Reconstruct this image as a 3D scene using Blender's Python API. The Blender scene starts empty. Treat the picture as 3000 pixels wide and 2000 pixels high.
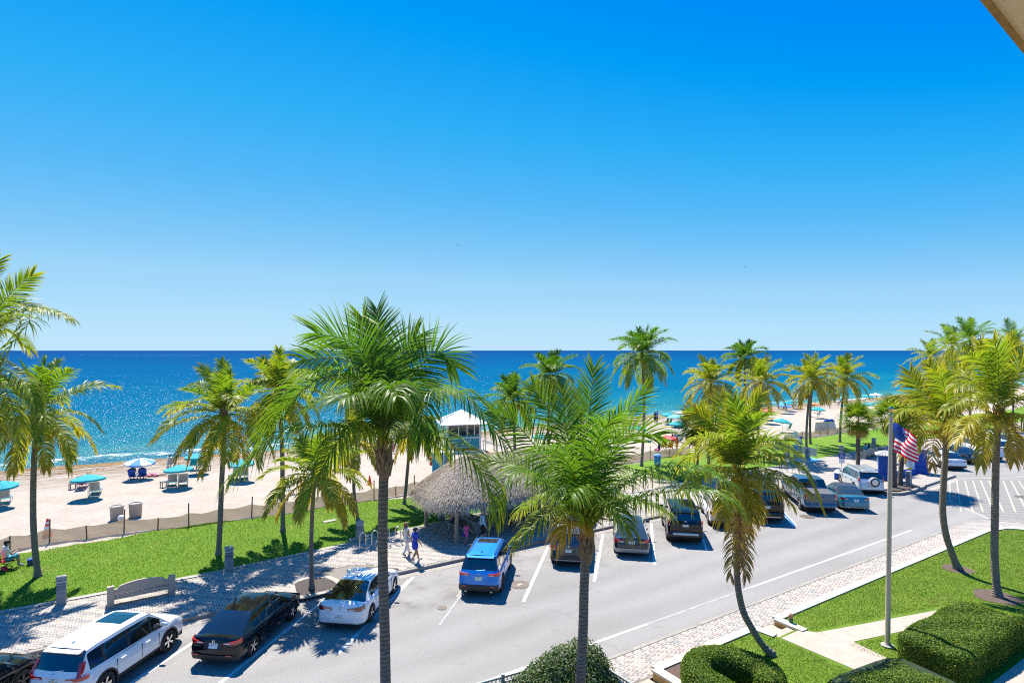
import bpy, math, random
import numpy as np
from mathutils import Vector, Matrix, Quaternion
PI = math.pi
R = math.radians
sc = bpy.context.scene
COL = sc.collection
# ------------------------------------------------------------------ camera
# world: x runs along the road, y towards the ocean; the camera looks 32.94 deg to the right of +y
CAMZ, FPX, HORV, TH = 10.5, 1720.0, 1026.0, R(32.94)
cam_d = bpy.data.cameras.new('camera')
cam_d.sensor_width = 36.0
cam_d.lens = 36.0 * FPX / 3000.0
cam_d.shift_y = 26.0 / 3000.0
cam_d.clip_start = 0.1
cam_d.clip_end = 60000.0
cam = bpy.data.objects.new('camera', cam_d)
COL.objects.link(cam)
cam.location = (0, 0, CAMZ)
cam.rotation_euler = (PI / 2, 0, -TH)
sc.camera = cam
# ------------------------------------------------------------------ world and sun
SUN_EL, SUN_AZ = R(58), R(8.1)          # azimuth clockwise from +y
w = bpy.data.worlds.new('World')
sc.world = w
w.use_nodes = True
nt = w.node_tree
sky = nt.nodes.new('ShaderNodeTexSky')
sky.sky_type = 'NISHITA'
sky.sun_disc = False
sky.sun_elevation = SUN_EL
sky.sun_rotation = SUN_AZ
sky.air_density = 1.0
sky.dust_density = 0.0
sky.ozone_density = 3.0
# the sky's own brightness picks its colour: deep azure overhead, pale blue at the horizon
sepc = nt.nodes.new('ShaderNodeSeparateColor'); nt.links.new(sky.outputs[0], sepc.inputs[0])
m01 = nt.nodes.new('ShaderNodeMath'); m01.operation = 'MULTIPLY'; m01.inputs[1].default_value = 0.1
nt.links.new(sepc.outputs[0], m01.inputs[0])
rp = nt.nodes.new('ShaderNodeValToRGB'); el = rp.color_ramp.elements
SKYC = [(0.150, (0.0, 0.25, 0.92)), (0.175, (0.0, 0.34, 0.92)), (0.215, (0.03, 0.43, 0.93)), (0.27, (0.10, 0.49, 0.94)), (0.34, (0.20, 0.57, 0.94)), (0.45, (0.34, 0.67, 0.96)), (0.7, (0.46, 0.755, 0.98)), (0.95, (0.52, 0.79, 0.99))]
el[0].position, el[0].color = SKYC[0][0], (*SKYC[0][1], 1)
el[1].position, el[1].color = SKYC[-1][0], (*SKYC[-1][1], 1)
for p_, c_ in SKYC[1:-1]:
    q_ = el.new(p_); q_.color = (*c_, 1)
nt.links.new(m01.outputs[0], rp.inputs[0])
vm = nt.nodes.new('ShaderNodeVectorMath'); vm.operation = 'SCALE'; vm.inputs['Scale'].default_value = 4.66
nt.links.new(rp.outputs[0], vm.inputs[0])
bg = nt.nodes['Background']
nt.links.new(vm.outputs[0], bg.inputs[0])
bg.inputs[1].default_value = 0.1
sun_d = bpy.data.lights.new('sun', 'SUN')
sun_d.energy = 4.9
sun_d.angle = R(0.53)
sun_d.color = (1.0, 0.93, 0.82)
sun = bpy.data.objects.new('sun', sun_d)
COL.objects.link(sun)
sv = Vector((math.sin(SUN_AZ) * math.cos(SUN_EL), math.cos(SUN_AZ) * math.cos(SUN_EL), math.sin(SUN_EL)))
sun.rotation_euler = sv.to_track_quat('Z', 'Y').to_euler()
sun.location = (0, 40, 60)
vs = sc.view_settings
vs.view_transform = 'Standard'
vs.look = 'None'
vs.gamma = 1.0
vs.use_curve_mapping = False
vs.exposure = 1.1
sc.cycles.max_bounces = 6
sc.cycles.transparent_max_bounces = 6
sc.cycles.sample_clamp_indirect = 2.0
sc.cycles.sample_clamp_direct = 8.0
sc.cycles.use_denoising = False
sc.cycles.filter_width = 1.1

# ------------------------------------------------------------------ picture -> place
CT, ST = math.cos(TH), math.sin(TH)
def c2w(X, Y, Z=0.0):
    return Vector((X * CT + Y * ST, -X * ST + Y * CT, Z))
def px(u, v, z=0.0):
    k = (z - CAMZ) * FPX / (HORV - v)
    return c2w((u - 1500) / FPX * k, k, z)
def pd(u, v, Y):
    return c2w((u - 1500) / FPX * Y, Y, CAMZ + (HORV - v) / FPX * Y)
def depth(p):
    return p[0] * ST + p[1] * CT

# ------------------------------------------------------------------ materials
MATS = {}
def nodemat(name):
    m = bpy.data.materials.new(name)
    m.use_nodes = True
    nt = m.node_tree
    return m, nt, nt.nodes['Principled BSDF']
def mat(name, col, rough=0.6, var=0.0, scale=4.0, bump=0.0, bscale=None, metal=0.0, spec=0.5, coat=0.0, col2=None, detail=4.0, emis=0.0, stretch=None, world=False):
    if name in MATS:
        return MATS[name]
    m, nt, b = nodemat(name)
    N, L = nt.nodes, nt.links
    c = (*col, 1)
    b.inputs['Base Color'].default_value = c
    b.inputs['Roughness'].default_value = rough
    b.inputs['Metallic'].default_value = metal
    b.inputs['Specular IOR Level'].default_value = spec
    if coat:
        b.inputs['Coat Weight'].default_value = coat
        b.inputs['Coat Roughness'].default_value = 0.04
    vec = None
    if var or bump or col2:
        if world:
            g = N.new('ShaderNodeNewGeometry'); vec = g.outputs['Position']
        else:
            tc = N.new('ShaderNodeTexCoord'); vec = tc.outputs['Object']
        if stretch:
            mp = N.new('ShaderNodeMapping'); mp.inputs['Scale'].default_value = stretch
            L.new(vec, mp.inputs[0]); vec = mp.outputs[0]
    if var or col2:
        n = N.new('ShaderNodeTexNoise'); n.inputs['Scale'].default_value = scale; n.inputs['Detail'].default_value = detail
        n.inputs['Roughness'].default_value = 0.65
        L.new(vec, n.inputs['Vector'])
        r = N.new('ShaderNodeValToRGB')
        r.color_ramp.elements[0].position = 0.3; r.color_ramp.elements[1].position = 0.7
        if col2 is None:
            a = tuple(max(0, x * (1 - var)) for x in col); d = tuple(min(1, x * (1 + var)) for x in col)
        else:
            a, d = col, col2
        r.color_ramp.elements[0].color = (*a, 1); r.color_ramp.elements[1].color = (*d, 1)
        L.new(n.outputs[0], r.inputs[0]); L.new(r.outputs[0], b.inputs['Base Color'])
    if bump:
        n2 = N.new('ShaderNodeTexNoise'); n2.inputs['Scale'].default_value = bscale or scale * 4; n2.inputs['Detail'].default_value = 3
        L.new(vec, n2.inputs['Vector'])
        bp = N.new('ShaderNodeBump'); bp.inputs['Strength'].default_value = 1.0; bp.inputs['Distance'].default_value = bump
        L.new(n2.outputs[0], bp.inputs['Height']); L.new(bp.outputs[0], b.inputs['Normal'])
    MATS[name] = m
    return m
def paint(name, col, metal=0.0, rough=0.32):
    return mat(name, col, rough=0.9 if max(col) < 0.05 else rough, metal=metal, coat=1.0, spec=0.0 if max(col) < 0.05 else 0.25)
def leafmat(name, trans=0.35, rough=0.42, tcol=(1.25, 1.35, 0.5)):
    """foliage coloured by the mesh colour attribute 'Col', letting some light through"""
    m, nt, b = nodemat(name)
    N, L = nt.nodes, nt.links
    at = N.new('ShaderNodeAttribute'); at.attribute_name = 'Col'
    L.new(at.outputs['Color'], b.inputs['Base Color'])
    b.inputs['Roughness'].default_value = rough
    b.inputs['Specular IOR Level'].default_value = 0.25
    tr = N.new('ShaderNodeBsdfTranslucent')
    mx = N.new('ShaderNodeMix'); mx.data_type = 'RGBA'; mx.blend_type = 'MULTIPLY'; mx.inputs[0].default_value = 1.0
    L.new(at.outputs['Color'], mx.inputs[6]); mx.inputs[7].default_value = (*tcol, 1)
    L.new(mx.outputs[2], tr.inputs['Color'])
    ms = N.new('ShaderNodeMixShader'); ms.inputs[0].default_value = trans
    L.new(b.outputs[0], ms.inputs[1]); L.new(tr.outputs[0], ms.inputs[2])
    L.new(ms.outputs[0], N['Material Output'].inputs['Surface'])
    return m

# ------------------------------------------------------------------ objects
def tag(o, label=None, cat=None, group=None, kind=None):
    if label: o['label'] = label
    if cat: o['category'] = cat
    if group: o['group'] = group
    if kind: o['kind'] = kind
    return o
def link(name, me, parent=None, loc=None, rz=None):
    o = bpy.data.objects.new(name, me)
    COL.objects.link(o)
    if parent is not None: o.parent = parent
    if loc is not None: o.location = loc
    if rz is not None: o.rotation_euler[2] = rz
    return o
def empty(name, loc=(0, 0, 0), rz=0.0, label=None, cat=None, group=None):
    o = link(name, None, None, loc, rz)
    o.empty_display_size = 0.2
    return tag(o, label, cat, group)
def copy_tree(o, parent=None, loc=None, rz=None):
    c = o.copy(); COL.objects.link(c)
    if parent is not None: c.parent = parent
    if loc is not None: c.location = loc
    if rz is not None: c.rotation_euler[2] = rz
    for ch in list(o.children): copy_tree(ch, c)
    return c
def npmesh(name, V, F, mats, mi=None, smooth=False, col=None):
    """V (n,3), F (m,k) one polygon size; col (n,3) colour per vertex"""
    V = np.asarray(V, dtype=np.float32); F = np.asarray(F, dtype=np.int32)
    me = bpy.data.meshes.new(name)
    me.vertices.add(len(V)); me.vertices.foreach_set('co', V.ravel())
    k = F.shape[1]
    me.loops.add(F.size); me.loops.foreach_set('vertex_index', F.ravel())
    me.polygons.add(len(F))
    me.polygons.foreach_set('loop_start', np.arange(0, F.size, k, dtype=np.int32))
    me.polygons.foreach_set('loop_total', np.full(len(F), k, dtype=np.int32))
    for m in (mats if isinstance(mats, (list, tuple)) else [mats]): me.materials.append(m)
    if mi is not None: me.polygons.foreach_set('material_index', np.asarray(mi, dtype=np.int32))
    if smooth: me.polygons.foreach_set('use_smooth', np.ones(len(F), dtype=bool))
    me.update(calc_edges=True)
    if col is not None:
        a = me.color_attributes.new('Col', 'FLOAT_COLOR', 'POINT')
        c = np.ones((len(V), 4), dtype=np.float32); c[:, :3] = col
        a.data.foreach_set('color', c.ravel())
    return me
class MB:
    """collects shapes, then links them as one mesh object"""
    def __init__(s): s.v = []; s.f = []; s.m = []; s.mi = 0
    def add(s, v, f):
        o = len(s.v); s.v += [tuple(p) for p in v]; s.f += [tuple(i + o for i in q) for q in f]; s.m += [s.mi] * len(f); return s
    def box(s, x0, x1, y0, y1, z0, z1):
        return s.add([(x0, y0, z0), (x1, y0, z0), (x1, y1, z0), (x0, y1, z0), (x0, y0, z1), (x1, y0, z1), (x1, y1, z1), (x0, y1, z1)],
                     [(3, 2, 1, 0), (4, 5, 6, 7), (0, 1, 5, 4), (1, 2, 6, 5), (2, 3, 7, 6), (3, 0, 4, 7)])
    def cbox(s, x0, x1, y0, y1, z0, z1, b=0.01):
        """box whose upright and top edges are chamfered"""
        def ring(i, z): return [(x0 + i + b, y0 + i, z), (x1 - i - b, y0 + i, z), (x1 - i, y0 + i + b, z), (x1 - i, y1 - i - b, z), (x1 - i - b, y1 - i, z), (x0 + i + b, y1 - i, z), (x0 + i, y1 - i - b, z), (x0 + i, y0 + i + b, z)]
        v = ring(0, z0) + ring(0, z1 - b) + ring(b, z1)
        f = [tuple(range(7, -1, -1)), tuple(range(16, 24))]
        for k in (0, 8):
            for i in range(8): f.append((k + i, k + (i + 1) % 8, k + 8 + (i + 1) % 8, k + 8 + i))
        return s.add(v, f)
    def tube(s, pts, r, n=8, cap=True):
        pts = [Vector(p) for p in pts]
        rs = r if isinstance(r, (list, tuple)) else [r] * len(pts)
        t0 = (pts[1] - pts[0]).normalized()
        a = t0.orthogonal().normalized()
        v, f = [], []
        for i, p in enumerate(pts):
            t = (pts[min(i + 1, len(pts) - 1)] - pts[max(i - 1, 0)]).normalized()
            a = (a - t * a.dot(t)).normalized(); b = t.cross(a)
            for k in range(n):
                q = 2 * PI * k / n
                v.append(p + (a * math.cos(q) + b * math.sin(q)) * rs[i])
        for i in range(len(pts) - 1):
            for k in range(n):
                f.append((i * n + k, i * n + (k + 1) % n, (i + 1) * n + (k + 1) % n, (i + 1) * n + k))
        if cap: f += [tuple(range(n - 1, -1, -1)), tuple((len(pts) - 1) * n + k for k in range(n))]
        return s.add(v, f)
    def lathe(s, prof, n=16, c=(0, 0, 0), axis='z', arc=2 * PI):
        v, f = [], []
        for r, z in prof:
            for k in range(n):
                q = arc * k / n
                p = (r * math.cos(q), r * math.sin(q), z)
                if axis == 'y': p = (p[0], p[2], p[1])
                if axis == 'x': p = (p[2], p[0], p[1])
                v.append((p[0] + c[0], p[1] + c[1], p[2] + c[2]))
        for i in range(len(prof) - 1):
            for k in range(n):
                f.append((i * n + k, i * n + (k + 1) % n, (i + 1) * n + (k + 1) % n, (i + 1) * n + k))
        if prof[0][0] > 1e-5: f.append(tuple(range(n - 1, -1, -1)))
        if prof[-1][0] > 1e-5: f.append(tuple((len(prof) - 1) * n + k for k in range(n)))
        return s.add(v, f)
    def prism(s, poly, z0, z1):
        n = len(poly)
        v = [(p[0], p[1], z0) for p in poly] + [(p[0], p[1], z1) for p in poly]
        f = [tuple(range(n - 1, -1, -1)), tuple(range(n, 2 * n))]
        f += [(i, (i + 1) % n, n + (i + 1) % n, n + i) for i in range(n)]
        return s.add(v, f)
    def xprism(s, poly, y0, y1):
        """polygon given in (x, z), extruded along y"""
        n = len(poly)
        v = [(p[0], y0, p[1]) for p in poly] + [(p[0], y1, p[1]) for p in poly]
        f = [tuple(range(n)), tuple(range(2 * n - 1, n - 1, -1))]
        f += [(i, n + i, n + (i + 1) % n, (i + 1) % n) for i in range(n)]
        return s.add(v, f)
    def grid(s, G, closed=False):
        """G[i][j] points"""
        m = len(G[0]); v = [p for row in G for p in row]; f = []
        for i in range(len(G) - 1):
            for j in range(m - 1 + (1 if closed else 0)):
                f.append((i * m + j, i * m + (j + 1) % m, (i + 1) * m + (j + 1) % m, (i + 1) * m + j))
        return s.add(v, f)
    def build(s, name, m, parent=None, loc=None, rz=None, smooth=False, angle=35):
        me = bpy.data.meshes.new(name)
        me.from_pydata(s.v, [], s.f)
        for q in (m if isinstance(m, (list, tuple)) else [m]): me.materials.append(q)
        if any(s.m): me.polygons.foreach_set('material_index', s.m)
        if smooth:
            me.polygons.foreach_set('use_smooth', [True] * len(s.f))
            me.update()
            me.set_sharp_from_angle(angle=R(angle))
        me.update()
        return link(name, me, parent, loc, rz)
def ngon_sheet(name, pts, z, m, thick=0.0):
    mb = MB()
    a = sum(pts[i][0] * pts[(i + 1) % len(pts)][1] - pts[(i + 1) % len(pts)][0] * pts[i][1] for i in range(len(pts)))
    if a < 0: pts = pts[::-1]
    if thick: mb.prism(pts, z - thick, z)
    else: mb.add([(p[0], p[1], z) for p in pts], [tuple(range(len(pts)))])
    return mb.build(name, m)
FONT_CACHE = {}
def text_mesh(txt, size):
    k = (txt, size)
    if k not in FONT_CACHE:
        cu = bpy.data.curves.new('t', 'FONT'); cu.body = txt; cu.size = size; cu.align_x = 'CENTER'; cu.align_y = 'CENTER'; cu.resolution_u = 2; cu.extrude = 0.0006
        o = bpy.data.objects.new('t', cu); COL.objects.link(o)
        dg = bpy.context.evaluated_depsgraph_get()
        me = bpy.data.meshes.new_from_object(o.evaluated_get(dg))
        bpy.data.objects.remove(o); bpy.data.curves.remove(cu)
        FONT_CACHE[k] = me
    return FONT_CACHE[k]
def lettering(txt, size, m, parent, loc, rot, name='lettering'):
    me = text_mesh(txt, size).copy(); me.materials.clear(); me.materials.append(m)
    o = link(name, me, parent, loc); o.rotation_euler = rot
    return o
rng = random.Random(11)
nrg = np.random.default_rng(5)
# ================================================================== the setting
def S(o): return tag(o, kind='structure')
def ramp(N, elems, interp='LINEAR'):
    r = N.new('ShaderNodeValToRGB'); r.color_ramp.interpolation = interp
    e = r.color_ramp.elements
    e[0].position, e[0].color = elems[0][0], (*elems[0][1], 1)
    e[1].position, e[1].color = elems[-1][0], (*elems[-1][1], 1)
    for p, c in elems[1:-1]:
        q = e.new(p); q.color = (*c, 1)
    return r
def noise(N, L, vec, scale, detail=4, rough=0.6, stretch=None):
    if stretch:
        mp = N.new('ShaderNodeMapping'); mp.inputs['Scale'].default_value = stretch; L.new(vec, mp.inputs[0]); vec = mp.outputs[0]
    n = N.new('ShaderNodeTexNoise'); n.inputs['Scale'].default_value = scale; n.inputs['Detail'].default_value = detail; n.inputs['Roughness'].default_value = rough
    L.new(vec, n.inputs['Vector'])
    return n.outputs[0]
def mixc(N, L, fac, a, b, mode='MIX'):
    m = N.new('ShaderNodeMix'); m.data_type = 'RGBA'; m.blend_type = mode
    if isinstance(fac, float): m.inputs[0].default_value = fac
    else: L.new(fac, m.inputs[0])
    for i, q in ((6, a), (7, b)):
        if isinstance(q, tuple): m.inputs[i].default_value = (*q, 1)
        else: L.new(q, m.inputs[i])
    return m.outputs[2]
def maprange(N, L, v, a, b, c=0.0, d=1.0):
    m = N.new('ShaderNodeMapRange'); L.new(v, m.inputs[0])
    for i, q in enumerate((a, b, c, d)): m.inputs[i + 1].default_value = q
    return m.outputs[0]
def bump(N, L, b, h, dist, strength=1.0):
    bp = N.new('ShaderNodeBump'); bp.inputs['Distance'].default_value = dist; bp.inputs['Strength'].default_value = strength
    L.new(h, bp.inputs['Height']); L.new(bp.outputs[0], b.inputs['Normal'])
    return bp
def posxyz(N, L):
    g = N.new('ShaderNodeNewGeometry'); s = N.new('ShaderNodeSeparateXYZ'); L.new(g.outputs['Position'], s.inputs[0])
    return g.outputs['Position'], s.outputs
def asphalt():
    m, nt, b = nodemat('asphalt'); N, L = nt.nodes, nt.links
    P, xyz = posxyz(N, L)
    big = noise(N, L, P, 0.22, 5, 0.6, (0.5, 1.6, 1))
    r = ramp(N, [(0.3, (0.2074, 0.2004, 0.1878)), (0.5, (0.2348, 0.2285, 0.2176)), (0.72, (0.2622, 0.2552, 0.2426))]); L.new(big, r.inputs[0])
    fine = noise(N, L, P, 22, 4, 0.85)
    c = mixc(N, L, 0.9, r.outputs[0], maprange_c(N, L, fine, 0.3, 0.7, 0.58, 1.38), 'MULTIPLY')
    st = noise(N, L, P, 1.1, 6, 0.7)
    rs = ramp(N, [(0.60, (1, 1, 1)), (0.74, (0.62, 0.58, 0.54))]); L.new(st, rs.inputs[0])
    c = mixc(N, L, 0.55, c, rs.outputs[0], 'MULTIPLY')
    # oil and tyre darkening in the parking bays, paler wheel tracks in the lane
    bay = N.new('ShaderNodeMath'); bay.operation = 'MULTIPLY'; L.new(maprange(N, L, xyz[1], 20.0, 22.5), bay.inputs[0]); L.new(maprange(N, L, noise(N, L, P, 0.55, 5, 0.7), 0.5, 0.68, 0.0, 0.7), bay.inputs[1])
    c = mixc(N, L, bay.outputs[0], c, (0.125, 0.118, 0.11))
    wvt = N.new('ShaderNodeTexWave'); wvt.bands_direction = 'Y'; wvt.inputs['Scale'].default_value = 0.17; wvt.inputs['Distortion'].default_value = 2.0; wvt.inputs['Detail'].default_value = 3; wvt.inputs['Detail Scale'].default_value = 0.4
    L.new(P, wvt.inputs['Vector']); c = mixc(N, L, 0.35, c, maprange_c(N, L, wvt.outputs[0], 0, 1, 0.82, 1.1), 'MULTIPLY')
    # long cracks, sealed joints
    v = N.new('ShaderNodeTexVoronoi'); v.feature = 'DISTANCE_TO_EDGE'; v.inputs['Scale'].default_value = 0.07; v.inputs['Randomness'].default_value = 1.0
    dn = N.new('ShaderNodeTexNoise'); dn.inputs['Scale'].default_value = 0.8; dn.inputs['Detail'].default_value = 5; L.new(P, dn.inputs['Vector'])
    ad = N.new('ShaderNodeVectorMath'); ad.operation = 'MULTIPLY_ADD'; L.new(dn.outputs['Color'], ad.inputs[0]); ad.inputs[1].default_value = (1.6, 1.6, 0); L.new(P, ad.inputs[2])
    L.new(ad.outputs[0], v.inputs['Vector'])
    rc = ramp(N, [(0.0, (0.5, 0.48, 0.46)), (0.0016, (1, 1, 1))]); L.new(v.outputs['Distance'], rc.inputs[0])
    c = mixc(N, L, 0.35, c, rc.outputs[0], 'MULTIPLY')
    L.new(c, b.inputs['Base Color']); b.inputs['Roughness'].default_value = 0.9
    bump(N, L, b, fine, 0.012)
    return m
def maprange_c(N, L, v, a, b, c, d):
    o = maprange(N, L, v, a, b, c, d)
    cb = N.new('ShaderNodeCombineColor')
    for i in range(3): L.new(o, cb.inputs[i])
    return cb.outputs[0]
def lawnmat(name, c0, c1, c2):
    m, nt, b = nodemat(name); N, L = nt.nodes, nt.links
    P, xyz = posxyz(N, L)
    r = ramp(N, [(0.25, c0), (0.5, c1), (0.78, c2)])
    n1 = noise(N, L, P, 0.9, 8, 0.75); L.new(n1, r.inputs[0])
    f = noise(N, L, P, 34, 3, 0.8)
    c = mixc(N, L, 0.75, r.outputs[0], maprange_c(N, L, f, 0.3, 0.7, 0.5, 1.5), 'MULTIPLY')
    dry = noise(N, L, P, 0.35, 6, 0.7)
    rd = ramp(N, [(0.56, (0, 0, 0)), (0.74, (0.65, 0.65, 0.65))]); L.new(dry, rd.inputs[0])
    c = mixc(N, L, rd.outputs[0], c, (0.27, 0.24, 0.07))
    L.new(c, b.inputs['Base Color']); b.inputs['Roughness'].default_value = 0.75; b.inputs['Specular IOR Level'].default_value = 0.2
    bump(N, L, b, f, 0.05)
    return m
M_ASPH = asphalt()
M_CONC = mat('pale_concrete', (0.28, 0.2625, 0.2345), 0.85, col2=(0.35, 0.329, 0.294), scale=1.3, bump=0.004, bscale=60, world=True, detail=8)
M_CURB = mat('kerb_concrete', (0.21, 0.1925, 0.168), 0.85, col2=(0.322, 0.294, 0.2555), scale=2.2, bump=0.004, bscale=50, world=True, detail=8)
M_WHITE = mat('white_road_paint', (0.434, 0.4305, 0.42), 0.8, col2=(0.56, 0.553, 0.546), scale=3, world=True, detail=9)
M_FADED = mat('worn_road_paint', (0.231, 0.231, 0.2275), 0.85, col2=(0.364, 0.3605, 0.357), scale=5, world=True, detail=9)
M_BLUEP = mat('blue_road_paint', (0.03, 0.16, 0.42), 0.7, var=0.3, scale=6, world=True)
M_LAWN = lawnmat('lawn_grass', (0.075, 0.17, 0.004), (0.11, 0.22, 0.005), (0.155, 0.26, 0.010))
M_LAWN2 = lawnmat('front_lawn_grass', (0.075, 0.15, 0.010), (0.125, 0.22, 0.014), (0.21, 0.27, 0.030))
M_MULCH = mat('brown_mulch', (0.045, 0.030, 0.024), 0.95, col2=(0.16, 0.105, 0.085), scale=22, bump=0.03, bscale=30, world=True)
M_MULCHD = mat('dark_mulch', (0.022, 0.019, 0.018), 0.95, col2=(0.10, 0.082, 0.075), scale=20, bump=0.03, bscale=26, world=True)

# base ground: reaches back behind the camera and along the coast
g = MB(); g.box(-900, 2500, -1500, 45, -3.0, -0.02); S(g.build('ground', mat('packed_soil', (0.168, 0.14, 0.105), 0.9, var=0.25, scale=0.6, world=True)))
# road with angled parking
def P2(u, v, z=0.0):
    p = px(u, v, z); return (p.x, p.y)
road = S(ngon_sheet('road', [(-150, 14.9), (39.0, 14.9), (39.0, -60), (75, -60), (75, 10), (78, 14.9), (320, 14.9), (320, 26.0), (-150, 26.0)], 0.0, M_ASPH))
gut = MB(); gut.box(-150, 45.3, 25.45, 25.9, -0.03, 0.006); gut.box(55.2, 320, 25.45, 25.9, -0.03, 0.006)
S(gut.build('gutter', M_CURB))
def rounded(pts, n=5): return pts
# kerbs ----------------------------------------------------------------
kb = MB(); x = -60.0
while x < 45:
    kb.cbox(x, x + 2.985, 25.9, 26.08, -0.05, 0.15, 0.02); x += 3.0
x = 57.0
while x < 200:
    kb.cbox(x, x + 2.985, 25.9, 26.08, -0.05, 0.15, 0.02); x += 3.0
S(kb.build('kerb', M_CURB))
kb = MB(); x = -30.0
while x < 39.0:
    kb.cbox(x, x + 2.985, 14.72, 14.9, -0.05, 0.15, 0.02); x += 3.0
S(kb.build('near_kerb', M_CURB))
# pavement beds ---------------------------------------------------------
def ymax(x):
    xs = [-200, 3, 7, 11.5, 15.6, 18.5, 24, 28, 31, 400]; ys = [30.4, 30.4, 30.75, 31.3, 32.0, 32.3, 32.3, 31.6, 31.0, 31.0]
    return float(np.interp(x, xs, ys))
M_JOINT = mat('paver_joint_sand', (0.189, 0.1701, 0.1465), 0.95, var=0.2, scale=20, world=True)
def paverfield(name, cols):
    """paved surface too far off to tell the bricks apart: zigzag bands of brick colour"""
    m, nt, b = nodemat(name); N, L = nt.nodes, nt.links
    P, xyz = posxyz(N, L)
    br = N.new('ShaderNodeTexBrick'); mp = N.new('ShaderNodeMapping'); mp.inputs['Rotation'].default_value = (0, 0, R(45)); L.new(P, mp.inputs[0]); L.new(mp.outputs[0], br.inputs['Vector'])
    br.inputs['Scale'].default_value = 1.0; br.inputs['Brick Width'].default_value = 0.2; br.inputs['Row Height'].default_value = 0.1; br.inputs['Mortar Size'].default_value = 0.006
    br.inputs['Color1'].default_value = (*cols[0], 1); br.inputs['Color2'].default_value = (*cols[1], 1); br.inputs['Mortar'].default_value = (0.2, 0.18, 0.16, 1)
    wv = N.new('ShaderNodeTexWave'); wv.wave_type = 'BANDS'; wv.bands_direction = 'Y'; wv.inputs['Scale'].default_value = 0.42; wv.inputs['Distortion'].default_value = 1.2; L.new(mp.outputs[0], wv.inputs['Vector'])
    c = mixc(N, L, 0.7, br.outputs[0], maprange_c(N, L, wv.outputs[0], 0, 1, 0.8, 1.12), 'MULTIPLY')
    L.new(c, b.inputs['Base Color']); b.inputs['Roughness'].default_value = 0.85
    return m
M_PAVFAR = paverfield('far_pavers', ((0.3762, 0.3325, 0.2888), (0.2888, 0.2756, 0.2581)))
M_PAVX = paverfield('crossing_pavers', ((0.231, 0.2205, 0.203), (0.189, 0.1834, 0.175)))
XS = list(np.arange(-60, 46, 1.0)) + [46, 50, 55, 60, 80, 120, 200, 320]
def strip(name, fn0, fn1, z, m, xs, thick=0.05):
    mb = MB()
    G0 = [(x, fn0(x), z) for x in xs]; G1 = [(x, fn1(x), z) for x in xs]
    mb.grid([G0, G1])
    mb.f = [q[::-1] if True else q for q in mb.f]
    mb.f = [q[::-1] for q in mb.f]
    return mb.build(name, m)
XSa = [x for x in XS if x <= 46]; XSb = [x for x in XS if x >= 46]
S(strip('promenade_bed', lambda x: 26.05, lambda x: ymax(x) + 0.05, 0.128, M_JOINT, XSa))
S(strip('promenade_far', lambda x: 26.05, lambda x: ymax(x) + 0.05, 0.15, M_PAVFAR, XSb))
def bordersolid(name, f0, f1, z0, z1, xs, m):
    mb = MB()
    G = [[(x, f0(x), z0) for x in xs], [(x, f0(x), z1) for x in xs], [(x, f1(x), z1) for x in xs], [(x, f1(x), z0) for x in xs]]
    mb.grid(G)
    mb.f = [q[::-1] for q in mb.f]
    return mb.build(name, m)
S(bordersolid('promenade_border', lambda x: ymax(x), lambda x: ymax(x) + 0.28, 0.0, 0.162, XS, M_CONC))
# near pavement
S(strip('pavement_bed', lambda x: 13.2, lambda x: 14.75, 0.128, M_JOINT, [-30, 0, 20, 39.6]))
# pavers, herringbone ----------------------------------------------------
def herringbone(x0, x1, y0, y1, inside, a=0.1):
    out = []
    for r in range(int(y0 / a), int(y1 / a) + 1):
        for c in range(int(x0 / a), int(x1 / a) + 1):
            k = (c + r) % 4
            if k == 0: q = (c * a, r * a, 2 * a, a, (c + r) // 4)
            elif k == 2: q = (c * a, r * a, a, 2 * a, (c + r) // 4)
            else: continue
            if inside(q[0], q[1]) and inside(q[0] + q[2], q[1] + q[3]): out.append(q)
    return out
def bricks_mesh(name, B, z1, mats, pick, j=0.005):
    B = np.array([(b[0], b[1], b[2], b[3]) for b in B]); n = len(B)
    x0, y0 = B[:, 0] + j, B[:, 1] + j; x1, y1 = B[:, 0] + B[:, 2] - j, B[:, 1] + B[:, 3] - j
    z = z1 + nrg.uniform(-0.0025, 0.0025, n)
    V = np.zeros((n, 8, 3)); e = 0.006
    for i, (X, Y) in enumerate(((x0, y0), (x1, y0), (x1, y1), (x0, y1))):
        V[:, i, 0], V[:, i, 1], V[:, i, 2] = X, Y, z1 - 0.03
    for i, (X, Y) in enumerate(((x0 + e, y0 + e), (x1 - e, y0 + e), (x1 - e, y1 - e), (x0 + e, y1 - e))):
        V[:, 4 + i, 0], V[:, 4 + i, 1], V[:, 4 + i, 2] = X, Y, z
    V[:, 0:4, 2] = z1 - 0.012
    base = np.array([(4, 5, 6, 7), (0, 1, 5, 4), (1, 2, 6, 5), (2, 3, 7, 6), (3, 0, 4, 7)])
    F = (base[None] + (np.arange(n) * 8)[:, None, None]).reshape(-1, 4)
    return npmesh(name, V.reshape(-1, 3), F, mats, np.repeat(pick, 5))
def brickmat(n, c): return mat(n, c, 0.85, var=0.13, scale=9, bump=0.003, bscale=70, world=True)
BM_F = [brickmat('cream_paver', (0.4375, 0.385, 0.3281)), brickmat('sand_paver', (0.3675, 0.3194, 0.2756)), brickmat('grey_paver', (0.275, 0.265, 0.25)), brickmat('pale_grey_paver', (0.315, 0.3019, 0.28))]
M_PINKB = brickmat('rose_paver', (0.36, 0.30, 0.27))
bed = lambda x, y: not ((x - 8.05) ** 2 / 4.2 + (y - 26.3) ** 2 / 2.9 < 1.0)
B = herringbone(-16, 46, 26.1, 32.3, lambda x, y: y > 26.09 and y < ymax(x) - 0.005 and bed(x, y))
dk = np.array([b[4] for b in B]); st = np.array([rng.random() for _ in range(4000)])
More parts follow.
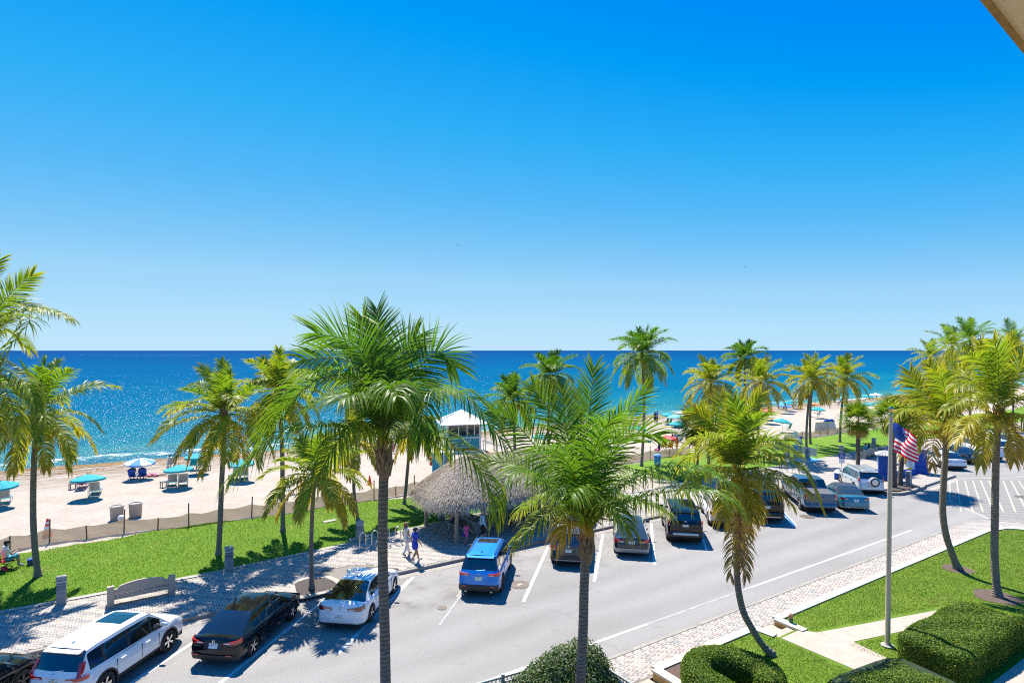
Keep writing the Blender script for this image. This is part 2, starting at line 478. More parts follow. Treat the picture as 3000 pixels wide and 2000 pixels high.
band = (dk % 2) * 0.7 + 0.3 * st[(dk + 2000) % 4000]; rr = nrg.random(len(B))
pick = np.where(band < 0.5, np.where(rr < 0.62, 0, np.where(rr < 0.9, 1, 3)), np.where(rr < 0.36, 2, np.where(rr < 0.72, 3, 1)))
tag(link('paver_field', bricks_mesh('paver_field', B, 0.15, BM_F, pick)), 'herringbone concrete pavers of the beach promenade', 'pavers', kind='stuff')
NB = herringbone(2, 39.4, 13.2, 14.75, lambda x, y: 13.25 < y < 14.72)
NB.sort(key=lambda b: abs(b[0] - 15.2))
near, rest = NB[:300], NB[300:]
npav = S(ngon_sheet('pavement', [(2, 13.2), (39.4, 13.2), (39.4, 14.72), (2, 14.72)], 0.134, M_JOINT))
BM_N = [BM_F[0], M_PINKB, BM_F[2], BM_F[3]]
unit = {}
for k, (bw, bh) in {'h': (0.2, 0.1), 'v': (0.1, 0.2)}.items():
    for mi in range(4):
        unit[k, mi] = bricks_mesh('paver', [(0, 0, bw, bh)], 0.0, [BM_N[mi]], np.zeros(1, int))
for b in near:
    rr = rng.random(); mi = 0 if rr < 0.42 else 1 if rr < 0.66 else 2 if rr < 0.8 else 3
    link('paver', unit['h' if b[2] > b[3] else 'v', mi], npav, (b[0], b[1], 0.15 + rng.uniform(-0.002, 0.002)))
rr = nrg.random(len(rest))
tag(link('paver_rest', bricks_mesh('paver_rest', rest, 0.15, BM_N, np.where(rr < .42, 0, np.where(rr < .66, 1, np.where(rr < .8, 2, 3)))), npav), kind='stuff')

# paved crossing at the side street --------------------------------------
xc = [P2(2776, 1467), P2(2900, 1521), P2(3000, 1522), P2(3150, 1520), P2(3300, 1440), P2(3200, 1395), P2(3000, 1404), P2(2806, 1404), P2(2716, 1438)]
S(ngon_sheet('crossing', xc, 0.006, M_PAVX))
cb = MB()
def pband(mb, p, q, wdt, z0, z1):
    p = Vector((p[0], p[1])); q = Vector((q[0], q[1])); d = (q - p).normalized(); n = Vector((-d.y, d.x)) * wdt / 2
    mb.prism([p + n * -1, q + n * -1, q + n, p + n], z0, z1)
pband(cb, P2(2716, 1438), P2(2776, 1467), 0.3, -0.02, 0.014); pband(cb, P2(2776, 1467), P2(2898, 1520), 0.3, -0.02, 0.016)
pband(cb, P2(2722, 1437), P2(2806, 1404), 0.35, -0.02, 0.013); pband(cb, P2(2806, 1403), P2(3200, 1394), 0.3, -0.02, 0.015)
S(cb.build('crossing_header', M_CONC))
M_CREAM = mat('cream_road_stripe', (0.385, 0.357, 0.294), 0.85, var=0.12, scale=8, world=True)
i = 0
for (u0, u1) in ((2782, 2783), (2803, 2816), (2827, 2851), (2850, 2880), (2873, 2912), (2897, 2940), (2939, 2975), (2962, 3010), (2984, 3045), (3008, 3080), (3032, 3115)):
    a, b_ = P2(u0, 1407), P2(u1, 1500 if u0 > 2800 else 1466)
    mb = MB(); pband(mb, a, b_, 0.10, 0.007, 0.0125 + 0.0007 * (i % 2)); i += 1
    S(mb.build('crossing_stripe', M_CREAM))
# road paint ---------------------------------------------------------------
def line(p, q, wd, m, name='parking_line', z=0.004):
    mb = MB(); pband(mb, p, q, wd, 0.001, z); return S(mb.build(name, m))
for k in range(-5, 9):
    s0 = 13.75 + 3.88 * k
    if k == 5:
        line((s0, 20.3), (s0 + 4.9, 25.2), 0.12, M_WHITE); line((s0 + 0.2, 20.3), (s0 + 5.1, 25.2), 0.13, M_BLUEP); line((s0 + .36, 20.3), (s0 + 5.26, 25.2), 0.08, M_WHITE)
    elif k in (-1, 0) :
        line((s0, 20.35), (s0 + 5.0, 25.35), 0.15 if k == 0 else 0.1, M_WHITE if k == 0 else M_FADED)
        line((s0 - 2.1, 22.3), (s0 + 0.8, 25.2), 0.1, M_FADED, z=0.003)
    elif k == 7: line((s0 - .4, 20.5), (s0 + 1.7, 22.5), 0.11, M_WHITE); line((s0 - .4, 20.4), (s0 - 2.0, 21.2), .1, M_FADED, z=.003)
    else: line((s0, 20.35), (s0 + 5.0, 25.35), 0.15, M_WHITE)
for k in range(6): line((60.0 + 3.88 * k, 20.8), (64.6 + 3.88 * k, 25.3), 0.12, M_FADED)
line((-20, 16.1), (16.6, 16.1), 0.12, M_WHITE, 'edge_line'); line((16.6, 16.1), (23.0, 16.1), 0.11, M_FADED, 'edge_line'); line((23.0, 16.1), (38.3, 16.1), 0.12, M_WHITE, 'edge_line')
# manholes, patches
def manhole(u, v, r, label):
    p = px(u, v)
    mb = MB(); mb.lathe([(0.001, 0.012), (r * 0.86, 0.012), (r * 0.87, 0.007), (r * 0.9, 0.007), (r * 0.91, 0.012), (r, 0.012), (r, -0.01)][::-1], 28)
    o = mb.build('manhole_cover', mat('rusty_iron', (0.13, 0.105, 0.09), 0.7, var=0.3, scale=8, metal=0.3, bump=0.004), None, (p.x, p.y, 0.002), 0.2)
    tag(o, label, 'manhole'); return o
mh = manhole(1522, 1712, 0.45, 'round iron manhole cover beside the blue car')
mb = MB(); mb.box(-0.14, 0.14, -0.07, 0.07, 0.013, 0.0155); mb.build('date_plate', mat('tan_plate', (0.36, 0.30, 0.2), 0.7), mh)
manhole(2365, 1513, 0.45, 'dark manhole cover behind the blue pickup truck')
manhole(2998, 1456, 0.5, 'dark oval manhole cover in the striped paved crossing')
manhole(1295, 1780, 0.2, 'small round iron valve cover in the asphalt')
# ------------------------------------------------------------------ lawn, sand, sea
def lawn_far_edge(x): return 38.7 + 0.5 * math.sin(x * 0.13 + 1) + 0.25 * math.sin(x * 0.61) + 0.12 * math.sin(x * 1.9)
def lawn_sheet(name, x0, x1, y1fn, m, step=0.5):
    xs = list(np.arange(x0, x1 + 0.01, step)); n = 9
    mb = MB()
    G = []
    for i in range(n):
        t = i / (n - 1); G.append([(x, (ymax(x) + 0.28) * (1 - t) + y1fn(x) * t, 0.15 + 0.12 * math.sin(PI * t) * (0.7 + 0.3 * math.sin(x * 0.2)) + 0.02 * t) for x in xs])
    mb.grid(G)
    return S(mb.build(name, m, smooth=True))
lawn_sheet('beach_lawn', -80, 22.6, lawn_far_edge, M_LAWN)
lawn_sheet('beach_lawn_south', 36.6, 150, lambda x: lawn_far_edge(x) + 0.6, M_LAWN, 1.0)
def sand_z(y):
    return float(np.interp(y, [30, 38, 42, 55, 62, 66, 70, 76, 90], [0.13, 0.13, 0.2, 0.12, -0.02, -0.3, -0.62, -1.1, -2.5]))
def grid_mesh(xs, ys, zf):
    X, Y = np.meshgrid(xs, ys); Z = zf(X, Y)
    V = np.stack([X, Y, Z], -1).reshape(-1, 3); nx, ny = len(xs), len(ys)
    i = np.arange(ny - 1)[:, None] * nx + np.arange(nx - 1)[None]
    F = np.stack([i, i + 1, i + nx + 1, i + nx], -1).reshape(-1, 4)
    return V, F
def wob(X, Y, seed, scales):
    r = np.random.default_rng(seed); Z = np.zeros_like(X)
    for s, a in scales:
        for _ in range(4):
            q = r.uniform(0, 2 * PI); ph = r.uniform(0, 6); k = 2 * PI / s * r.uniform(.75, 1.3)
            Z += a * 0.5 * np.sin(k * (X * np.cos(q) + Y * np.sin(q)) + ph)
    return Z
SANDP = [[30, 38, 42, 55, 62, 66, 70, 76, 90], [0.10, 0.10, 0.2, 0.12, -0.02, -0.3, -0.62, -1.1, -2.5]]
def sandmat():
    m, nt, b = nodemat('beach_sand'); N, L = nt.nodes, nt.links
    P, xyz = posxyz(N, L)
    r = ramp(N, [(0.3, (0.379, 0.3266, 0.2702)), (0.7, (0.4516, 0.3951, 0.3346))]); L.new(noise(N, L, P, 0.5, 6, 0.7), r.inputs[0])
    f = noise(N, L, P, 3.2, 5, 0.7, (1, 1.5, 1))
    c = mixc(N, L, 0.5, r.outputs[0], maprange_c(N, L, f, 0.35, 0.65, 0.84, 1.1), 'MULTIPLY')
    # wet and weedy towards the water
    wet = maprange(N, L, xyz[1], 67.2, 69.6)
    c = mixc(N, L, wet, c, (0.24, 0.19, 0.13))
    wn = noise(N, L, P, 0.9, 8, 0.78, (0.35, 1.6, 1))
    band = N.new('ShaderNodeMath'); band.operation = 'MULTIPLY'
    L.new(maprange(N, L, xyz[1], 54.0, 65.0), band.inputs[0]); L.new(maprange(N, L, wn, 0.42, 0.56), band.inputs[1])
    c = mixc(N, L, band.outputs[0], c, (0.115, 0.075, 0.04))
    b2 = N.new('ShaderNodeMath'); b2.operation = 'MULTIPLY'
    L.new(maprange(N, L, noise(N, L, P, 0.35, 9, 0.8, (0.3, 1.5, 1)), 0.62, 0.72), b2.inputs[0]); b2.inputs[1].default_value = 0.6
    c = mixc(N, L, b2.outputs[0], c, (0.2, 0.15, 0.1))
    L.new(c, b.inputs['Base Color']); b.inputs['Roughness'].default_value = 0.95; b.inputs['Specular IOR Level'].default_value = 0.15
    h = N.new('ShaderNodeMath'); h.operation = 'ADD'; L.new(f, h.inputs[0]); L.new(noise(N, L, P, 9, 3, 0.6), h.inputs[1])
    bump(N, L, b, h.outputs[0], 0.10)
    return m
M_SAND = sandmat()
V, F = grid_mesh(np.concatenate([np.arange(-120, 130, 0.8), np.arange(130, 1500, 6)]), np.concatenate([np.arange(30, 72, 0.4), np.arange(72, 92, 1.0)]),
    lambda X, Y: np.interp(Y + 1.2 * np.sin(X * 0.06) * np.clip((Y - 60) / 8, 0, 1), *SANDP) + wob(X, Y, 3, [(9, .035), (2.6, .022)]) * np.clip((Y - 38.3) / 2, 0, 1))
S(link('beach', npmesh('beach', V, F, M_SAND, smooth=True)))
# seaweed wrack along the tide line
n = 9000
xx = nrg.uniform(-60, 170, n); u = nrg.random(n)
yy = np.where(u < 0.72, 68.9 - 1.2 * np.sin(xx * 0.06) + nrg.normal(0, 0.35, n) + 0.5 * np.sin(xx * 0.31), 64.5 + nrg.normal(0, 1.5, n) + 0.8 * np.sin(xx * .23))
zz = np.interp(yy + 1.2 * np.sin(xx * .06) * np.clip((yy - 60) / 8, 0, 1), *SANDP) + 0.015
sz = nrg.uniform(0.05, 0.17, n) * np.where(u < .72, 1, .6)
an = nrg.uniform(0, 2 * PI, n)
V = np.zeros((n, 4, 3))
for k in range(3):
    q = an + k * 2.1; V[:, k, 0] = xx + np.cos(q) * sz * 1.8; V[:, k, 1] = yy + np.sin(q) * sz * .8; V[:, k, 2] = zz - 0.03
V[:, 3, 0], V[:, 3, 1], V[:, 3, 2] = xx, yy, zz + sz * .8
F = (np.array([(0, 1, 3), (1, 2, 3), (2, 0, 3)])[None] + (np.arange(n) * 4)[:, None, None]).reshape(-1, 3)
tag(link('seaweed', npmesh('seaweed', V.reshape(-1, 3), F, mat('brown_seaweed', (0.13, 0.075, 0.028), 0.9, col2=(0.30, 0.18, 0.06), scale=2, world=True))), 'brown seaweed washed up along the waterline', 'seaweed', kind='stuff')
def seamat():
    m, nt, b = nodemat('sea_water'); N, L = nt.nodes, nt.links
    P, xyz = posxyz(N, L)
    lg = N.new('ShaderNodeMath'); lg.operation = 'LOGARITHM'; sub = N.new('ShaderNodeMath'); sub.operation = 'SUBTRACT'; L.new(xyz[1], sub.inputs[0]); sub.inputs[1].default_value = 64.0
    mx = N.new('ShaderNodeMath'); mx.operation = 'MAXIMUM'; L.new(sub.outputs[0], mx.inputs[0]); mx.inputs[1].default_value = 1.0
    L.new(mx.outputs[0], lg.inputs[0]); lg.inputs[1].default_value = 10.0
    r = ramp(N, [(0.14, (0.208, 0.325, 0.26)), (0.23, (0.052, 0.208, 0.2145)), (0.34, (0.0078, 0.1456, 0.2015)), (0.46, (0, 0.1014, 0.195)), (0.58, (0, 0.0806, 0.1846)), (0.72, (0, 0.0572, 0.1664)), (0.95, (0, 0.039, 0.143))])
    pn = noise(N, L, P, 0.018, 5, 0.6, (0.5, 1.5, 1))
    a = N.new('ShaderNodeMath'); a.operation = 'MULTIPLY_ADD'; L.new(lg.outputs[0], a.inputs[0]); a.inputs[1].default_value = 0.25
    L.new(maprange(N, L, pn, 0.3, 0.7, -0.05, 0.05), a.inputs[2]); L.new(a.outputs[0], r.inputs[0])
    c = r.outputs[0]
    # darker weed in the shallows and foam along the breaking edge
    wd = noise(N, L, P, 0.16, 5, 0.65, (0.35, 1.5, 1))
    near = maprange(N, L, xyz[1], 110.0, 74.0)
    fw = N.new('ShaderNodeMath'); fw.operation = 'MULTIPLY'; L.new(maprange(N, L, wd, 0.5, 0.6, 0, 0.75), fw.inputs[0]); L.new(near, fw.inputs[1])
    c = mixc(N, L, fw.outputs[0], c, (0.01, 0.10, 0.19))
    fn = noise(N, L, P, 1.3, 7, 0.75, (0.45, 1.5, 1))
    fb = N.new('ShaderNodeMath'); fb.operation = 'ADD'; L.new(fn, fb.inputs[0]); L.new(maprange(N, L, xyz[1], 80.0, 69.5, -0.18, 0.085), fb.inputs[1])
    fz = N.new('ShaderNodeMath'); fz.operation = 'MULTIPLY_ADD'; L.new(xyz[2], fz.inputs[0]); fz.inputs[1].default_value = 0.9; fz.inputs[2].default_value = 0.54
    fs = N.new('ShaderNodeMath'); fs.operation = 'ADD'; L.new(fb.outputs[0], fs.inputs[0]); L.new(fz.outputs[0], fs.inputs[1])
    foam = maprange(N, L, fs.outputs[0], 0.60, 0.68)
    gate = N.new('ShaderNodeMath'); gate.operation = 'MULTIPLY'; L.new(foam, gate.inputs[0]); L.new(maprange(N, L, xyz[1], 92.0, 82.0), gate.inputs[1])
    # small whitecaps further out
    wc = noise(N, L, P, 0.7, 6, 0.8, (0.3, 1.4, 1))
    cap = N.new('ShaderNodeMath'); cap.operation = 'MULTIPLY'; L.new(maprange(N, L, wc, 0.695, 0.72), cap.inputs[0]); L.new(maprange(N, L, xyz[1], 75.0, 95.0, 0.0, 0.75), cap.inputs[1])
    fo = N.new('ShaderNodeMath'); fo.operation = 'MAXIMUM'; L.new(gate.outputs[0], fo.inputs[0]); L.new(cap.outputs[0], fo.inputs[1])
    c = mixc(N, L, fo.outputs[0], c, (0.75, 0.78, 0.76))
    h1 = noise(N, L, P, 0.6, 7, 0.74, (0.5, 1.3, 1))
    bp = N.new('ShaderNodeBump'); bp.inputs['Distance'].default_value = 0.55; L.new(h1, bp.inputs['Height'])
    bp2 = N.new('ShaderNodeBump'); bp2.inputs['Distance'].default_value = 0.34; L.new(h1, bp2.inputs['Height'])
    df = N.new('ShaderNodeBsdfDiffuse'); L.new(c, df.inputs['Color']); L.new(bp.outputs[0], df.inputs['Normal'])
    gl = N.new('ShaderNodeBsdfGlossy'); gl.inputs['Roughness'].default_value = 0.14; L.new(bp2.outputs[0], gl.inputs['Normal'])
    ms = N.new('ShaderNodeMixShader'); L.new(maprange(N, L, fo.outputs[0], 0, 1, 0.028, 0.0), ms.inputs[0]); L.new(df.outputs[0], ms.inputs[1]); L.new(gl.outputs[0], ms.inputs[2])
    L.new(ms.outputs[0], N['Material Output'].inputs['Surface'])
    return m
M_SEA = seamat()
def seaz(X, Y):
    d = np.clip((Y - 67) / 6, 0, 1) * np.clip((260 - Y) / 160, 0, 1)
    ph = Y * 0.95 + 1.3 * np.sin(X * 0.035) + 0.9 * np.sin(X * 0.011 + 1) + 0.5 * np.sin(X * .13 + Y * .07)
    sw = np.sin(ph); sw = np.sign(sw) * np.abs(sw) ** 0.8
    env = 0.55 + 0.45 * np.sin(X * 0.05 + Y * 0.11)
    return -0.6 + d * (0.17 * sw * env * np.clip((110 - Y) / 40, 0.35, 1) + wob(X, Y, 9, [(6, .03), (3.1, .02)]))
ys = np.concatenate([np.arange(66, 105, 0.45), np.arange(105, 260, 1.6), 260 * 1.16 ** np.arange(0, 34)])
xs = np.concatenate([-120 - 6 * 1.35 ** np.arange(30, 0, -1), np.arange(-120, 300, 1.6), 300 + 6 * 1.35 ** np.arange(1, 30)])
V, F = grid_mesh(xs, ys, seaz)
S(link('sea', npmesh('sea', V, F, M_SEA, smooth=True)))

cpv = [(39.38, 13.1), (40.6, 12.9), (42.1, 12.1), (42.85, 11.0), (43.1, 8), (43.1, -20), (45.2, -20), (45.2, 11), (44.8, 12.9), (43.9, 14.1), (42.6, 14.72), (39.38, 14.72)]
S(ngon_sheet('corner_pavement', cpv, .15, M_PAVFAR, .2))
mb = MB(); cv = [(39.0, 14.81), (42.6, 14.81), (44.0, 14.2), (44.95, 12.95), (45.3, 11.0), (45.3, -20)]
for i in range(len(cv) - 1): pband(mb, cv[i], cv[i + 1], .18, -.05, .153 + .002 * (i % 2))
S(mb.build('corner_kerb', M_CURB))
# ================================================================== palms
M_FROND = leafmat('palm_leaf', 0.46, 0.45, (1.5, 1.5, .6))
def trunkmat(name, c0, c1, ring):
    m, nt, b = nodemat(name); N, L = nt.nodes, nt.links
    tc = N.new('ShaderNodeTexCoord')
    n = noise(N, L, tc.outputs['Object'], 7, 6, 0.75, (1, 1, 2.2))
    r = ramp(N, [(0.3, c0), (0.7, c1)]); L.new(n, r.inputs[0])
    wv = N.new('ShaderNodeTexWave'); wv.bands_direction = 'Z'; wv.inputs['Scale'].default_value = ring; wv.inputs['Distortion'].default_value = 3.0; wv.inputs['Detail'].default_value = 3; wv.inputs['Detail Scale'].default_value = 2.0
    L.new(tc.outputs['Object'], wv.inputs['Vector'])
    c = mixc(N, L, 0.85, r.outputs[0], maprange_c(N, L, wv.outputs[0], 0.1, 0.8, 0.6, 1.12), 'MULTIPLY')
    L.new(c, b.inputs['Base Color']); b.inputs['Roughness'].default_value = 0.9
    bump(N, L, b, wv.outputs[0], 0.02)
    return m
M_TRUNK = trunkmat('palm_bark', (0.13, 0.105, 0.08), (0.30, 0.25, 0.19), 3.2)
M_BOOT = mat('palm_boot_fibre', (0.15, 0.10, 0.055), 0.95, col2=(0.34, 0.24, 0.13), scale=9, bump=0.02, bscale=16)
M_COCO = mat('coconut_husk', (0.22, 0.2, 0.05), 0.6, col2=(0.36, 0.26, 0.07), scale=4)
def bez(P, n):
    """smooth curve through 3 or more points (Catmull-Rom), resampled evenly"""
    P = np.array([list(p) for p in P], float)
    Q = np.vstack([2 * P[0] - P[1], P, 2 * P[-1] - P[-2]])
    out = []
    for i in range(1, len(Q) - 2):
        t = np.linspace(0, 1, 14, endpoint=(i == len(Q) - 3))[:, None]
        a, b, c, d = Q[i - 1], Q[i], Q[i + 1], Q[i + 2]
        out.append(0.5 * ((2 * b) + (c - a) * t + (2 * a - 5 * b + 4 * c - d) * t ** 2 + (3 * b - a - 3 * c + d) * t ** 3))
    C = np.vstack(out)
    s = np.concatenate([[0], np.cumsum(np.linalg.norm(np.diff(C, axis=0), axis=1))])
    tt = np.linspace(0, s[-1], n)
    return np.stack([np.interp(tt, s, C[:, k]) for k in range(3)], 1), s[-1]
GREEN = np.array([(0.042, 0.125, 0.014), (0.080, 0.18, 0.016), (0.165, 0.24, 0.018), (0.33, 0.30, 0.024), (0.46, 0.32, 0.06), (0.30, 0.20, 0.10)])
def agecol(a): 
    a = np.clip(a, 0, 1) * (len(GREEN) - 1); i = np.clip(a.astype(int), 0, len(GREEN) - 2); f = (a - i)[..., None]
    return GREEN[i] * (1 - f) + GREEN[i + 1] * f
def frond_mesh(C, L, age, leaf=0.8, n=62, hang=0.5, rs=0, wd=0.042, bare=0.17, keel=0.35, tipdry=0.25, part=0.0, face=0.0):
    """C (k,3) midrib curve. leaflets stand off both sides, bent down by their own weight"""
    r = np.random.default_rng(rs)
    k = len(C); tt = np.linspace(0, 1, k)
    T = np.gradient(C, axis=0); T /= np.linalg.norm(T, axis=1)[:, None] + 1e-9
    up = np.array([0, 0, 1.0])
    sd = np.cross(T, up); ln = np.linalg.norm(sd, axis=1)
    # carry the side vector along where the rib runs straight up
    for i in range(k):
        if ln[i] < 0.25: sd[i] = sd[i - 1] if i else np.array([math.cos(rs), math.sin(rs), 0])
        sd[i] -= T[i] * sd[i].dot(T[i]); sd[i] /= np.linalg.norm(sd[i]) + 1e-9
        if i and sd[i].dot(sd[i - 1]) < 0: sd[i] = -sd[i]
    if face:
        Fc = np.array([math.sin(TH), math.cos(TH), 0.25])
        for i in range(k):
            q = np.cross(T[i], Fc); q /= np.linalg.norm(q) + 1e-9
            if q.dot(sd[i]) < 0: q = -q
            if i and q.dot(sd[i - 1]) < 0: q = -q
            v_ = sd[i] * (1 - face) + q * face; v_ -= T[i] * v_.dot(T[i]); sd[i] = v_ / (np.linalg.norm(v_) + 1e-9)
    nm = np.cross(sd, T)
    if nm[k // 3, 2] < 0: nm = -nm
    Vs, Fs, Cs = [], [], []
    # midrib
    rad = np.interp(tt, [0, .12, 1], [0.045, 0.022, 0.004]) * (L / 2.8) ** 0.5
    ring = np.stack([C + sd * rad[:, None], C + nm * rad[:, None] * .7, C - sd * rad[:, None]], 1).reshape(-1, 3)
    i = np.arange(k - 1)[:, None] * 3
    q = np.concatenate([np.stack([i[:, 0] + a, i[:, 0] + b, i[:, 0] + b + 3, i[:, 0] + a + 3], 1) for a, b in ((0, 1), (1, 2), (2, 0))])
    rc = agecol(np.full(len(ring), min(1, age * .7 + 0.38)))
    Vs.append(ring); Fs.append(q); Cs.append(rc * 1.1); off = len(ring)
    for sg in (1, -1):
        t = np.linspace(bare, 0.995, n) + r.normal(0, 0.004, n); t = np.clip(t, bare, 0.995)
        if part: 
            keep = r.random(n) > part; t = t[keep]
        m = len(t)
        Pb = np.stack([np.interp(t, tt, C[:, a]) for a in range(3)], 1)
        Tb = np.stack([np.interp(t, tt, T[:, a]) for a in range(3)], 1)
        Sb = np.stack([np.interp(t, tt, sd[:, a]) for a in range(3)], 1) * sg
        Nb = np.stack([np.interp(t, tt, nm[:, a]) for a in range(3)], 1)
        u = (t - bare) / (1 - bare)
        ll = leaf * (0.45 + 0.55 * np.sin(np.clip(u * 1.25 + 0.22, 0, PI / 2 + 1.2))) * np.interp(u, [0, .6, 1], [1, 0.95, 0.55]) * r.uniform(0.82, 1.12, m)
        fw = np.interp(u, [0, .45, .85, 1], [0.3, 0.55, 1.2, 2.4]) + r.normal(0, .08, m)
        d = Sb + Tb * fw[:, None] + Nb * (keel + r.normal(0, .12, m))[:, None]
        d /= np.linalg.norm(d, axis=1)[:, None]
        hg = (hang * r.uniform(0.6, 1.4, m) * np.interp(u, [0, 1], [1, .75]))[:, None]
        g = np.array([0, 0, -1.0])
        d2 = d + g * hg; d2 /= np.linalg.norm(d2, axis=1)[:, None]
        d3 = d2 + g * hg * 1.3; d3 /= np.linalg.norm(d3, axis=1)[:, None]
        p1 = Pb + d * (ll * .33)[:, None]; p2 = p1 + d2 * (ll * .34)[:, None]; p3 = p2 + d3 * (ll * .33)[:, None]
        wv = np.cross(d, Nb); wv = wv / (np.linalg.norm(wv, axis=1)[:, None] + 1e-9) + Nb * r.normal(0, .35, m)[:, None]
        w0 = wd * r.uniform(.85, 1.15, m)[:, None]
        Lv = np.stack([Pb - wv * w0 * .3, Pb + wv * w0 * .3, p1 - wv * w0 * .5, p1 + wv * w0 * .5, p2 - wv * w0 * .36, p2 + wv * w0 * .36, p3 - wv * .003, p3 + wv * .003], 1)
        b = np.array([(0, 1, 3, 2), (2, 3, 5, 4), (4, 5, 7, 6)])
        F = (b[None] + (np.arange(m) * 8)[:, None, None] + off).reshape(-1, 4)
        al = age + r.normal(0, .05, m)[:, None] + np.array([0, 0, .02, .02, .07, .07, tipdry, tipdry])[None] + (np.maximum(0, u - .75) * tipdry * 1.2)[:, None]
        cc = agecol(al) * r.uniform(.82, 1.2, m)[:, None, None]
        Vs.append(Lv.reshape(-1, 3)); Fs.append(F); Cs.append(cc.reshape(-1, 3)); off += m * 8
    return npmesh('frond', np.vstack(Vs), np.vstack(Fs), M_FROND, col=np.vstack(Cs))
def palm(label, base, trunk_pts, rad, fronds, seed, group='coconut palms along the beach front', boots=True, coco=0, name='coconut_palm'):
    """trunk_pts: world points base -> crown. fronds: list of dict(curve=[points], age, ...)"""
    base = Vector(base)
    e = empty(name, base, 0, label, 'palm tree', group)
    r = random.Random(seed)
    pts, L = bez([Vector(p) - base for p in trunk_pts], max(24, int(12 * 5)))
    mb = MB(); n = len(pts)
    rs = []
    for i in range(n):
        t = i / (n - 1); q = rad * (1.0 - 0.16 * t) * (1 + 0.55 * max(0, 1 - t * L / 0.45) ** 1.5)
        rs.append(q * (1 + (0.022 if i % 2 else -0.012) + r.uniform(-.015, .015)))
    mb.tube(pts, rs, 12)
    mb.build('trunk', M_TRUNK, e, smooth=True, angle=60)
    top = Vector(pts[-1])
    if boots:
        mb = MB()
        for i in range(16):
            a = i * 2.4; h = -0.28 + 0.034 * i
            d = Vector((math.cos(a), math.sin(a), 0))
            p0 = top + d * rad * .75 + Vector((0, 0, h - .1)); p1 = top + d * rad * 1.15 + Vector((0, 0, h + .1)); p2 = top + d * rad * (1.35 if i % 3 else 1.9) + Vector((0, 0, h + .26))
            mb.tube([p0, p1, p2], [rad * .5, rad * .42, rad * .1], 5)
        mb.lathe([(rad * .85, -.45), (rad * 1.1, -.2), (rad * 1.05, .05), (rad * .6, .3), (0.001, .5)], 10, top)
        mb.build('leaf_bases', M_BOOT, e)
    for i in range(coco):
        a = r.uniform(0, 6.28); mb = MB()
        mb.lathe([(0.001, -.13), (.07, -.1), (.105, -.02), (.1, .06), (.05, .12), (.001, .135)], 9)
        mb.build('coconut', M_COCO, e, top + Vector((math.cos(a) * rad * 2.1, math.sin(a) * rad * 2.1, -.15 + r.uniform(-.1, .1))), smooth=True)
    for i, f in enumerate(fronds):
        C, Lf = bez([Vector(p) - base for p in f['curve']], 26)
        kw = {k: v for k, v in f.items() if k != 'curve'}
        kw.setdefault('rs', seed * 100 + i)
        link('frond', frond_mesh(C, Lf, **kw), e)
    return e
def wild_fronds(crown, n, L, seed, age0=0.15, age1=0.62, leaf=0.7, els=(80, -35), wind=(0.0, 0.0), nl=44, wd=0.056, skip=None, sag=1.0):
    """fronds of a crown grown by rule: spiral phyllotaxis, older ones lower and yellower"""
    r = random.Random(seed); out = []
    crown = Vector(crown)
    for i in range(n):
        t = (i + .5) / n
        az = i * 2.39996 + r.uniform(-.25, .25)
        if skip and skip(az % (2 * PI), t): continue
        el = R(els[0] + (els[1] - els[0]) * t ** 0.85 + r.uniform(-9, 9))
        l = L * r.uniform(.86, 1.1) * (0.72 + .28 * min(1, t * 3))
        p = crown + Vector((0, 0, 0.12 * (1 - t))); d = Vector((math.cos(az) * math.cos(el), math.sin(az) * math.cos(el), math.sin(el)))
        pts = [p.copy()]
        sagf = sag * (0.8 + 1.5 * t) * r.uniform(.8, 1.2)
        for k in range(6):
            pts.append(pts[-1] + d * (l / 6))
            d = (d + Vector((wind[0], wind[1], 0)) * .12 + Vector((0, 0, -0.15 * sagf * (0.5 + k * 0.28)))).normalized()
        out.append(dict(curve=pts, age=age0 + (age1 - age0) * t ** 1.4 + r.uniform(-.05, .07), leaf=leaf * 1.38 * r.uniform(.85, 1.1), hang=0.22 + .75 * t, face=.4 * (1 - t), n=nl, wd=wd, tipdry=.14 + .2 * t))
    return out
def traced(crown_px, Y, specs, seed, base_kw):
    """specs: (points [(u, v, dY)...], age, hang, leaf) from the crown outwards, dY metres nearer (-) or further (+)"""
    out = []
    r = random.Random(seed)
    for s in specs:
        pts = [pd(crown_px[0] + r.uniform(-5, 5), crown_px[1] + r.uniform(-5, 5), Y)] + [pd(u, v, Y + dy) for (u, v, dy) in s[0]]
        kw = dict(base_kw); kw.update(curve=pts, age=s[1], hang=s[2])
        kw['face'] = .8 if s[2] < .3 else .35 if s[2] < .7 else 0.0
        if len(s) > 3: kw['leaf'] = max(s[3] * 1.3, base_kw['leaf'] * .8)
        if len(s) > 4: kw.update(s[4])
        out.append(kw)
    return out
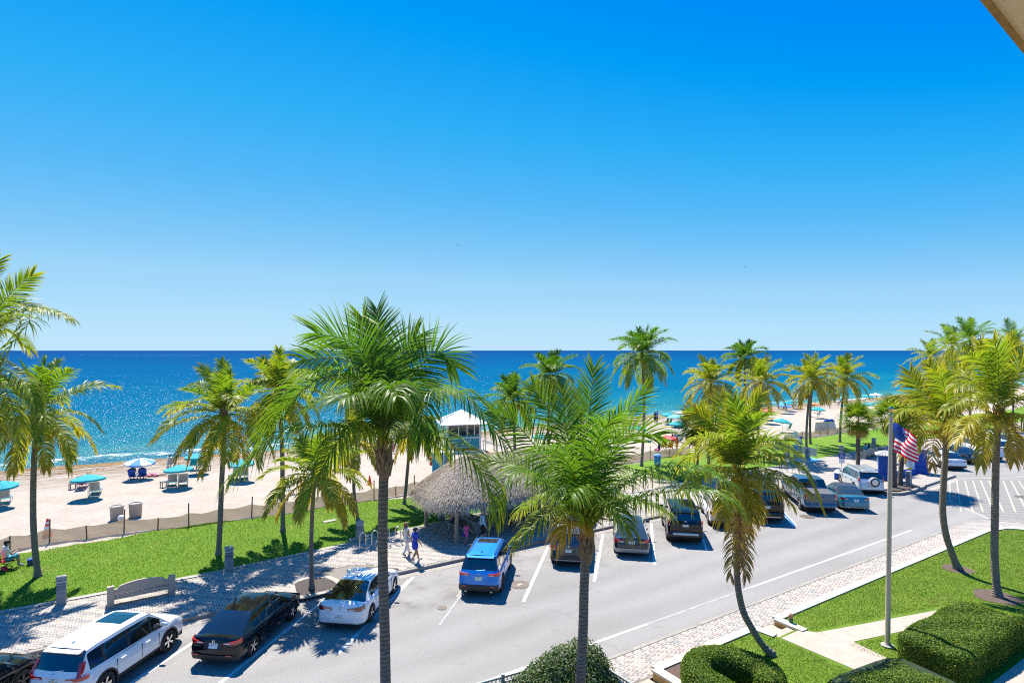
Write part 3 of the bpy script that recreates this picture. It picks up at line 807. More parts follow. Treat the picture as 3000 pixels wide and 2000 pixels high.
# --- tall palm in the front garden, standing free of the fence (trunk runs out of the bottom of the frame)
kw1 = dict(leaf=1.15, n=76, wd=0.032, tipdry=.2)
Y1 = 13.2
f1 = traced((1125, 1300), Y1, [
    ([(1128, 1150, -.2), (1118, 1010, -.1), (1104, 905, .2)], .10, .06, .52),
    ([(1110, 1130, .2), (1085, 1010, .4), (1062, 930, .5)], .16, .10, .60),
    ([(1092, 1100, -.2), (1030, 1005, -.4), (925, 975, -.6)], .12, .15),
    ([(1085, 1110, .3), (1005, 1050, .8), (885, 1052, 1.2)], .18, .25),
    ([(1060, 1120, -.6), (930, 1115, -1.2), (800, 1225, -1.5)], .20, .55),
    ([(1040, 1135, -.3), (890, 1120, -.6), (762, 1280, -.9)], .24, .6),
    ([(1100, 1280, -.4), (1005, 1252, -1.0), (925, 1252, -1.4), (825, 1275, -1.7), (692, 1385, -2.0)], .26, 1.1),
    ([(1108, 1275, -.5), (1035, 1245, -1.1), (985, 1300, -1.5), (893, 1465, -1.9)], .30, 1.3),
    ([(1160, 1292, -.3), (1245, 1268, -.8), (1330, 1300, -1.2), (1410, 1380, -1.4), (1446, 1470, -1.5)], .30, 1.0),
    ([(1165, 1180, .3), (1215, 1090, .5), (1285, 1030, .6), (1335, 1075, .7)], .12, .15),
    ([(1180, 1185, -.3), (1265, 1150, -.8), (1375, 1165, -1.2), (1470, 1290, -1.5)], .2, 1.0),
    ([(1160, 1180, -.6), (1190, 1130, -1.0), (1228, 1165, -1.3), (1236, 1275, -1.4)], .14, 1.2),
    ([(1150, 1170, .6), (1220, 1110, 1.3), (1300, 1150, 1.9)], .22, .4),
    ([(1090, 1180, .7), (1000, 1150, 1.6), (905, 1190, 2.2)], .26, .5),
    ([(1120, 1180, .8), (1110, 1080, 1.6), (1090, 1010, 2.2)], .12, .15),
    ([(1145, 1160, .2), (1175, 1040, .5), (1220, 985, .8)], .14, .2),
    ([(1110, 1220, -.7), (1060, 1160, -1.5), (1000, 1170, -2.2)], .2, .8),
    ([(1135, 1210, -.8), (1150, 1130, -1.5), (1165, 1160, -2.2)], .16, .9),
    ([(1165, 1260, .7), (1230, 1235, 1.5), (1290, 1320, 2.2)], .36, .9),
    ([(1090, 1270, .7), (1030, 1260, 1.4), (960, 1360, 2.0)], .40, .9),
], 1, kw1)
b1 = pd(1133, 2155, Y1); b1.z = 0.3; b1 = c2w((1133 - 1500) / FPX * Y1, Y1, 0.2)
palm('tall green palm with the largest crown, straight trunk in front of the white fastback', b1, [b1, pd(1128, 1900, Y1), pd(1121, 1600, Y1), pd(1125, 1345, Y1)], 0.125, f1, 1)
# --- shorter palm beside it, by the leafy bush
Y2 = 15.0
kw2 = dict(leaf=1.18, n=74, wd=0.034, tipdry=.22)
f2 = traced((1722, 1560), Y2, [
    ([(1690, 1400, -.1), (1660, 1260, 0), (1648, 1150, .3)], .20, .08, .62),
    ([(1710, 1380, .3), (1725, 1220, .6), (1740, 1078, .9)], .16, .08, .66),
    ([(1745, 1400, .2), (1790, 1270, .4), (1885, 1148, .6)], .14, .12, .70),
    ([(1755, 1430, -.2), (1800, 1320, -.5), (1855, 1270, -.8), (1935, 1275, -1.0)], .16, .25, .8),
    ([(1800, 1450, -.3), (1890, 1385, -.8), (1970, 1368, -1.1), (2065, 1378, -1.3), (2132, 1412, -1.4)], .16, 1.1, .9),
    ([(1790, 1490, -.6), (1910, 1450, -1.3), (2020, 1435, -1.8), (2115, 1450, -2.1), (2155, 1480, -2.2)], .26, 1.2, .9),
    ([(1660, 1470, -.4), (1595, 1415, -.9), (1540, 1385, -1.2), (1490, 1400, -1.4), (1462, 1492, -1.6)], .20, 1.1, .9),
    ([(1665, 1420, .2), (1580, 1320, .4), (1510, 1240, .6), (1440, 1205, .8)], .16, .15, .75),
    ([(1660, 1450, .4), (1570, 1390, .9), (1490, 1355, 1.4), (1415, 1345, 1.8)], .28, .5, .8),
    ([(1690, 1525, -.6), (1660, 1500, -1.0), (1600, 1505, -1.4), (1515, 1580, -1.7)], .38, .9, .7),
    ([(1745, 1520, -.5), (1770, 1475, -.9), (1800, 1485, -1.2), (1842, 1545, -1.5)], .32, .9, .7),
    ([(1690, 1380, .3), (1620, 1220, .7), (1560, 1130, 1.0)], .22, .12, .66),
    ([(1730, 1380, -.5), (1760, 1270, -1.1), (1800, 1220, -1.6)], .14, .4, .8),
    ([(1695, 1420, -.6), (1640, 1330, -1.3), (1580, 1310, -2.0)], .16, .6, .8),
    ([(1770, 1450, .5), (1850, 1390, 1.3), (1950, 1400, 2.0)], .26, .7, .85),
    ([(1765, 1490, .7), (1850, 1460, 1.5), (1950, 1500, 2.2)], .30, .9, .85),
    ([(1720, 1380, .8), (1712, 1250, 1.6), (1690, 1150, 2.3)], .2, .12, .66),
    ([(1705, 1480, -.9), (1690, 1430, -1.8), (1670, 1450, -2.6)], .2, .9, .8),
    ([(1680, 1480, .8), (1600, 1450, 1.6), (1520, 1500, 2.3)], .34, .9, .8),
    ([(1690, 1540, -.3), (1665, 1530, -.5), (1640, 1580, -.6)], .75, 1.0, .5),
], 2, kw2)
b2 = c2w((1698 - 1500) / FPX * Y2, Y2, 0.2)
palm('short green palm beside the leafy bush, wide crown over the parked grey cars', b2, [b2, pd(1700, 2000, Y2), pd(1708, 1850, Y2), pd(1712, 1700, Y2), pd(1719, 1600, Y2)], 0.135, f2, 2)
# --- leaning palm behind the looped hedge, dead fronds hanging
b3 = px(2262, 1918, 0.45); Y3 = depth(b3)
kw3 = dict(leaf=0.98, n=60, wd=0.046, tipdry=.24)
dead = dict(leaf=.62, part=.25, bare=.1)
f3 = traced((2162, 1392), Y3, [
    ([(2140, 1290, 0), (2122, 1220, .1), (2110, 1160, .2)], .42, .06, .42),
    ([(2172, 1290, .2), (2188, 1220, .4), (2226, 1156, .6)], .44, .08, .42),
    ([(2130, 1330, -.2), (2098, 1290, -.5), (2040, 1285, -.7), (1988, 1328, -.8)], .42, .5),
    ([(2130, 1310, .2), (2095, 1250, .4), (2040, 1210, .6)], .46, .12),
    ([(2190, 1320, -.2), (2240, 1290, -.5), (2310, 1290, -.8)], .34, .35),
    ([(2200, 1345, -.4), (2275, 1338, -.9), (2350, 1372, -1.2), (2404, 1476, -1.4)], .44, .9, .75),
    ([(2200, 1375, -.6), (2285, 1395, -1.2), (2365, 1440, -1.6)], .5, .9),
    ([(2190, 1390, -.5), (2240, 1410, -1.0), (2310, 1470, -1.3)], .55, .9),
    ([(2145, 1400, -.5), (2132, 1450, -.8), (2120, 1520, -.9)], .62, .8),
    ([(2180, 1405, -.4), (2198, 1460, -.7), (2205, 1510, -.8)], .6, .8),
    ([(2135, 1380, -.4), (2080, 1375, -.9), (2010, 1430, -1.2)], .46, .8),
    ([(2160, 1310, -.3), (2165, 1230, -.6), (2150, 1170, -.8)], .3, .1, .5),
    ([(2200, 1330, .5), (2260, 1300, 1.0), (2340, 1330, 1.5)], .4, .5),
    ([(2120, 1340, .5), (2060, 1310, 1.1), (1995, 1370, 1.6)], .44, .6),
    ([(2180, 1300, -.5), (2205, 1240, -1.0), (2245, 1215, -1.4)], .3, .3),
    ([(2145, 1320, -.5), (2115, 1280, -1.1), (2070, 1290, -1.6)], .34, .5),
    ([(2150, 1440, -.3), (2150, 1560, -.35), (2140, 1690, -.3)], .94, .5, .45, dict(dead, age=.94)),
    ([(2172, 1440, -.3), (2180, 1560, -.4), (2186, 1695, -.35)], .98, .5, .4, dict(dead, age=.98)),
    ([(2160, 1450, -.35), (2166, 1540, -.45), (2168, 1650, -.4)], .9, .5, .45, dict(dead, age=.9)),
    ([(2180, 1430, .2), (2195, 1520, .3), (2176, 1600, .3)], .86, .5, .45, dict(dead, age=.86)),
], 3, kw3)
palm('leaning palm behind the looped hedge, brown dead fronds hanging down its trunk', b3, [b3, pd(2230, 1883, Y3), pd(2202, 1838, Y3), pd(2180, 1797, Y3), pd(2167, 1749, Y3), pd(2160, 1698, Y3), pd(2159, 1640, Y3), pd(2164, 1540, Y3), pd(2162, 1430, Y3)], 0.112, f3, 3)
# --- two palms in mulch rings on the front lawn
b4 = px(2806, 1666, 0.45); Y4 = depth(b4)
kw4 = dict(leaf=1.05, n=60, wd=0.052, tipdry=.26)
f4 = traced((2773, 1252), Y4, [
    ([(2735, 1225, -.4), (2690, 1205, -.9), (2640, 1205, -1.2), (2612, 1235, -1.4)], .46, 1.0, .75),
    ([(2730, 1190, 0), (2690, 1140, .2), (2665, 1090, .3)], .44, .12),
    ([(2760, 1180, .2), (2745, 1120, .4), (2722, 1070, .5)], .40, .1),
    ([(2785, 1180, -.2), (2800, 1120, -.4), (2830, 1080, -.5)], .42, .12),
    ([(2735, 1240, -.8), (2700, 1240, -1.4), (2685, 1300, -1.7)], .55, 1.0),
    ([(2740, 1210, .4), (2690, 1170, .9), (2630, 1165, 1.2)], .44, .5),
    ([(2800, 1200, -.6), (2850, 1180, -1.2), (2905, 1215, -1.6)], .46, .8),
    ([(2810, 1250, -.5), (2860, 1265, -1.0), (2900, 1330, -1.3)], .56, .9),
    ([(2760, 1270, -.9), (2735, 1290, -1.3), (2732, 1365, -1.5)], .88, .8, .5, dict(part=.3)),
    ([(2730, 1265, -.3), (2680, 1270, -.7), (2650, 1330, -.9)], .68, .9),
    ([(2770, 1170, -.7), (2760, 1110, -1.3), (2740, 1085, -1.8)], .38, .3),
    ([(2795, 1190, .7), (2840, 1150, 1.4), (2880, 1190, 2.0)], .46, .6),
    ([(2745, 1180, .6), (2700, 1120, 1.3), (2640, 1120, 1.8)], .46, .4),
    ([(2780, 1160, .8), (2785, 1090, 1.5), (2800, 1050, 2.0)], .4, .1),
    ([(2800, 1230, .2), (2835, 1235, .5), (2870, 1300, .8)], .6, .9),
], 4, kw4)
palm('bent palm with yellowing crown in a small mulch ring on the front lawn', b4, [b4, pd(2786, 1612, Y4), pd(2771, 1564, Y4), pd(2762, 1500, Y4), pd(2764, 1420, Y4), pd(2770, 1330, Y4), pd(2773, 1266, Y4)], 0.145, f4, 4)
b5 = px(2922, 1746, 0.45); Y5 = depth(b5)
f5 = traced((2926, 1205), Y5, [
    ([(2895, 1160, -.3), (2850, 1120, -.7), (2800, 1135, -1.0)], .40, .7),
    ([(2910, 1120, .2), (2890, 1060, .4), (2870, 1010, .5)], .42, .1),
    ([(2930, 1110, .3), (2940, 1050, .5), (2965, 1000, .7)], .40, .08),
    ([(2960, 1130, -.2), (2985, 1080, -.4), (3040, 1040, -.6)], .42, .2),
    ([(2900, 1170, -.8), (2850, 1155, -1.5), (2770, 1200, -2.0)], .42, 1.0, .8),
    ([(2970, 1180, -.7), (3020, 1160, -1.3), (3080, 1200, -1.8)], .44, .9),
    ([(2965, 1215, -.6), (3000, 1230, -1.1), (3035, 1310, -1.4)], .58, .9),
    ([(2915, 1235, -.9), (2890, 1260, -1.4), (2875, 1360, -1.7)], .60, .9, .7),
    ([(2890, 1220, -.4), (2845, 1230, -.8), (2800, 1290, -1.0)], .56, .9),
    ([(2940, 1240, -.8), (2965, 1280, -1.2), (2970, 1350, -1.4)], .72, .8, .5),
    ([(2905, 1120, -.6), (2880, 1060, -1.2), (2840, 1040, -1.7)], .34, .3),
    ([(2955, 1120, .7), (3000, 1090, 1.4), (3050, 1110, 2.0)], .44, .5),
    ([(2890, 1150, .7), (2840, 1110, 1.4), (2790, 1100, 2.0)], .44, .4),
    ([(2925, 1100, -.7), (2925, 1040, -1.3), (2910, 1000, -1.7)], .32, .15),
    ([(2970, 1250, .2), (3000, 1290, .4), (3010, 1360, .5)], .8, .8, .5, dict(part=.25)),
    ([(2880, 1190, .4), (2830, 1195, .9), (2770, 1260, 1.2)], .5, .9),
], 5, kw4)
palm('upright palm with broad yellow green crown in the larger mulch ring on the front lawn', b5, [b5, pd(2914, 1640, Y5), pd(2915, 1500, Y5), pd(2917, 1380, Y5), pd(2921, 1280, Y5), pd(2926, 1218, Y5)], 0.14, f5, 5, coco=3)
# --- palms on the beach lawn and the promenade
def beach_palm(label, ub, vb, pts, crown, L, n, seed, z=0.17, rad=0.13, Y=None, **kw):
    n += 7; L *= 1.08; kw.setdefault('els', (86, -45)); kw.setdefault('nl', 50)
    b = px(ub, vb, z) if Y is None else c2w((ub - 1500) / FPX * Y, Y, z)
    Yb = depth(b)
    tr = [b] + [pd(u, v, Yb) for u, v in pts] + [pd(crown[0], crown[1], Yb)]
    return palm(label, b, tr, rad, wild_fronds(tr[-1], n, L, seed, **kw), seed, boots=Yb < 45)
wnd = (-0.5, -0.1)
beach_palm('palm on the beach lawn next to the red chair, trunk curving at its foot', 112, 1691, [(102, 1600), (97, 1500), (100, 1350)], (112, 1215), 2.9, 22, 21, age0=.25, age1=.6, leaf=.62)
bp0 = empty
b0 = c2w((-75 - 1500) / FPX * 21.5, 21.5, 0.15)
f0 = traced((-75, 1040), 21.5, [
    ([(-30, 940, 0), (30, 860, .1), (98, 803, .2)], .34, .08, .6),
    ([(-20, 960, -.2), (60, 915, -.4), (140, 910, -.5), (208, 935, -.6)], .42, .75, .8),
    ([(-10, 965, -.6), (60, 925, -1.1), (88, 940, -1.3), (40, 1000, -1.5), (-5, 1075, -1.6)], .36, .8, .7),
    ([(-30, 1050, -.3), (20, 1075, -.6), (80, 1125, -.9), (110, 1200, -1.1)], .38, 1.0, .8),
    ([(-40, 1080, -.6), (10, 1130, -1.0), (45, 1220, -1.3), (60, 1300, -1.4)], .44, .9, .7),
    ([(-50, 1100, -.8), (-10, 1170, -1.2), (5, 1260, -1.4)], .55, .8, .7),
    ([(-30, 930, .4), (30, 890, .9), (95, 900, 1.2)], .36, .3),
    ([(-60, 900, .2), (-40, 820, .4), (0, 760, .6)], .3, .1, .6),
    ([(-30, 990, .5), (30, 975, 1.0), (80, 1020, 1.5)], .4, .7),
    ([(-120, 930, 0), (-190, 880, .1), (-260, 900, .2)], .36, .4), ([(-130, 1000, -.4), (-200, 990, -.9), (-270, 1080, -1.2)], .4, .8),
    ([(-110, 1080, .4), (-170, 1110, .9), (-210, 1200, 1.2)], .5, .8), ([(-90, 900, -.5), (-100, 820, -1.0), (-130, 780, -1.4)], .3, .1, .6),
], 6, dict(leaf=1.1, n=66, wd=.044, tipdry=.22))
palm('palm beside the red chair lawn, long arching fronds high against the sky', b0, [b0, pd(-85, 1500, 21.5), pd(-75, 1070, 21.5)], 0.13, f0, 6)
beach_palm('palm on the lawn behind the concrete bench, dark knot at its foot', 640, 1628, [(645, 1530), (650, 1400), (656, 1300)], (656, 1220), 3.0, 24, 32, age0=.32, age1=.66, leaf=.62, wind=wnd)
beach_palm('dense crowned palm on the lawn between the bench palm and the mulch bed palm', 829, 1562, [(828, 1450), (826, 1300)], (816, 1150), 2.7, 22, 23, age0=.34, age1=.6, leaf=.6)
beach_palm('small slim palm growing in the dark mulch bed beside the kerb', 913, 1722, [(912, 1600), (915, 1500)], (922, 1400), 2.3, 18, 24, rad=.095, age0=.3, age1=.66, leaf=.55, els=(75, -30), z=.2)
beach_palm('palm on the lawn behind the looped bicycle rack, thin drooping crown', 1050, 1530, [(1038, 1450), (1036, 1380)], (1037, 1290), 2.2, 16, 25, rad=.1, age0=.4, age1=.75, leaf=.5)
beach_palm('slender leaning palm on the lawn near the thatched shelter', 1184, 1479, [(1190, 1420), (1198, 1330)], (1206, 1255), 2.3, 16, 26, rad=.115, age0=.3, age1=.6, leaf=.5)
beach_palm('shorter of two dark palms behind the thatched shelter roof', 1508, 1425, [(1508, 1300)], (1502, 1178), 2.4, 20, 27, Y=47, age0=.08, age1=.5, leaf=.6)
beach_palm('taller of two dark palms behind the thatched shelter roof', 1606, 1400, [(1606, 1250)], (1612, 1105), 2.7, 22, 28, Y=50, age0=.05, age1=.5, leaf=.6)
beach_palm('tallest slender palm, standing alone with its dark crown above the horizon', 1879, 1367, [(1884, 1290), (1887, 1190), (1884, 1090)], (1881, 1042), 3.1, 24, 29, age0=.05, age1=.46, leaf=.7)
beach_palm('yellow palm at the sand edge behind the brown cabbage palm', 2076, 1330, [(2076, 1230)], (2082, 1124), 2.9, 22, 30, Y=53, age0=.36, age1=.72, leaf=.62, wind=wnd)
beach_palm('dark green palm standing behind the yellow row at the sand edge', 2184, 1290, [(2184, 1180)], (2181, 1052), 2.5, 20, 31, Y=61, age0=.05, age1=.45, leaf=.6)
beach_palm('yellow palm in front of the dark one in the sand edge row', 2222, 1305, [(2222, 1210)], (2230, 1124), 2.9, 22, 33, Y=56.5, age0=.38, age1=.74, leaf=.62, wind=(.4, -.2))
beach_palm('palm on the far lawn beside the mesh fence, left trunk of a close pair', 2362, 1313, [(2363, 1255), (2369, 1180)], (2377, 1118), 3.0, 18, 34, age0=.38, age1=.7, leaf=.62)
beach_palm('palm on the far lawn, right trunk of a close pair', 2374, 1302, [(2373, 1240), (2376, 1170)], (2385, 1105), 2.9, 14, 35, age0=.36, age1=.66, leaf=.6)
beach_palm('palm on the far lawn whose long shadow reaches the concrete seat', 2460, 1297, [(2463, 1230), (2470, 1160)], (2478, 1108), 3.0, 22, 36, age0=.34, age1=.66, leaf=.62, wind=(.5, 0))
for i, (u, v, Y, L, a) in enumerate(((2727, 1050, 92, 3.6, .3), (2790, 1018, 80, 3.6, .26), (2842, 1000, 72, 3.5, .12), (2968, 1010, 78, 3.7, .2), (2890, 1050, 96, 3.6, .3))):
    beach_palm(['grey green palm far down the beach, partly behind the front lawn palms', 'olive palm far down the beach beside the darker tall one', 'tall dark palm far down the beach breaking the horizon', 'dark palm far down the beach at the road end', 'low palm far down the beach between the taller ones'][i], u, 1200, [(u, v + 60)], (u, v), L, 20, 50 + i, Y=Y, age0=a, age1=a + .3, leaf=.7, nl=34, wd=.07)
# --- cabbage palms: fan leaves
def fan_leaf(age, rs, size=0.75, n=26):
    r = np.random.default_rng(rs); V, F, C = [], [], []
    pet = np.array([[0, -.02, 0], [0, .02, 0], [size * .9, .015, .05], [size * .9, -.015, .05]]); V.append(pet); F.append([[0, 1, 2, 3]]); C.append(agecol(np.full(4, age + .1))); o = 4
    for k in range(n):
        a = (k / (n - 1) - .5) * R(250); l = size * (1.0 - .25 * abs(a) / 2.2) * r.uniform(.9, 1.1); b = np.array([size * .9, 0, .05])
        d = np.array([math.cos(a), math.sin(a), .1 - .12 * abs(a)]); s = np.array([-math.sin(a), math.cos(a), 0]) * .034
        p1 = b + d * l * .6; p2 = p1 + (d + np.array([0, 0, -.7 * r.uniform(.4, 1.3)])) * l * .42
        V.append(np.stack([b - s * .2, b + s * .2, p1 - s, p1 + s, p2 - s * .15, p2 + s * .15])); F += [[[o, o + 1, o + 3, o + 2], [o + 2, o + 3, o + 5, o + 4]]]; o += 6
        C.append(agecol(np.array([age, age, age, age, age + .2, age + .2]) + r.normal(0, .04)))
    return npmesh('fan_leaf', np.vstack(V), np.vstack([np.array(f).reshape(-1, 4) for f in F]), M_FROND, col=np.vstack(C))
FANS = [fan_leaf(a, i, .95) for i, a in enumerate((.15, .25, .3, .2, .4))]; DEADF = [fan_leaf(a, 9 + i, .8, 20) for i, a in enumerate((.9, .97, .85))]
M_SABAL = trunkmat('cabbage_palm_bark', (0.10, 0.082, 0.065), (0.2, 0.165, 0.13), 5.0)
def sabal(label, ub, vb, crown, seed, scale=1.0, rad=.17, z=.16, Y=None, ndead=10, n=34):
    b = px(ub, vb, z) if Y is None else c2w((ub - 1500) / FPX * Y, Y, z)
    e = empty('cabbage_palm', b, 0, label, 'palm tree', 'cabbage palms on the promenade')
    Yb = depth(b); t = pd(crown[0], crown[1], Yb) - b; r = random.Random(seed)
    mb = MB(); pts, L = bez([Vector((0, 0, 0)), t * .5, t], 40); mb.tube(pts, [rad * (1 + (.05 if i % 2 else -.04)) * (1.15 if i < 3 else 1) for i in range(40)], 10); mb.build('trunk', M_SABAL, e, smooth=True, angle=60)
    for i in range(n + ndead):
        dead_ = i >= n
        o = link('dead_leaf' if dead_ else 'fan_leaf', r.choice(DEADF if dead_ else FANS), e, t + Vector((0, 0, .1)))
        el = r.uniform(-1.35, -.9) if dead_ else R(85 - 120 * ((i + .5) / n) + r.uniform(-8, 8))
        o.rotation_euler = (0, -el, i * 2.4 + r.uniform(-.2, .2)); o.scale = (scale * r.uniform(.85, 1.1),) * 3
    return e
sabal('cabbage palm with round fan leaf crown beside the silver car with the spare wheel', 2513, 1371, (2515, 1235), 71, 1.12, ndead=12)
sabal('left of two cabbage palms in the mulch island behind the flagpole', 2620, 1427, (2618, 1225), 72, 1.1, ndead=16)
sabal('right of two cabbage palms in the mulch island behind the flagpole', 2636, 1420, (2650, 1240), 73, 1.0, ndead=14)
sabal('cabbage palm thick with brown dead leaves at the sand edge by the leaning palm', 2040, 1345, (2042, 1250), 74, 1.2, Y=47, ndead=34)
sabal('cabbage palm on the far lawn beside the blue bin', 2678, 1300, (2672, 1215), 75, 1.2, Y=62, ndead=12)
# ================================================================== vehicles
M_GLASS = mat('tinted_glass', (0.006, 0.009, 0.012), 0.03, spec=0.9, coat=1.0)
M_GLASS2 = mat('clear_car_glass', (0.03, 0.045, 0.05), 0.03, spec=0.9, coat=1.0)
M_TYRE = mat('tyre_rubber', (0.018, 0.018, 0.019), 0.85, var=0.2, scale=20)
M_RIM = mat('alloy_silver', (0.62, 0.63, 0.65), 0.25, metal=1.0)
M_RIMD = mat('alloy_dark', (0.09, 0.09, 0.1), 0.3, metal=0.9)
M_TRIM = mat('black_trim', (0.022, 0.023, 0.025), 0.55, var=0.15, scale=10)
M_UNDER = mat('underbody_black', (0.008, 0.008, 0.009), 0.9)
M_SEAM = mat('panel_gap', (0.012, 0.012, 0.013), 0.8)
M_CHROME = mat('chrome', (0.78, 0.79, 0.8), 0.12, metal=1.0)
M_RED = mat('tail_lamp_red', (0.45, 0.008, 0.01), 0.12, spec=0.8, coat=1.0)
M_REDD = mat('tail_lamp_dark_red', (0.16, 0.006, 0.008), 0.12, spec=0.8, coat=1.0)
M_LAMPW = mat('lamp_clear', (0.62, 0.64, 0.66), 0.12, spec=0.8, coat=1.0)
M_PLATE = mat('plate_white', (0.72, 0.74, 0.70), 0.45)
M_PLATEG = mat('plate_lettering_green', (0.02, 0.13, 0.05), 0.5)
M_ORANGE = mat('plate_orange', (0.75, 0.28, 0.03), 0.5)
M_SILVERT = mat('silver_trim', (0.5, 0.51, 0.52), 0.35, metal=0.6)
M_CLOTHTOP = mat('navy_canvas', (0.012, 0.03, 0.055), 0.9, var=0.15, scale=12, bump=0.003)
M_VINYL = mat('bed_cover_vinyl', (0.10, 0.10, 0.11), 0.6, var=0.1, scale=8)
WHEELS = {}
def wheel_meshes(r, dark, nsp):
    k = (round(r, 3), dark, nsp)
    if k in WHEELS: return WHEELS[k]
    w_ = 0.115
    mb = MB(); mb.lathe([(r * .64, -w_), (r * .9, -w_), (r * .985, -w_ * .8), (r, -w_ * .4), (r, w_ * .4), (r * .985, w_ * .8), (r * .9, w_), (r * .64, w_), (r * .62, w_ * .6), (r * .62, -w_ * .6), (r * .64, -w_)], 26, axis='y')
    me = bpy.data.meshes.new('tyre'); me.from_pydata(mb.v, [], mb.f[:-2]); me.materials.append(M_TYRE); me.polygons.foreach_set('use_smooth', [True] * len(me.polygons)); me.update(); me.set_sharp_from_angle(angle=R(40))
    rb = MB()
    rb.lathe([(r * .655, -w_ * .7), (r * .655, w_ * .92), (r * .61, w_ * .95), (r * .6, w_ * .2), (r * .12, 0.0), (0.001, 0.0)], 26, axis='y')
    rb.mi = 1
    for i in range(nsp):
        a = 2 * PI * i / nsp
        for da in (-.12, .12) if nsp <= 5 else (0,):
            c, s_ = math.cos(a + da), math.sin(a + da); t = (-s_, c); hw = r * (.05 if nsp <= 5 else .045)
            v = []
            for rr, yy, f in ((r * .1, w_ * .78, 1.2), (r * .62, w_ * .9, .9)):
                for sg in (-1, 1):
                    for dy in (0, -.05): v.append((c * rr + t[0] * hw * f * sg, yy + dy, s_ * rr + t[1] * hw * f * sg))
            rb.add(v, [(0, 2, 6, 4), (0, 4, 5, 1), (2, 3, 7, 6), (1, 5, 7, 3)])
    rb.lathe([(r * .15, w_ * .5), (r * .15, w_ * .84), (r * .1, w_ * .88), (0.001, w_ * .88)], 12, axis='y')
    mr = bpy.data.meshes.new('wheel'); mr.from_pydata(rb.v, [], rb.f); mr.materials.append(M_UNDER); mr.materials.append(M_RIMD if dark else M_RIM); mr.polygons.foreach_set('material_index', rb.m); mr.update()
    WHEELS[k] = (me, mr); return WHEELS[k]
def car(label, anchor, P, spec, group='cars parked at an angle along the kerb', head=None, name='car'):
    """anchor: world point under the rear bumper centre. x forward, y left"""
    D = dict(L=4.65, W=1.85, H=1.68, wb=2.7, ro=0.95, r=.36, sill=.30, clad=.42, belt=1.02, deck=None, hood=1.0, nose=.82, rb=.12, rt=.62, ft=2.95, fb=3.75, wr=.70, kind='suv', pillars=(1.0, 1.95, 2.9), cladm=None, lampz=(.78, .98), lampw=.42, lamp=M_RED, plate=None, platez=.86, rim=False, spokes=5, sg=(0.45, 3.35), crown=.05, bump_dark=None, win_front=.7)
    D.update(spec); d = D
    if head is None: head = R(49.5 if depth(anchor) < 27 else 47.5)
    L, W, H, hw = d['L'], d['W'], d['H'], d['W'] / 2
    e = empty(name, (anchor.x, anchor.y, 0.0), head, label, 'car' if name != 'pickup_truck' else 'truck', group)
    xr, xf = d['ro'], d['ro'] + d['wb']; ar = d['r'] + .055; zc = d['r']
    deck = d['deck'] or d['belt']
    # shoulder line and plan width
    if d['kind'] == 'suv': sx, sz = [0, .12, .5, 2.2, d['fb'], d['fb'] + .35, L - .35, L - .08, L], [d['belt'] - .06, d['belt'], d['belt'] + .02, d['belt'] - .02, d['belt'] - .03, d['hood'], d['hood'] - .08, d['nose'], d['nose'] - .18]
    elif d['kind'] == 'pickup': sx, sz = [0, .05, 1.0, 2.2, d['fb'], d['fb'] + .35, L - .3, L - .06, L], [d['belt'] - .05, d['belt'], d['belt'], d['belt'], d['belt'], d['hood'], d['hood'] - .05, d['nose'], d['nose'] - .25]
    else: sx, sz = [0, .07, .25, d['rb'], d['rb'] + .7, d['fb'] - .4, d['fb'], d['fb'] + .4, L - .4, L - .1, L], [deck - .09, deck - .01, deck, deck - .02, d['belt'] - .01, d['belt'] - .04, d['belt'] - .03, d['hood'] - .02, d['hood'] - .14, d['nose'] - .06, d['nose'] - .22]
    rnd = d.get('rnd', 1.0)
    wx, wz_ = [0, .06, .16, .4, .9, L / 2, L - 1.2, L - .5, L - .18, L - .05, L], [hw * (1 - .22 * rnd), hw * (1 - .11 * rnd), hw * (1 - .055 * rnd), hw * (1 - .022 * rnd), hw * .99, hw, hw * .99, hw * .95, hw * .84, hw * .72, hw * .6]
    zt = lambda x: float(np.interp(x, sx, sz)); wdt = lambda x: float(np.interp(x, wx, wz_))
    def tuck(x, z):
        t = 0.0
        if x < .5: t += (1 - x / .5) * float(np.interp(z, [.2, .34, .42, .62, .70, .8, 1.2], d.get('tuckr', [.10, .03, 0, 0, .05, .07, .08])))
        if x > L - .5: t -= (1 - (L - x) / .5) * float(np.interp(z, [.2, .34, .45, .65, 1.2], [.12, .03, 0, .02, .12]))
        return x + t
    def arch(x):
        z = d['sill']
        if x < .25: z = max(z, d['sill'] + .02)
        for c in (xr, xf):
            if abs(x - c) < ar: z = max(z, zc + math.sqrt(ar * ar - (x - c) ** 2))
        return z
    xs = sorted(set([round(v, 3) for v in list(np.linspace(0, .5, 7)) + list(np.linspace(.5, L - .5, 15)) + list(np.linspace(L - .5, L, 7)) + [c + ar * q for c in (xr, xf) for q in (-1.001, -.98, -.9, -.75, -.5, -.2, .2, .5, .75, .9, .98, 1.001)]]))
    G = []
    for x in xs:
        w_, t, zb = wdt(x), zt(x), arch(x)
        row = []
        zz = [zb, max(zb + .012, d['clad']), max(zb + .03, .5 * (d['clad'] + t) - .02), t - .10, t - .02, t + d['crown'] * .55, t + d['crown']]
        zz = [min(max(z, zb + .004 * i), t + d['crown']) for i, z in enumerate(zz)]
        yy = [w_ * .955, w_ * .995, w_, w_ * .975, w_ * .925, w_ * .6, 0]
        for y, z in zip(yy, zz): row.append((tuck(x, z), -y, z))
        for y, z in list(zip(yy, zz))[-2::-1]: row.append((tuck(x, z), y, z))
        G.append(row)
    m = len(G[0]); V = [p for row in G for p in row]
    body, clad = [], []
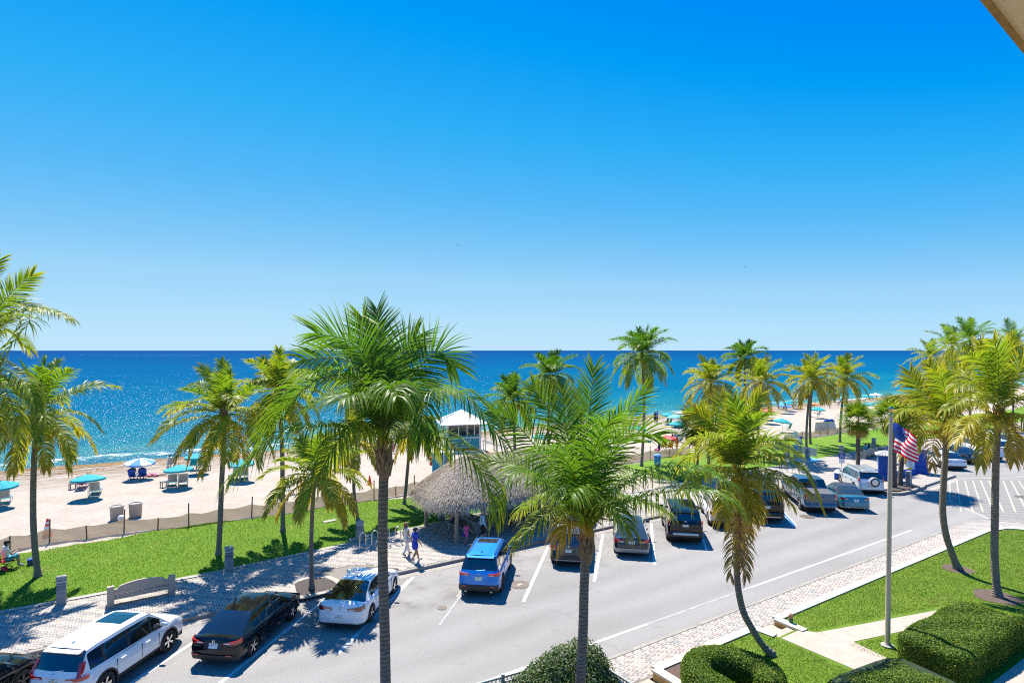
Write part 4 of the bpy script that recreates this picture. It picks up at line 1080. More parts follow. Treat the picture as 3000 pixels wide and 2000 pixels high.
    for i in range(len(G) - 1):
        for j in range(m - 1):
            q = (i * m + j, (i + 1) * m + j, (i + 1) * m + j + 1, i * m + j + 1)
            (clad if j in (0, m - 2) else body).append(q)
    n = len(G) - 1
    # ends: bumper strips below, panel above, filled across
    for base, flip in ((0, False), (n * m, True)):
        for j in range(m // 2):
            q = (base + j, base + j + 1, base + m - 2 - j, base + m - 1 - j)
            if j == m // 2 - 1: q = (base + j, base + j + 1, base + m - 1 - j)
            q = q if not flip else q[::-1]
            (clad if j == 0 else body).append(q)
    # greenhouse --------------------------------------------------------
    gx = sorted(set([round(v, 3) for v in list(np.linspace(d['rb'], d['rt'], 6)) + list(np.linspace(d['rt'], d['ft'], 9)) + list(np.linspace(d['ft'], d['fb'], 6)) + [q for p in d['pillars'] for q in (p - .045, p + .045)] + list(d['sg'])]))
    gx = [x for x in gx if d['rb'] <= x <= d['fb']]
    roof = lambda x: float(np.interp(x, [d['rb'], d['rb'] * .5 + d['rt'] * .5, d['rt'], d['rt'] + .35, (d['rt'] + d['ft']) / 2 + .2, d['ft'] - .25, d['ft'], d['ft'] * .5 + d['fb'] * .5, d['fb']],
        [0.0, .54, .935, .985, 1.0, .985, .945, .52, 0.0]))
    GG = []
    for x in gx:
        zs = zt(x) - .03; h = (H - zs) * roof(x) + .001; wb_ = wdt(x) * .925; wr_ = wb_ + (W * d['wr'] / 2 - wb_) * min(1, roof(x) * 1.02 + .0)
        yy = [wb_, wb_ + (wr_ - wb_) * .1, wb_ + (wr_ - wb_) * .80, wb_ + (wr_ - wb_) * .97, wr_ * .72, wr_ * .36, 0]
        zz = [zs, zs + h * .07, zs + h * .80, zs + h * .93, zs + h * .985, zs + h * .997, zs + h]
        row = []
        def bx(y, x=x):
            f = 1 - (y / max(wr_, .1)) ** 2
            if x > d['ft'] - .1: return x + .12 * f * min(1, (x - d['ft'] + .1) / .3)
            if x < d['rt'] + .1: return x - d.get('rbulge', .07) * f * min(1, (d['rt'] + .1 - x) / .3)
            return x
        for y, z in zip(yy, zz): row.append((bx(y), -y, z))
        for y, z in list(zip(yy, zz))[-2::-1]: row.append((bx(y), y, z))
        GG.append(row)
    o = len(V); V += [p for row in GG for p in row]; m2 = len(GG[0])
    glass = {}; pil = {}; roofp = []
    inp = lambda x: any(abs(x - p) < .05 for p in d['pillars'])
    for i in range(len(GG) - 1):
        xm = (gx[i] + gx[i + 1]) / 2
        for j in range(m2 - 1):
            q = (o + i * m2 + j, o + (i + 1) * m2 + j, o + (i + 1) * m2 + j + 1, o + i * m2 + j + 1)
            side = j in (1, m2 - 3); top = 3 <= j <= m2 - 5
            if top and xm > d['ft']: glass.setdefault('windshield', []).append(q)
            elif top and xm < d['rt'] and (roof(xm) > d.get('rgz', .18)): glass.setdefault('rear_window', []).append(q)
            elif side and d['sg'][0] < xm < d['sg'][1]:
                if inp(xm): pil.setdefault((round(xm, 1), j), []).append(q)
                else:
                    k = sum(1 for p in d['pillars'] if p < xm)
                    glass.setdefault('side_window_%d%d' % (k, j), []).append(q)
            elif d.get('top_m') and (top or xm < d['sg'][0] or j in (2, m2 - 4)): roofp.append(q)
            else: body.append(q)
    def sub(name, faces, mt, parent=e, smooth=True):
        ids = sorted(set(i for f in faces for i in f)); mp = {a: b for b, a in enumerate(ids)}
        me = bpy.data.meshes.new(name); me.from_pydata([V[i] for i in ids], [], [tuple(mp[i] for i in f) for f in faces]); me.materials.append(mt)
        if smooth:
            me.polygons.foreach_set('use_smooth', [True] * len(faces)); me.update(); me.set_sharp_from_angle(angle=R(38))
        me.update(); return link(name, me, parent)
    bo = sub('body', body, P)
    sub('lower_trim', clad, d['cladm'] or P)
    for k, fc in glass.items(): sub(k.rsplit('_', 1)[0] if k.startswith('side') else k, fc, d.get('rearg', M_GLASS) if k == 'rear_window' else M_GLASS)
    for q_ in pil.values(): sub('window_pillar', q_, M_TRIM)
    if roofp: sub('soft_top', roofp, d['top_m'])
    # ---- helpers that lie on the skin
    def xrear(y, z):
        a = abs(y); x = float(np.interp(a, wz_[:5], wx[:5])) if a > wz_[0] else 0.0
        return tuck(x, z)
    def rpatch(name, y0, y1, zf0, zf1, mt, proud=.012, parent=e, n=6, deep=.05):
        mb = MB(); A = []
        for i in range(n + 1):
            y = y0 + (y1 - y0) * i / n; t = i / n; z0 = zf0(t) if callable(zf0) else zf0; z1 = zf1(t) if callable(zf1) else zf1
            A.append([(xrear(y, z0) + deep, y, z0), (xrear(y, z0) - proud, y, z0), (xrear(y, (z0 + z1) / 2) - proud, y, (z0 + z1) / 2), (xrear(y, z1) - proud, y, z1), (xrear(y, z1) + deep, y, z1)])
        mb.grid(A); mb.f += [tuple(range(5)), tuple(range(n * 5 + 4, n * 5 - 1, -1))]; mb.m += [0, 0]
        return mb.build(name, mt, parent, smooth=True)
    def spatch(name, x0, x1, z0, z1, sg, mt, proud=.006, parent=e, n=1):
        mb = MB(); A = []
        for i in range(n + 1):
            x = x0 + (x1 - x0) * i / n
            A.append([(x, sg * (wdt(x) * .93), z0), (x, sg * (wdt(x) * 1.0 + proud), z0), (x, sg * (wdt(x) * 1.0 + proud), z1), (x, sg * (wdt(x) * .93), z1)])
        mb.grid(A); mb.f += [(0, 1, 2, 3), tuple(n * 4 + q for q in (3, 2, 1, 0))]; mb.m += [0, 0]
        return mb.build(name, mt, parent)
    # lamps, plate, bumper
    z0, z1 = d['lampz']; lw = d['lampw']; lt = d.get('lamp_taper', .5)
    for sg in (1, -1):
        t = rpatch('tail_light', sg * hw * .962, sg * (hw - lw), lambda t: z0 + (z1 - z0) * .0, lambda t: z1 - (z1 - z0) * (lt * t), d['lamp'], .014, n=9)
        if d.get('lampstrip', True): rpatch('reversing_lamp', sg * (hw - lw * .55), sg * (hw - lw * .9), z0 + (z1 - z0) * .1, z0 + (z1 - z0) * .32, M_LAMPW, .02, t, 2)
        if d.get('vlamp'):
            vl = MB(); A = []
            for i in range(6):
                f = d['vlamp'] * 1.25 * i / 5; xg = float(np.interp(f, [0, .54, .935], [d['rb'], (d['rb'] + d['rt']) / 2, d['rt']])); zs_ = zt(xg) - .03; zg = zs_ + (H - zs_) * f; wb_ = wdt(xg) * .925; wr_ = wb_ + (W * d['wr'] / 2 - wb_) * min(1, f * 1.02); yo = wb_ + (wr_ - wb_) * .9
                A.append([(xg + .1, sg * (yo + .012), zg), (xg - .02, sg * (yo + .012), zg), (xg - .03, sg * (yo - .085), zg), (xg + .08, sg * (yo - .09), zg)])
            vl.grid(A); vl.build('upper_tail_light', d['lamp'], t)
        hl = MB(); xh = L - .28
        hl.add([(xh - .28, sg * (wdt(xh - .28) * .99), d['nose'] - .02), (xh + .2, sg * (wdt(xh + .2) * .985), d['nose'] - .10), (xh + .2, sg * (wdt(xh + .2) * .985), d['nose'] - .2), (xh - .28, sg * (wdt(xh - .28) * 1.012), d['nose'] - .12),
                (xh + .24, sg * wdt(xh + .2) * .6, d['nose'] - .08), (xh + .26, sg * wdt(xh + .2) * .6, d['nose'] - .18)], [(0, 1, 2, 3), (1, 4, 5, 2), (0, 4, 1), (3, 2, 5)])
        hl.build('headlight', M_LAMPW, e)
        # mirrors
        mx = d['fb'] - .42; my = wdt(mx) * .93; mz = zt(mx) + .06
        mm = MB(); mm.lathe([(.001, -.1), (.05, -.085), (.075, -.03), (.078, .04), (.066, .085), (.001, .1)], 10, axis='y')
        mm.v = [(p[0] * .85, p[1] * 1.15, p[2] * .9) for p in mm.v]
        mo = mm.build('mirror', d.get('mirror', P), e, (mx, sg * (my + .13), mz + .05), smooth=True)
        st_ = MB(); st_.tube([(0, -sg * .15, -.08), (0, -sg * .02, -.04)], .02, 5); st_.build('mirror_arm', M_TRIM, mo)
        # doors: gaps and handles
        for xd in d.get('doors', (xr + .42, (xr + xf) / 2 + .08, xf - .5)):
            spatch('door_gap', xd - .006, xd + .006, d['clad'] + .05, zt(xd) - .1, sg, M_SEAM, .003)
        for xd in d.get('handles', (xr + .55, (xr + xf) / 2 + .22)):
            spatch('door_handle', xd, xd + .2, zt(xd) - .17, zt(xd) - .135, sg, d.get('handle', P), .03)
        if d.get('chromeline'):
            spatch('window_trim', d['sg'][0], d['sg'][1] - .1, zt(2) - .035, zt(2) - .015, sg, M_CHROME, -.05, n=8)
        for c in (xr, xf):
            ty, rm = wheel_meshes(d['r'], d['rim'], d['spokes'])
            wo = link('wheel', rm, e, (c, sg * (wdt(c) - .115), zc)); wo.rotation_euler = (0, rng.uniform(0, 1), 0 if sg > 0 else PI)
            link('tyre', ty, wo)
        if d.get('rails'):
            rl = MB(); xs_ = np.linspace(d['rt'] + .1, d['ft'] - .05, 7)
            yy_ = sg * (W * d['wr'] / 2 - .06)
            rl.tube([(xs_[0], yy_, H * .955)] + [(x, yy_, (zt(x) + (H - zt(x)) * roof(x)) + .045) for x in xs_] + [(xs_[-1] + .1, yy_, H * .955)], .018, 6)
            rl.build('roof_rail', d['rails'], e)
    if d.get('archm'):
        for sg in (1, -1):
            for c in (xr, xf):
                ab = MB(); A = []
                for i in range(13):
                    a = -.25 + (PI + .5) * i / 12
                    A.append([(c + math.cos(a) * (ar + k), sg * (wdt(c + math.cos(a) * ar) + pr), zc + math.sin(a) * (ar + k)) for k, pr in ((-.005, -.05), (-.002, .008), (.05, .008), (.055, -.02))])
                ab.grid(A); ab.build('wheel_arch_trim', d['archm'], e)
    ub = MB(); ub.box(.18, L - .2, -hw * .82, hw * .82, .22, .72 if d['kind'] != 'pickup' else .6); ub.build('underbody', M_UNDER, e)
    for c in (xr, xf):
        pass
    if d['bump_dark']: rpatch('bumper', -hw * .93, hw * .93, d['bump_dark'][0], d['bump_dark'][1], d.get('bump_m', M_TRIM), .03, n=14, deep=.1)
    if d.get('bump_strip'): rpatch('bumper_strip', -hw * .7, hw * .7, d['bump_strip'][0], d['bump_strip'][1], M_SILVERT, .045, n=8, deep=.1)
    pz = d['platez']
    rpatch('plate_recess', -.33, .33, pz - .10, pz + .11, M_TRIM if d.get('recess_dark') else P, .004, n=2)
    pl = rpatch('licence_plate', -.155, .155, pz - .075, pz + .075, M_PLATE, .02, n=1)
    if d['plate']:
        a, b_ = d['plate']
        xp = xrear(0, pz) - .0215
        for tx, yy_ in ((a, .085), (b_, -.09)): lettering(tx, .075, d.get('platecol', M_PLATEG), pl, (xp, yy_, pz - .005), (PI / 2, 0, -PI / 2))
        ob = MB(); ob.lathe([(.001, 0), (.022, 0), (.022, .002), (.001, .002)], 10, (0, 0, 0), axis='x'); ob.build('plate_emblem', M_ORANGE, pl, (xp - .001, 0, pz - .004))
        lettering(d.get('state', 'FLORIDA'), .03, d.get('platecol', M_PLATEG), pl, (xp, 0, pz + .052), (PI / 2, 0, -PI / 2))
    bz = d.get('badgez')
    if bz:
        xb = xrear(0, bz) - .012; kind = d.get('badge')
        g_ = MB()
        def ell(rx, rz, cz=0.0, t=.007, n=18):
            g_.tube([(0, rx * math.cos(2 * PI * i / n), cz + rz * math.sin(2 * PI * i / n)) for i in range(n + 1)], t, 5)
        if kind == 'three_rings': ell(.075, .05); ell(.022, .046); ell(.05, .02, .02)
        elif kind == 'slanted_h': ell(.08, .042); g_.tube([(0, .045, -.03), (0, .025, .03)], .009, 5); g_.tube([(0, -.025, -.03), (0, -.045, .03)], .009, 5); g_.tube([(0, .035, -.006), (0, -.035, .006)], .009, 5)
        elif kind == 'framed_h':
            g_.tube([(0, .05, .045), (0, .035, -.045), (0, -.035, -.045), (0, -.05, .045), (0, .05, .045)], .006, 5); g_.tube([(0, .03, .045), (0, .02, -.045)], .01, 5); g_.tube([(0, -.03, .045), (0, -.02, -.045)], .01, 5); g_.tube([(0, .025, 0), (0, -.025, 0)], .009, 5)
        elif kind == 'ring_vw':
            ell(.065, .065); g_.tube([(0, .03, .055), (0, 0, .005), (0, -.03, .055)], .008, 5); g_.tube([(0, .052, .03), (0, .025, -.045), (0, 0, .005), (0, -.025, -.045), (0, -.052, .03)], .008, 5)
        elif kind == 'oval': ell(.09, .04)
        elif kind == 'crest': ell(.07, .045); ell(.04, .03)
        g_.build('badge', M_CHROME, e, (xb, 0, bz))
    if d.get('fin'):
        f = MB(); f.xprism([(-.02, 0), (.16, 0), (.03, .075), (0, .075)], -.018, .018); f.build('antenna_fin', d['fin'], e, (d['rt'] + .22, 0, H - .035))
    if d.get('sunroof'):
        a, b_ = d['sunroof']; sb = MB(); A = []
        for i in range(5):
            x = a + (b_ - a) * i / 4; hz = zt(x) - .03; zr_ = hz + (H - hz) * roof(x)
            A.append([(x, y, zr_ - (H - hz) * .004 * (abs(y) / .4) + .006) for y in (-.46, -.23, 0, .23, .46)])
        sb.grid(A); sb.f = [q[::-1] for q in sb.f]; so = sb.build('sunroof', M_GLASS, e)
    if d.get('wiper'):
        wp = MB(); z = zt(d['rb']) + (H - zt(d['rb'])) * .2; wp.tube([(d['rb'] + .0, .12, z - .02), (d['rb'] + .02, -.28, z + .03)], .013, 5); wp.build('rear_wiper', d['wiper'], e)
    if d.get('spoiler'):
        sp = MB(); zt_ = H - .04
        sp.add([(d['rt'] + .12, -W * d['wr'] / 2 * .93, zt_), (d['rt'] + .12, W * d['wr'] / 2 * .93, zt_), (d['rt'] - .2, W * d['wr'] / 2 * .9, zt_ - .06), (d['rt'] - .2, -W * d['wr'] / 2 * .9, zt_ - .06), (d['rt'] + .05, -W * d['wr'] / 2 * .93, zt_ - .1), (d['rt'] + .05, W * d['wr'] / 2 * .93, zt_ - .1), (d['rt'] - .19, W * d['wr'] / 2 * .88, zt_ - .09), (d['rt'] - .19, -W * d['wr'] / 2 * .88, zt_ - .09)], [(0, 1, 2, 3), (3, 2, 6, 7), (7, 6, 5, 4), (0, 3, 7, 4), (1, 5, 6, 2)])
        sp.build('spoiler', P, e)
    if d.get('exhaust'):
        for y in d['exhaust']:
            ex = MB(); ex.lathe([(.03, -.02), (.045, -.02), (.045, .2), (.03, .2), (.03, -.02)], 10, axis='x'); ex.build('exhaust', M_CHROME, e, (tuck(0, .3) - .01, y, d.get('exz', .31)))
    for y in (-1, 1):
        if d.get('reflect'): rpatch('reflector', y * hw * .78, y * hw * .55, d['reflect'], d['reflect'] + .035, M_RED, .04, n=3)
    if d.get('tailtext'):
        for tx, y, z, s in d['tailtext']: lettering(tx, s, M_CHROME, e, (xrear(y, z) - .014, y, z), (PI / 2, 0, -PI / 2))
    e['_fn'] = 1; del e['_fn']
    return e, dict(rpatch=rpatch, spatch=spatch, xrear=xrear, zt=zt, wdt=wdt, roof=roof)
SED = dict(kind='sedan', H=1.43, r=.33, sill=.24, clad=.34, belt=.92, deck=.96, hood=.88, nose=.72, rb=.42, rt=1.32, ft=2.75, fb=3.62, wr=.66, pillars=(1.55, 2.42), sg=(1.02, 3.3), platez=.74, lampz=(.76, .93), lampw=.5, ro=.98, wb=2.72, rgz=.1, rbulge=.13, crown=.04)
W_PEARL = paint('pearl_white_paint', (0.74, 0.745, 0.75)); BLACKP = paint('black_paint', (0.006, 0.007, 0.010)); BLUEP = paint('vivid_blue_paint', (0.012, 0.22, 0.66), metal=.25)
DGREY = paint('graphite_paint', (0.055, 0.06, 0.065), metal=.5); NAVYG = paint('midnight_paint', (0.03, 0.035, 0.05), metal=.4); SILVER = paint('silver_paint', (0.55, 0.57, 0.6), metal=.5)
TEAL = paint('steel_teal_paint', (0.035, 0.20, 0.29), metal=.35); TRUCKB = paint('slate_blue_paint', (0.03, 0.10, 0.19), metal=.4); WHITE2 = paint('white_paint', (0.72, 0.725, 0.73)); DTEAL = paint('dark_petrol_paint', (0.008, 0.045, 0.075), metal=.3)
def off(u, v, z): return px(u, v, z)
car('black sedan parked beside the white SUV with the sunroof, mostly cut off', off(153, 1993, .95) + Vector((-3.95, -.35, 0)), BLACKP, dict(SED, rb=.15, rim=True, plate=('JB4', 'R18')))
car('white SUV with black glass sunroof and black wheel arches', off(150, 1991, .95), W_PEARL, dict(L=4.69, W=1.87, H=1.69, ro=.95, archm=M_TRIM, cladm=M_TRIM, sunroof=(2.0, 2.85), fin=W_PEARL, wiper=M_LAMPW, spoiler=1, lamp=M_RED, lampz=(.90, 1.02), lampw=.55, vlamp=.42, platez=.86, plate=('9DT', 'GEP'), badge='framed_h', badgez=1.03, bump_dark=(.30, .48), handle=W_PEARL, rb=.1, rt=.5, chromeline=1))
car('black sedan with thin red tail lights between the white SUV and the white fastback', off(622, 1934, .27), BLACKP, dict(SED, L=4.67, W=1.80, H=1.415, ro=.98, wb=2.73, rb=.35, rt=1.3, plate=('JKX', 'A33'), platecol=M_SEAM, state='HONDA', badge='framed_h', badgez=.865, lamp=M_RED, lampz=(.79, .93), lampw=.56, lamp_taper=.7, chromeline=1, bump_dark=(.28, .46), recess_dark=1, reflect=.45) | dict(state='NEW JERSEY'))
car('white fastback sedan with wide red tail lights beside the mulch bed', off(993, 1829, .27), W_PEARL, dict(SED, L=4.80, W=1.855, H=1.42, rb=.45, rt=1.5, ft=2.7, fb=3.68, wr=.63, plate=('IRCZ', '71'), badge='ring_vw', badgez=.86, lamp=M_REDD, lampz=(.77, .94), lampw=.62, platez=.55, fin=M_TRIM, bump_dark=(.24, .30), deck=.99, belt=.95, sg=(1.05, 3.35), pillars=(1.75, 2.5)))
car('bright blue SUV with black roof rails parked beside the manhole cover', off(1401, 1731, .32), BLUEP, dict(L=4.6, W=1.855, H=1.69, archm=M_TRIM, cladm=M_TRIM, rails=M_TRIM, sunroof=(2.15, 2.75), fin=M_TRIM, wiper=BLUEP, spoiler=1, lamp=M_RED, lampz=(.94, 1.07), lampw=.52, lamp_taper=.35, platez=.83, plate=('NAH', 'C45'), badge='three_rings', badgez=1.0, bump_dark=(.32, .58), reflect=.52, exhaust=(-.55, .55), mirror=M_TRIM, rim=True, handle=BLUEP))
car('dark grey SUV half hidden behind the short palm trunk', off(1665, 1643, .35), DGREY, dict(L=4.63, W=1.865, H=1.66, cladm=M_TRIM, archm=M_TRIM, rails=M_SILVERT, lamp=M_RED, lampz=(.84, 1.02), lampw=.34, lamp_taper=.1, platez=.82, plate=('CTV', 'E58'), badge='slanted_h', badgez=1.02, bump_dark=(.34, .6), bump_strip=(.36, .42), rim=True, spoiler=1))
car('dark sedan with chrome framed plate behind the short palm crown', off(1851, 1617, .3), NAVYG, dict(SED, L=4.88, W=1.83, H=1.45, plate=('PIV', 'B62'), badge='three_rings', badgez=.97, lamp=M_RED, lampz=(.76, .93), lampw=.56, lamp_taper=.55, rearg=M_GLASS2, bump_dark=(.27, .48), bump_m=mat('silver_bumper', (.32, .33, .34), .4, metal=.4), platez=.78))
car('black boxy off road SUV with a chrome bumper strip', off(2009, 1572, .45), BLACKP, dict(L=4.83, W=1.925, H=1.82, r=.39, sill=.42, clad=.5, belt=1.16, hood=1.14, nose=1.0, rb=.08, rt=.4, wr=.76, archm=BLACKP, rails=M_TRIM, lamp=M_RED, lampz=(1.02, 1.3), lampw=.16, lamp_taper=0, platez=1.05, plate=('QGE', 'T40'), badge='three_rings', badgez=1.24, bump_dark=(.5, .72), bump_strip=(.55, .66), spoiler=1, rnd=.6, tuckr=[.06, .02, 0, 0, .05, .06, .07]))
car('white SUV half hidden behind the hanging dead palm fronds', off(2128, 1535, .32), WHITE2, dict(L=4.68, W=1.84, H=1.68, cladm=M_TRIM, lamp=M_RED, lampz=(.85, 1.0), lampw=.45, bump_dark=(.32, .5), spoiler=1, plate=('Z31', 'KLM')))
car('large black full size SUV with tall tail lights beside the blue and white line', off(2250, 1515, .4), BLACKP, dict(L=5.3, W=2.06, H=1.93, r=.41, wb=3.05, ro=1.2, belt=1.2, hood=1.18, nose=1.05, rb=.08, rt=.42, ft=3.5, fb=4.2, sg=(.5, 3.8), pillars=(1.3, 2.3, 3.3), wr=.77, lamp=M_REDD, lampz=(.85, 1.25), lampw=.13, lamp_taper=0, vlamp=.5, platez=1.0, plate=('TRCY', '80'), badge='crest', badgez=1.17, bump_dark=(.38, .7), bump_m=BLACKP, bump_strip=(.4, .46), spoiler=1, rnd=.6, chromeline=1))
car('silver SUV with round spare wheel cover on its tailgate', off(2556, 1437, .35), SILVER, dict(L=4.4, W=1.82, H=1.72, rails=M_TRIM, lamp=M_RED, lampz=(.95, 1.2), lampw=.14, lamp_taper=0, platez=.62, bump_dark=(.32, .4), spoiler=1, rb=.14, plate=None, handle=SILVER))
sp_car = bpy.data.objects['car.009'] if 'car.009' in bpy.data.objects else None
for o in [o for o in COL.objects if o.name.startswith('car') and o.get('label', '').startswith('silver SUV with round')]:
    mb = MB(); mb.lathe([(.001, -.24), (.2, -.235), (.31, -.215), (.345, -.17), (.345, .05), (.3, .08)], 28, axis='x'); sw = mb.build('spare_wheel', SILVER, o, (.06, -.12, .98), smooth=True)
    mb = MB(); mb.lathe([(.30, -.232), (.312, -.236), (.318, -.226)], 28, axis='x'); mb.build('spare_wheel_ring', M_TRIM, sw)
_, h = car('teal convertible with dark blue fabric roof', off(2510, 1488, .27), TEAL, dict(SED, L=4.64, W=1.78, H=1.43, rb=.78, rt=1.5, ft=2.55, fb=3.3, top_m=M_CLOTHTOP, sg=(1.55, 3.0), pillars=(2.0,), doors=(1.95, 3.1), handles=(2.1,), lamp=M_REDD, lampz=(.78, .92), lampw=.45, plate=('HLT', '48K'), platez=.74, rearg=M_GLASS2, exhaust=(-.45, .45), bump_dark=(.26, .36), bump_m=mat('grey_valance', (.3, .3, .3), .5), rgz=.3))
car('white compact sedan parked beyond the blue pillar', off(2805, 1369, .3), WHITE2, dict(SED, L=4.63, W=1.78, lamp=M_RED, lampz=(.74, .86), lampw=.45, bump_dark=(.27, .42), plate=('QD8', '1XY'), rim=True))
car('dark coupe with wide dark tail lights beyond the white compact sedan', off(2851, 1351, .3), DTEAL, dict(SED, L=4.78, W=1.9, H=1.36, rb=.5, rt=1.55, ft=2.5, fb=3.4, doors=(1.7, 3.1), handles=(1.85,), pillars=(1.9,), sg=(1.6, 3.05), lamp=M_REDD, lampz=(.78, .92), lampw=.6, bump_dark=(.28, .5), plate=('LYV', '02'), rim=True, wr=.6))
car('white sedan with dark rear window at the road end', off(2963, 1330, .3), WHITE2, dict(SED, L=4.85, W=1.83, plate=None, lamp=M_RED, lampw=.5, bump_dark=(.27, .4)))
car('grey SUV furthest along the road behind the white sedan', off(3010, 1316, .35), SILVER, dict(L=4.7, W=1.85, plate=None, cladm=M_TRIM))
# pickups
def pickup(label, anchor, P, cover):
    e, h = car(label, anchor, P, dict(kind='pickup', L=5.85, W=2.03, H=1.93, r=.4, wb=3.65, ro=1.15, sill=.45, clad=.52, belt=1.32, hood=1.28, nose=1.12, rb=1.75, rt=1.95, ft=3.35, fb=4.15, sg=(1.85, 3.9), pillars=(2.75,), wr=.76, lamp=M_RED, lampz=(.98, 1.3), lampw=.2, lamp_taper=0, platez=.62, plate=('EK', '291'), bump_dark=(.52, .74), bump_m=P, doors=(1.75, 2.75, 3.75), handles=(1.95, 2.95), rnd=.4, crown=.0, badge='oval', badgez=1.15, tuckr=[.05, .02, 0, 0, .05, .06, .06], rim=False), name='pickup_truck', group='pickup trucks parked at an angle')
    mb = MB(); mb.cbox(.1, 1.72, -.83, .83, 1.29, 1.335, .01)
    b = mb.build('bed_cover', cover, e)
    for x in (.5, .92, 1.33):
        s = MB(); s.box(x - .006, x + .006, -.82, .82, 1.336, 1.34); s.build('cover_fold', M_SEAM, b)
    h['rpatch']('tailgate_handle', -.14, .14, 1.12, 1.17, M_TRIM, .02)
    return e
pickup('slate blue pickup truck with folding bed cover beside the teal convertible', off(2407, 1484, .52), TRUCKB, M_VINYL)
pickup('white pickup truck parked between the dark coupe and the white sedan', off(2912, 1336, .52), WHITE2, M_TRIM)
# ================================================================== front garden
M_CAP = mat('cream_wall_cap', (0.55, 0.50, 0.40), 0.8, var=0.08, scale=3, world=True)
M_YELW = mat('ochre_wall_paint', (0.42, 0.25, 0.07), 0.8, var=0.12, scale=5, world=True, bump=.003)
M_PATH = mat('garden_path_concrete', (0.33, 0.275, 0.225), 0.9, col2=(0.42, 0.36, 0.30), scale=2.5, bump=.003, world=True, detail=8)
ZL = 0.45
S(ngon_sheet('front_lawn', [(13.95, 12.95), (18.95, 12.95), (19.05, 12.2), (20.2, 12.2), (20.2, 12.95), (40.2, 12.95), (41.6, 12.6), (42.3, 11.6), (42.6, 5), (42.6, -20), (13.95, -20)], ZL, M_LAWN2))
# low wall round the lawn
def wall(pts, name='garden_wall', label=None, zt=.5):
    e = empty(name, (0, 0, 0), 0, label, 'wall')
    b = MB(); c = MB()
    for i in range(len(pts) - 1):
        p, q = Vector(pts[i]), Vector(pts[i + 1]); d = (q - p).normalized() * .001
        pband(b, p + d * (60 if i else 0), q, .2, 0.0, zt - .071); pband(c, p, q, .32, zt - .07, zt + .003 * (i % 2))
    b.build('wall', M_YELW, e); c.build('coping', M_CAP, e)
    return e
wall([(20.25, 11.95), (20.25, 13.07), (39.9, 13.07), (41.5, 12.7), (42.4, 11.6), (42.7, 9.0), (42.7, 4.5)], label='long low cream capped wall along the larger front lawn')
wall([(13.85, 9.5), (13.85, 13.07), (18.9, 13.07), (19.0, 12.3)], label='low ochre wall round the hedge bed beside the fence')
st = MB(); st.cbox(18.98, 20.12, 12.55, 13.2, .1, .25, .015); st.cbox(18.98, 20.12, 12.1, 12.55, .1, .4, .015)
o = empty('garden_steps', (0, 0, 0), 0, 'two shallow concrete steps through the gap in the garden wall', 'steps')
for a, b_, z in ((12.55, 13.2, .25), (12.1, 12.55, .4)):
    m_ = MB(); m_.cbox(18.98, 20.12, a + .002, b_, .1, z, .015); m_.build('step', M_PATH, o)
S(ngon_sheet('garden_path', [(19.05, 12.1), (20.15, 12.1), (20.5, 11.65), (26.6, 10.0), (26.4, 9.25), (20.9, 10.6), (20.35, 7.0), (19.2, 7.0)], ZL + .012, M_PATH, .02))
S(ngon_sheet('terrace_path', [(14.0, 5.6), (42, 5.6), (42, 7.0), (14.0, 7.0)], ZL + .016, M_PATH, .02))
S(ngon_sheet('terrace', [(14.0, -10), (42, -10), (42, 5.55), (14.0, 5.55)], ZL + .010, mat('rose_terrace', (0.30, 0.2, 0.15), .85, var=.15, scale=14, world=True), .02))
for (u, v, rx, ry) in ((2806, 1666, .62, .62), (2922, 1748, .8, .8)):
    p = px(u, v, ZL); S(ngon_sheet('mulch_ring', [(p.x + rx * math.cos(a) * (1 + .12 * math.sin(3 * a)), p.y + ry * math.sin(a) * (1 + .1 * math.sin(5 * a + 1))) for a in np.linspace(0, 2 * PI, 22)[:-1]], ZL + .006, M_MULCH))
S(ngon_sheet('hedge_bed', [(13.97, 12.9), (15.6, 12.9), (14.9, 11.6), (15.2, 9.0), (13.97, 9.0)], ZL + .01, M_MULCH))
S(ngon_sheet('yard', [(-8, 12.6), (13.7, 12.6), (13.7, -20), (-8, -20)], .12, M_MULCH))
S(ngon_sheet('yard_path', [(11.3, 13.2), (13.7, 13.2), (13.7, 8), (11.3, 8)], .15, M_PATH))
# grass blades
def blades(name, poly_fn, x0, x1, y0, y1, zf, n, h, cols, label):
    x = nrg.uniform(x0, x1, n); y = nrg.uniform(y0, y1, n); k = poly_fn(x, y); x, y = x[k], y[k]; n = len(x)
    a = nrg.uniform(0, 2 * PI, n); hh = h * nrg.uniform(.5, 1.3, n); w_ = h * .22; z = zf(x, y)
    V = np.zeros((n, 3, 3)); V[:, 0] = np.stack([x - np.cos(a) * w_, y - np.sin(a) * w_, z], 1); V[:, 1] = np.stack([x + np.cos(a) * w_, y + np.sin(a) * w_, z], 1)
    V[:, 2] = np.stack([x + nrg.normal(0, h * .5, n), y + nrg.normal(0, h * .5, n), z + hh], 1)
    c = np.array(cols)[nrg.integers(0, len(cols), n)] * nrg.uniform(.7, 1.25, n)[:, None]
    o = link(name, npmesh(name, V.reshape(-1, 3), np.arange(n * 3).reshape(-1, 3), M_BLADE, col=np.repeat(c, 3, 0)))
    return tag(o, label, 'grass', kind='stuff')
M_BLADE = leafmat('grass_blade', .35, .6)
GC = [(.095, .2, .006), (.13, .235, .008), (.17, .265, .012), (.07, .16, .006)]
GC2 = [(.085, .175, .012), (.13, .215, .016), (.19, .25, .03), (.25, .25, .06), (.065, .14, .01)]
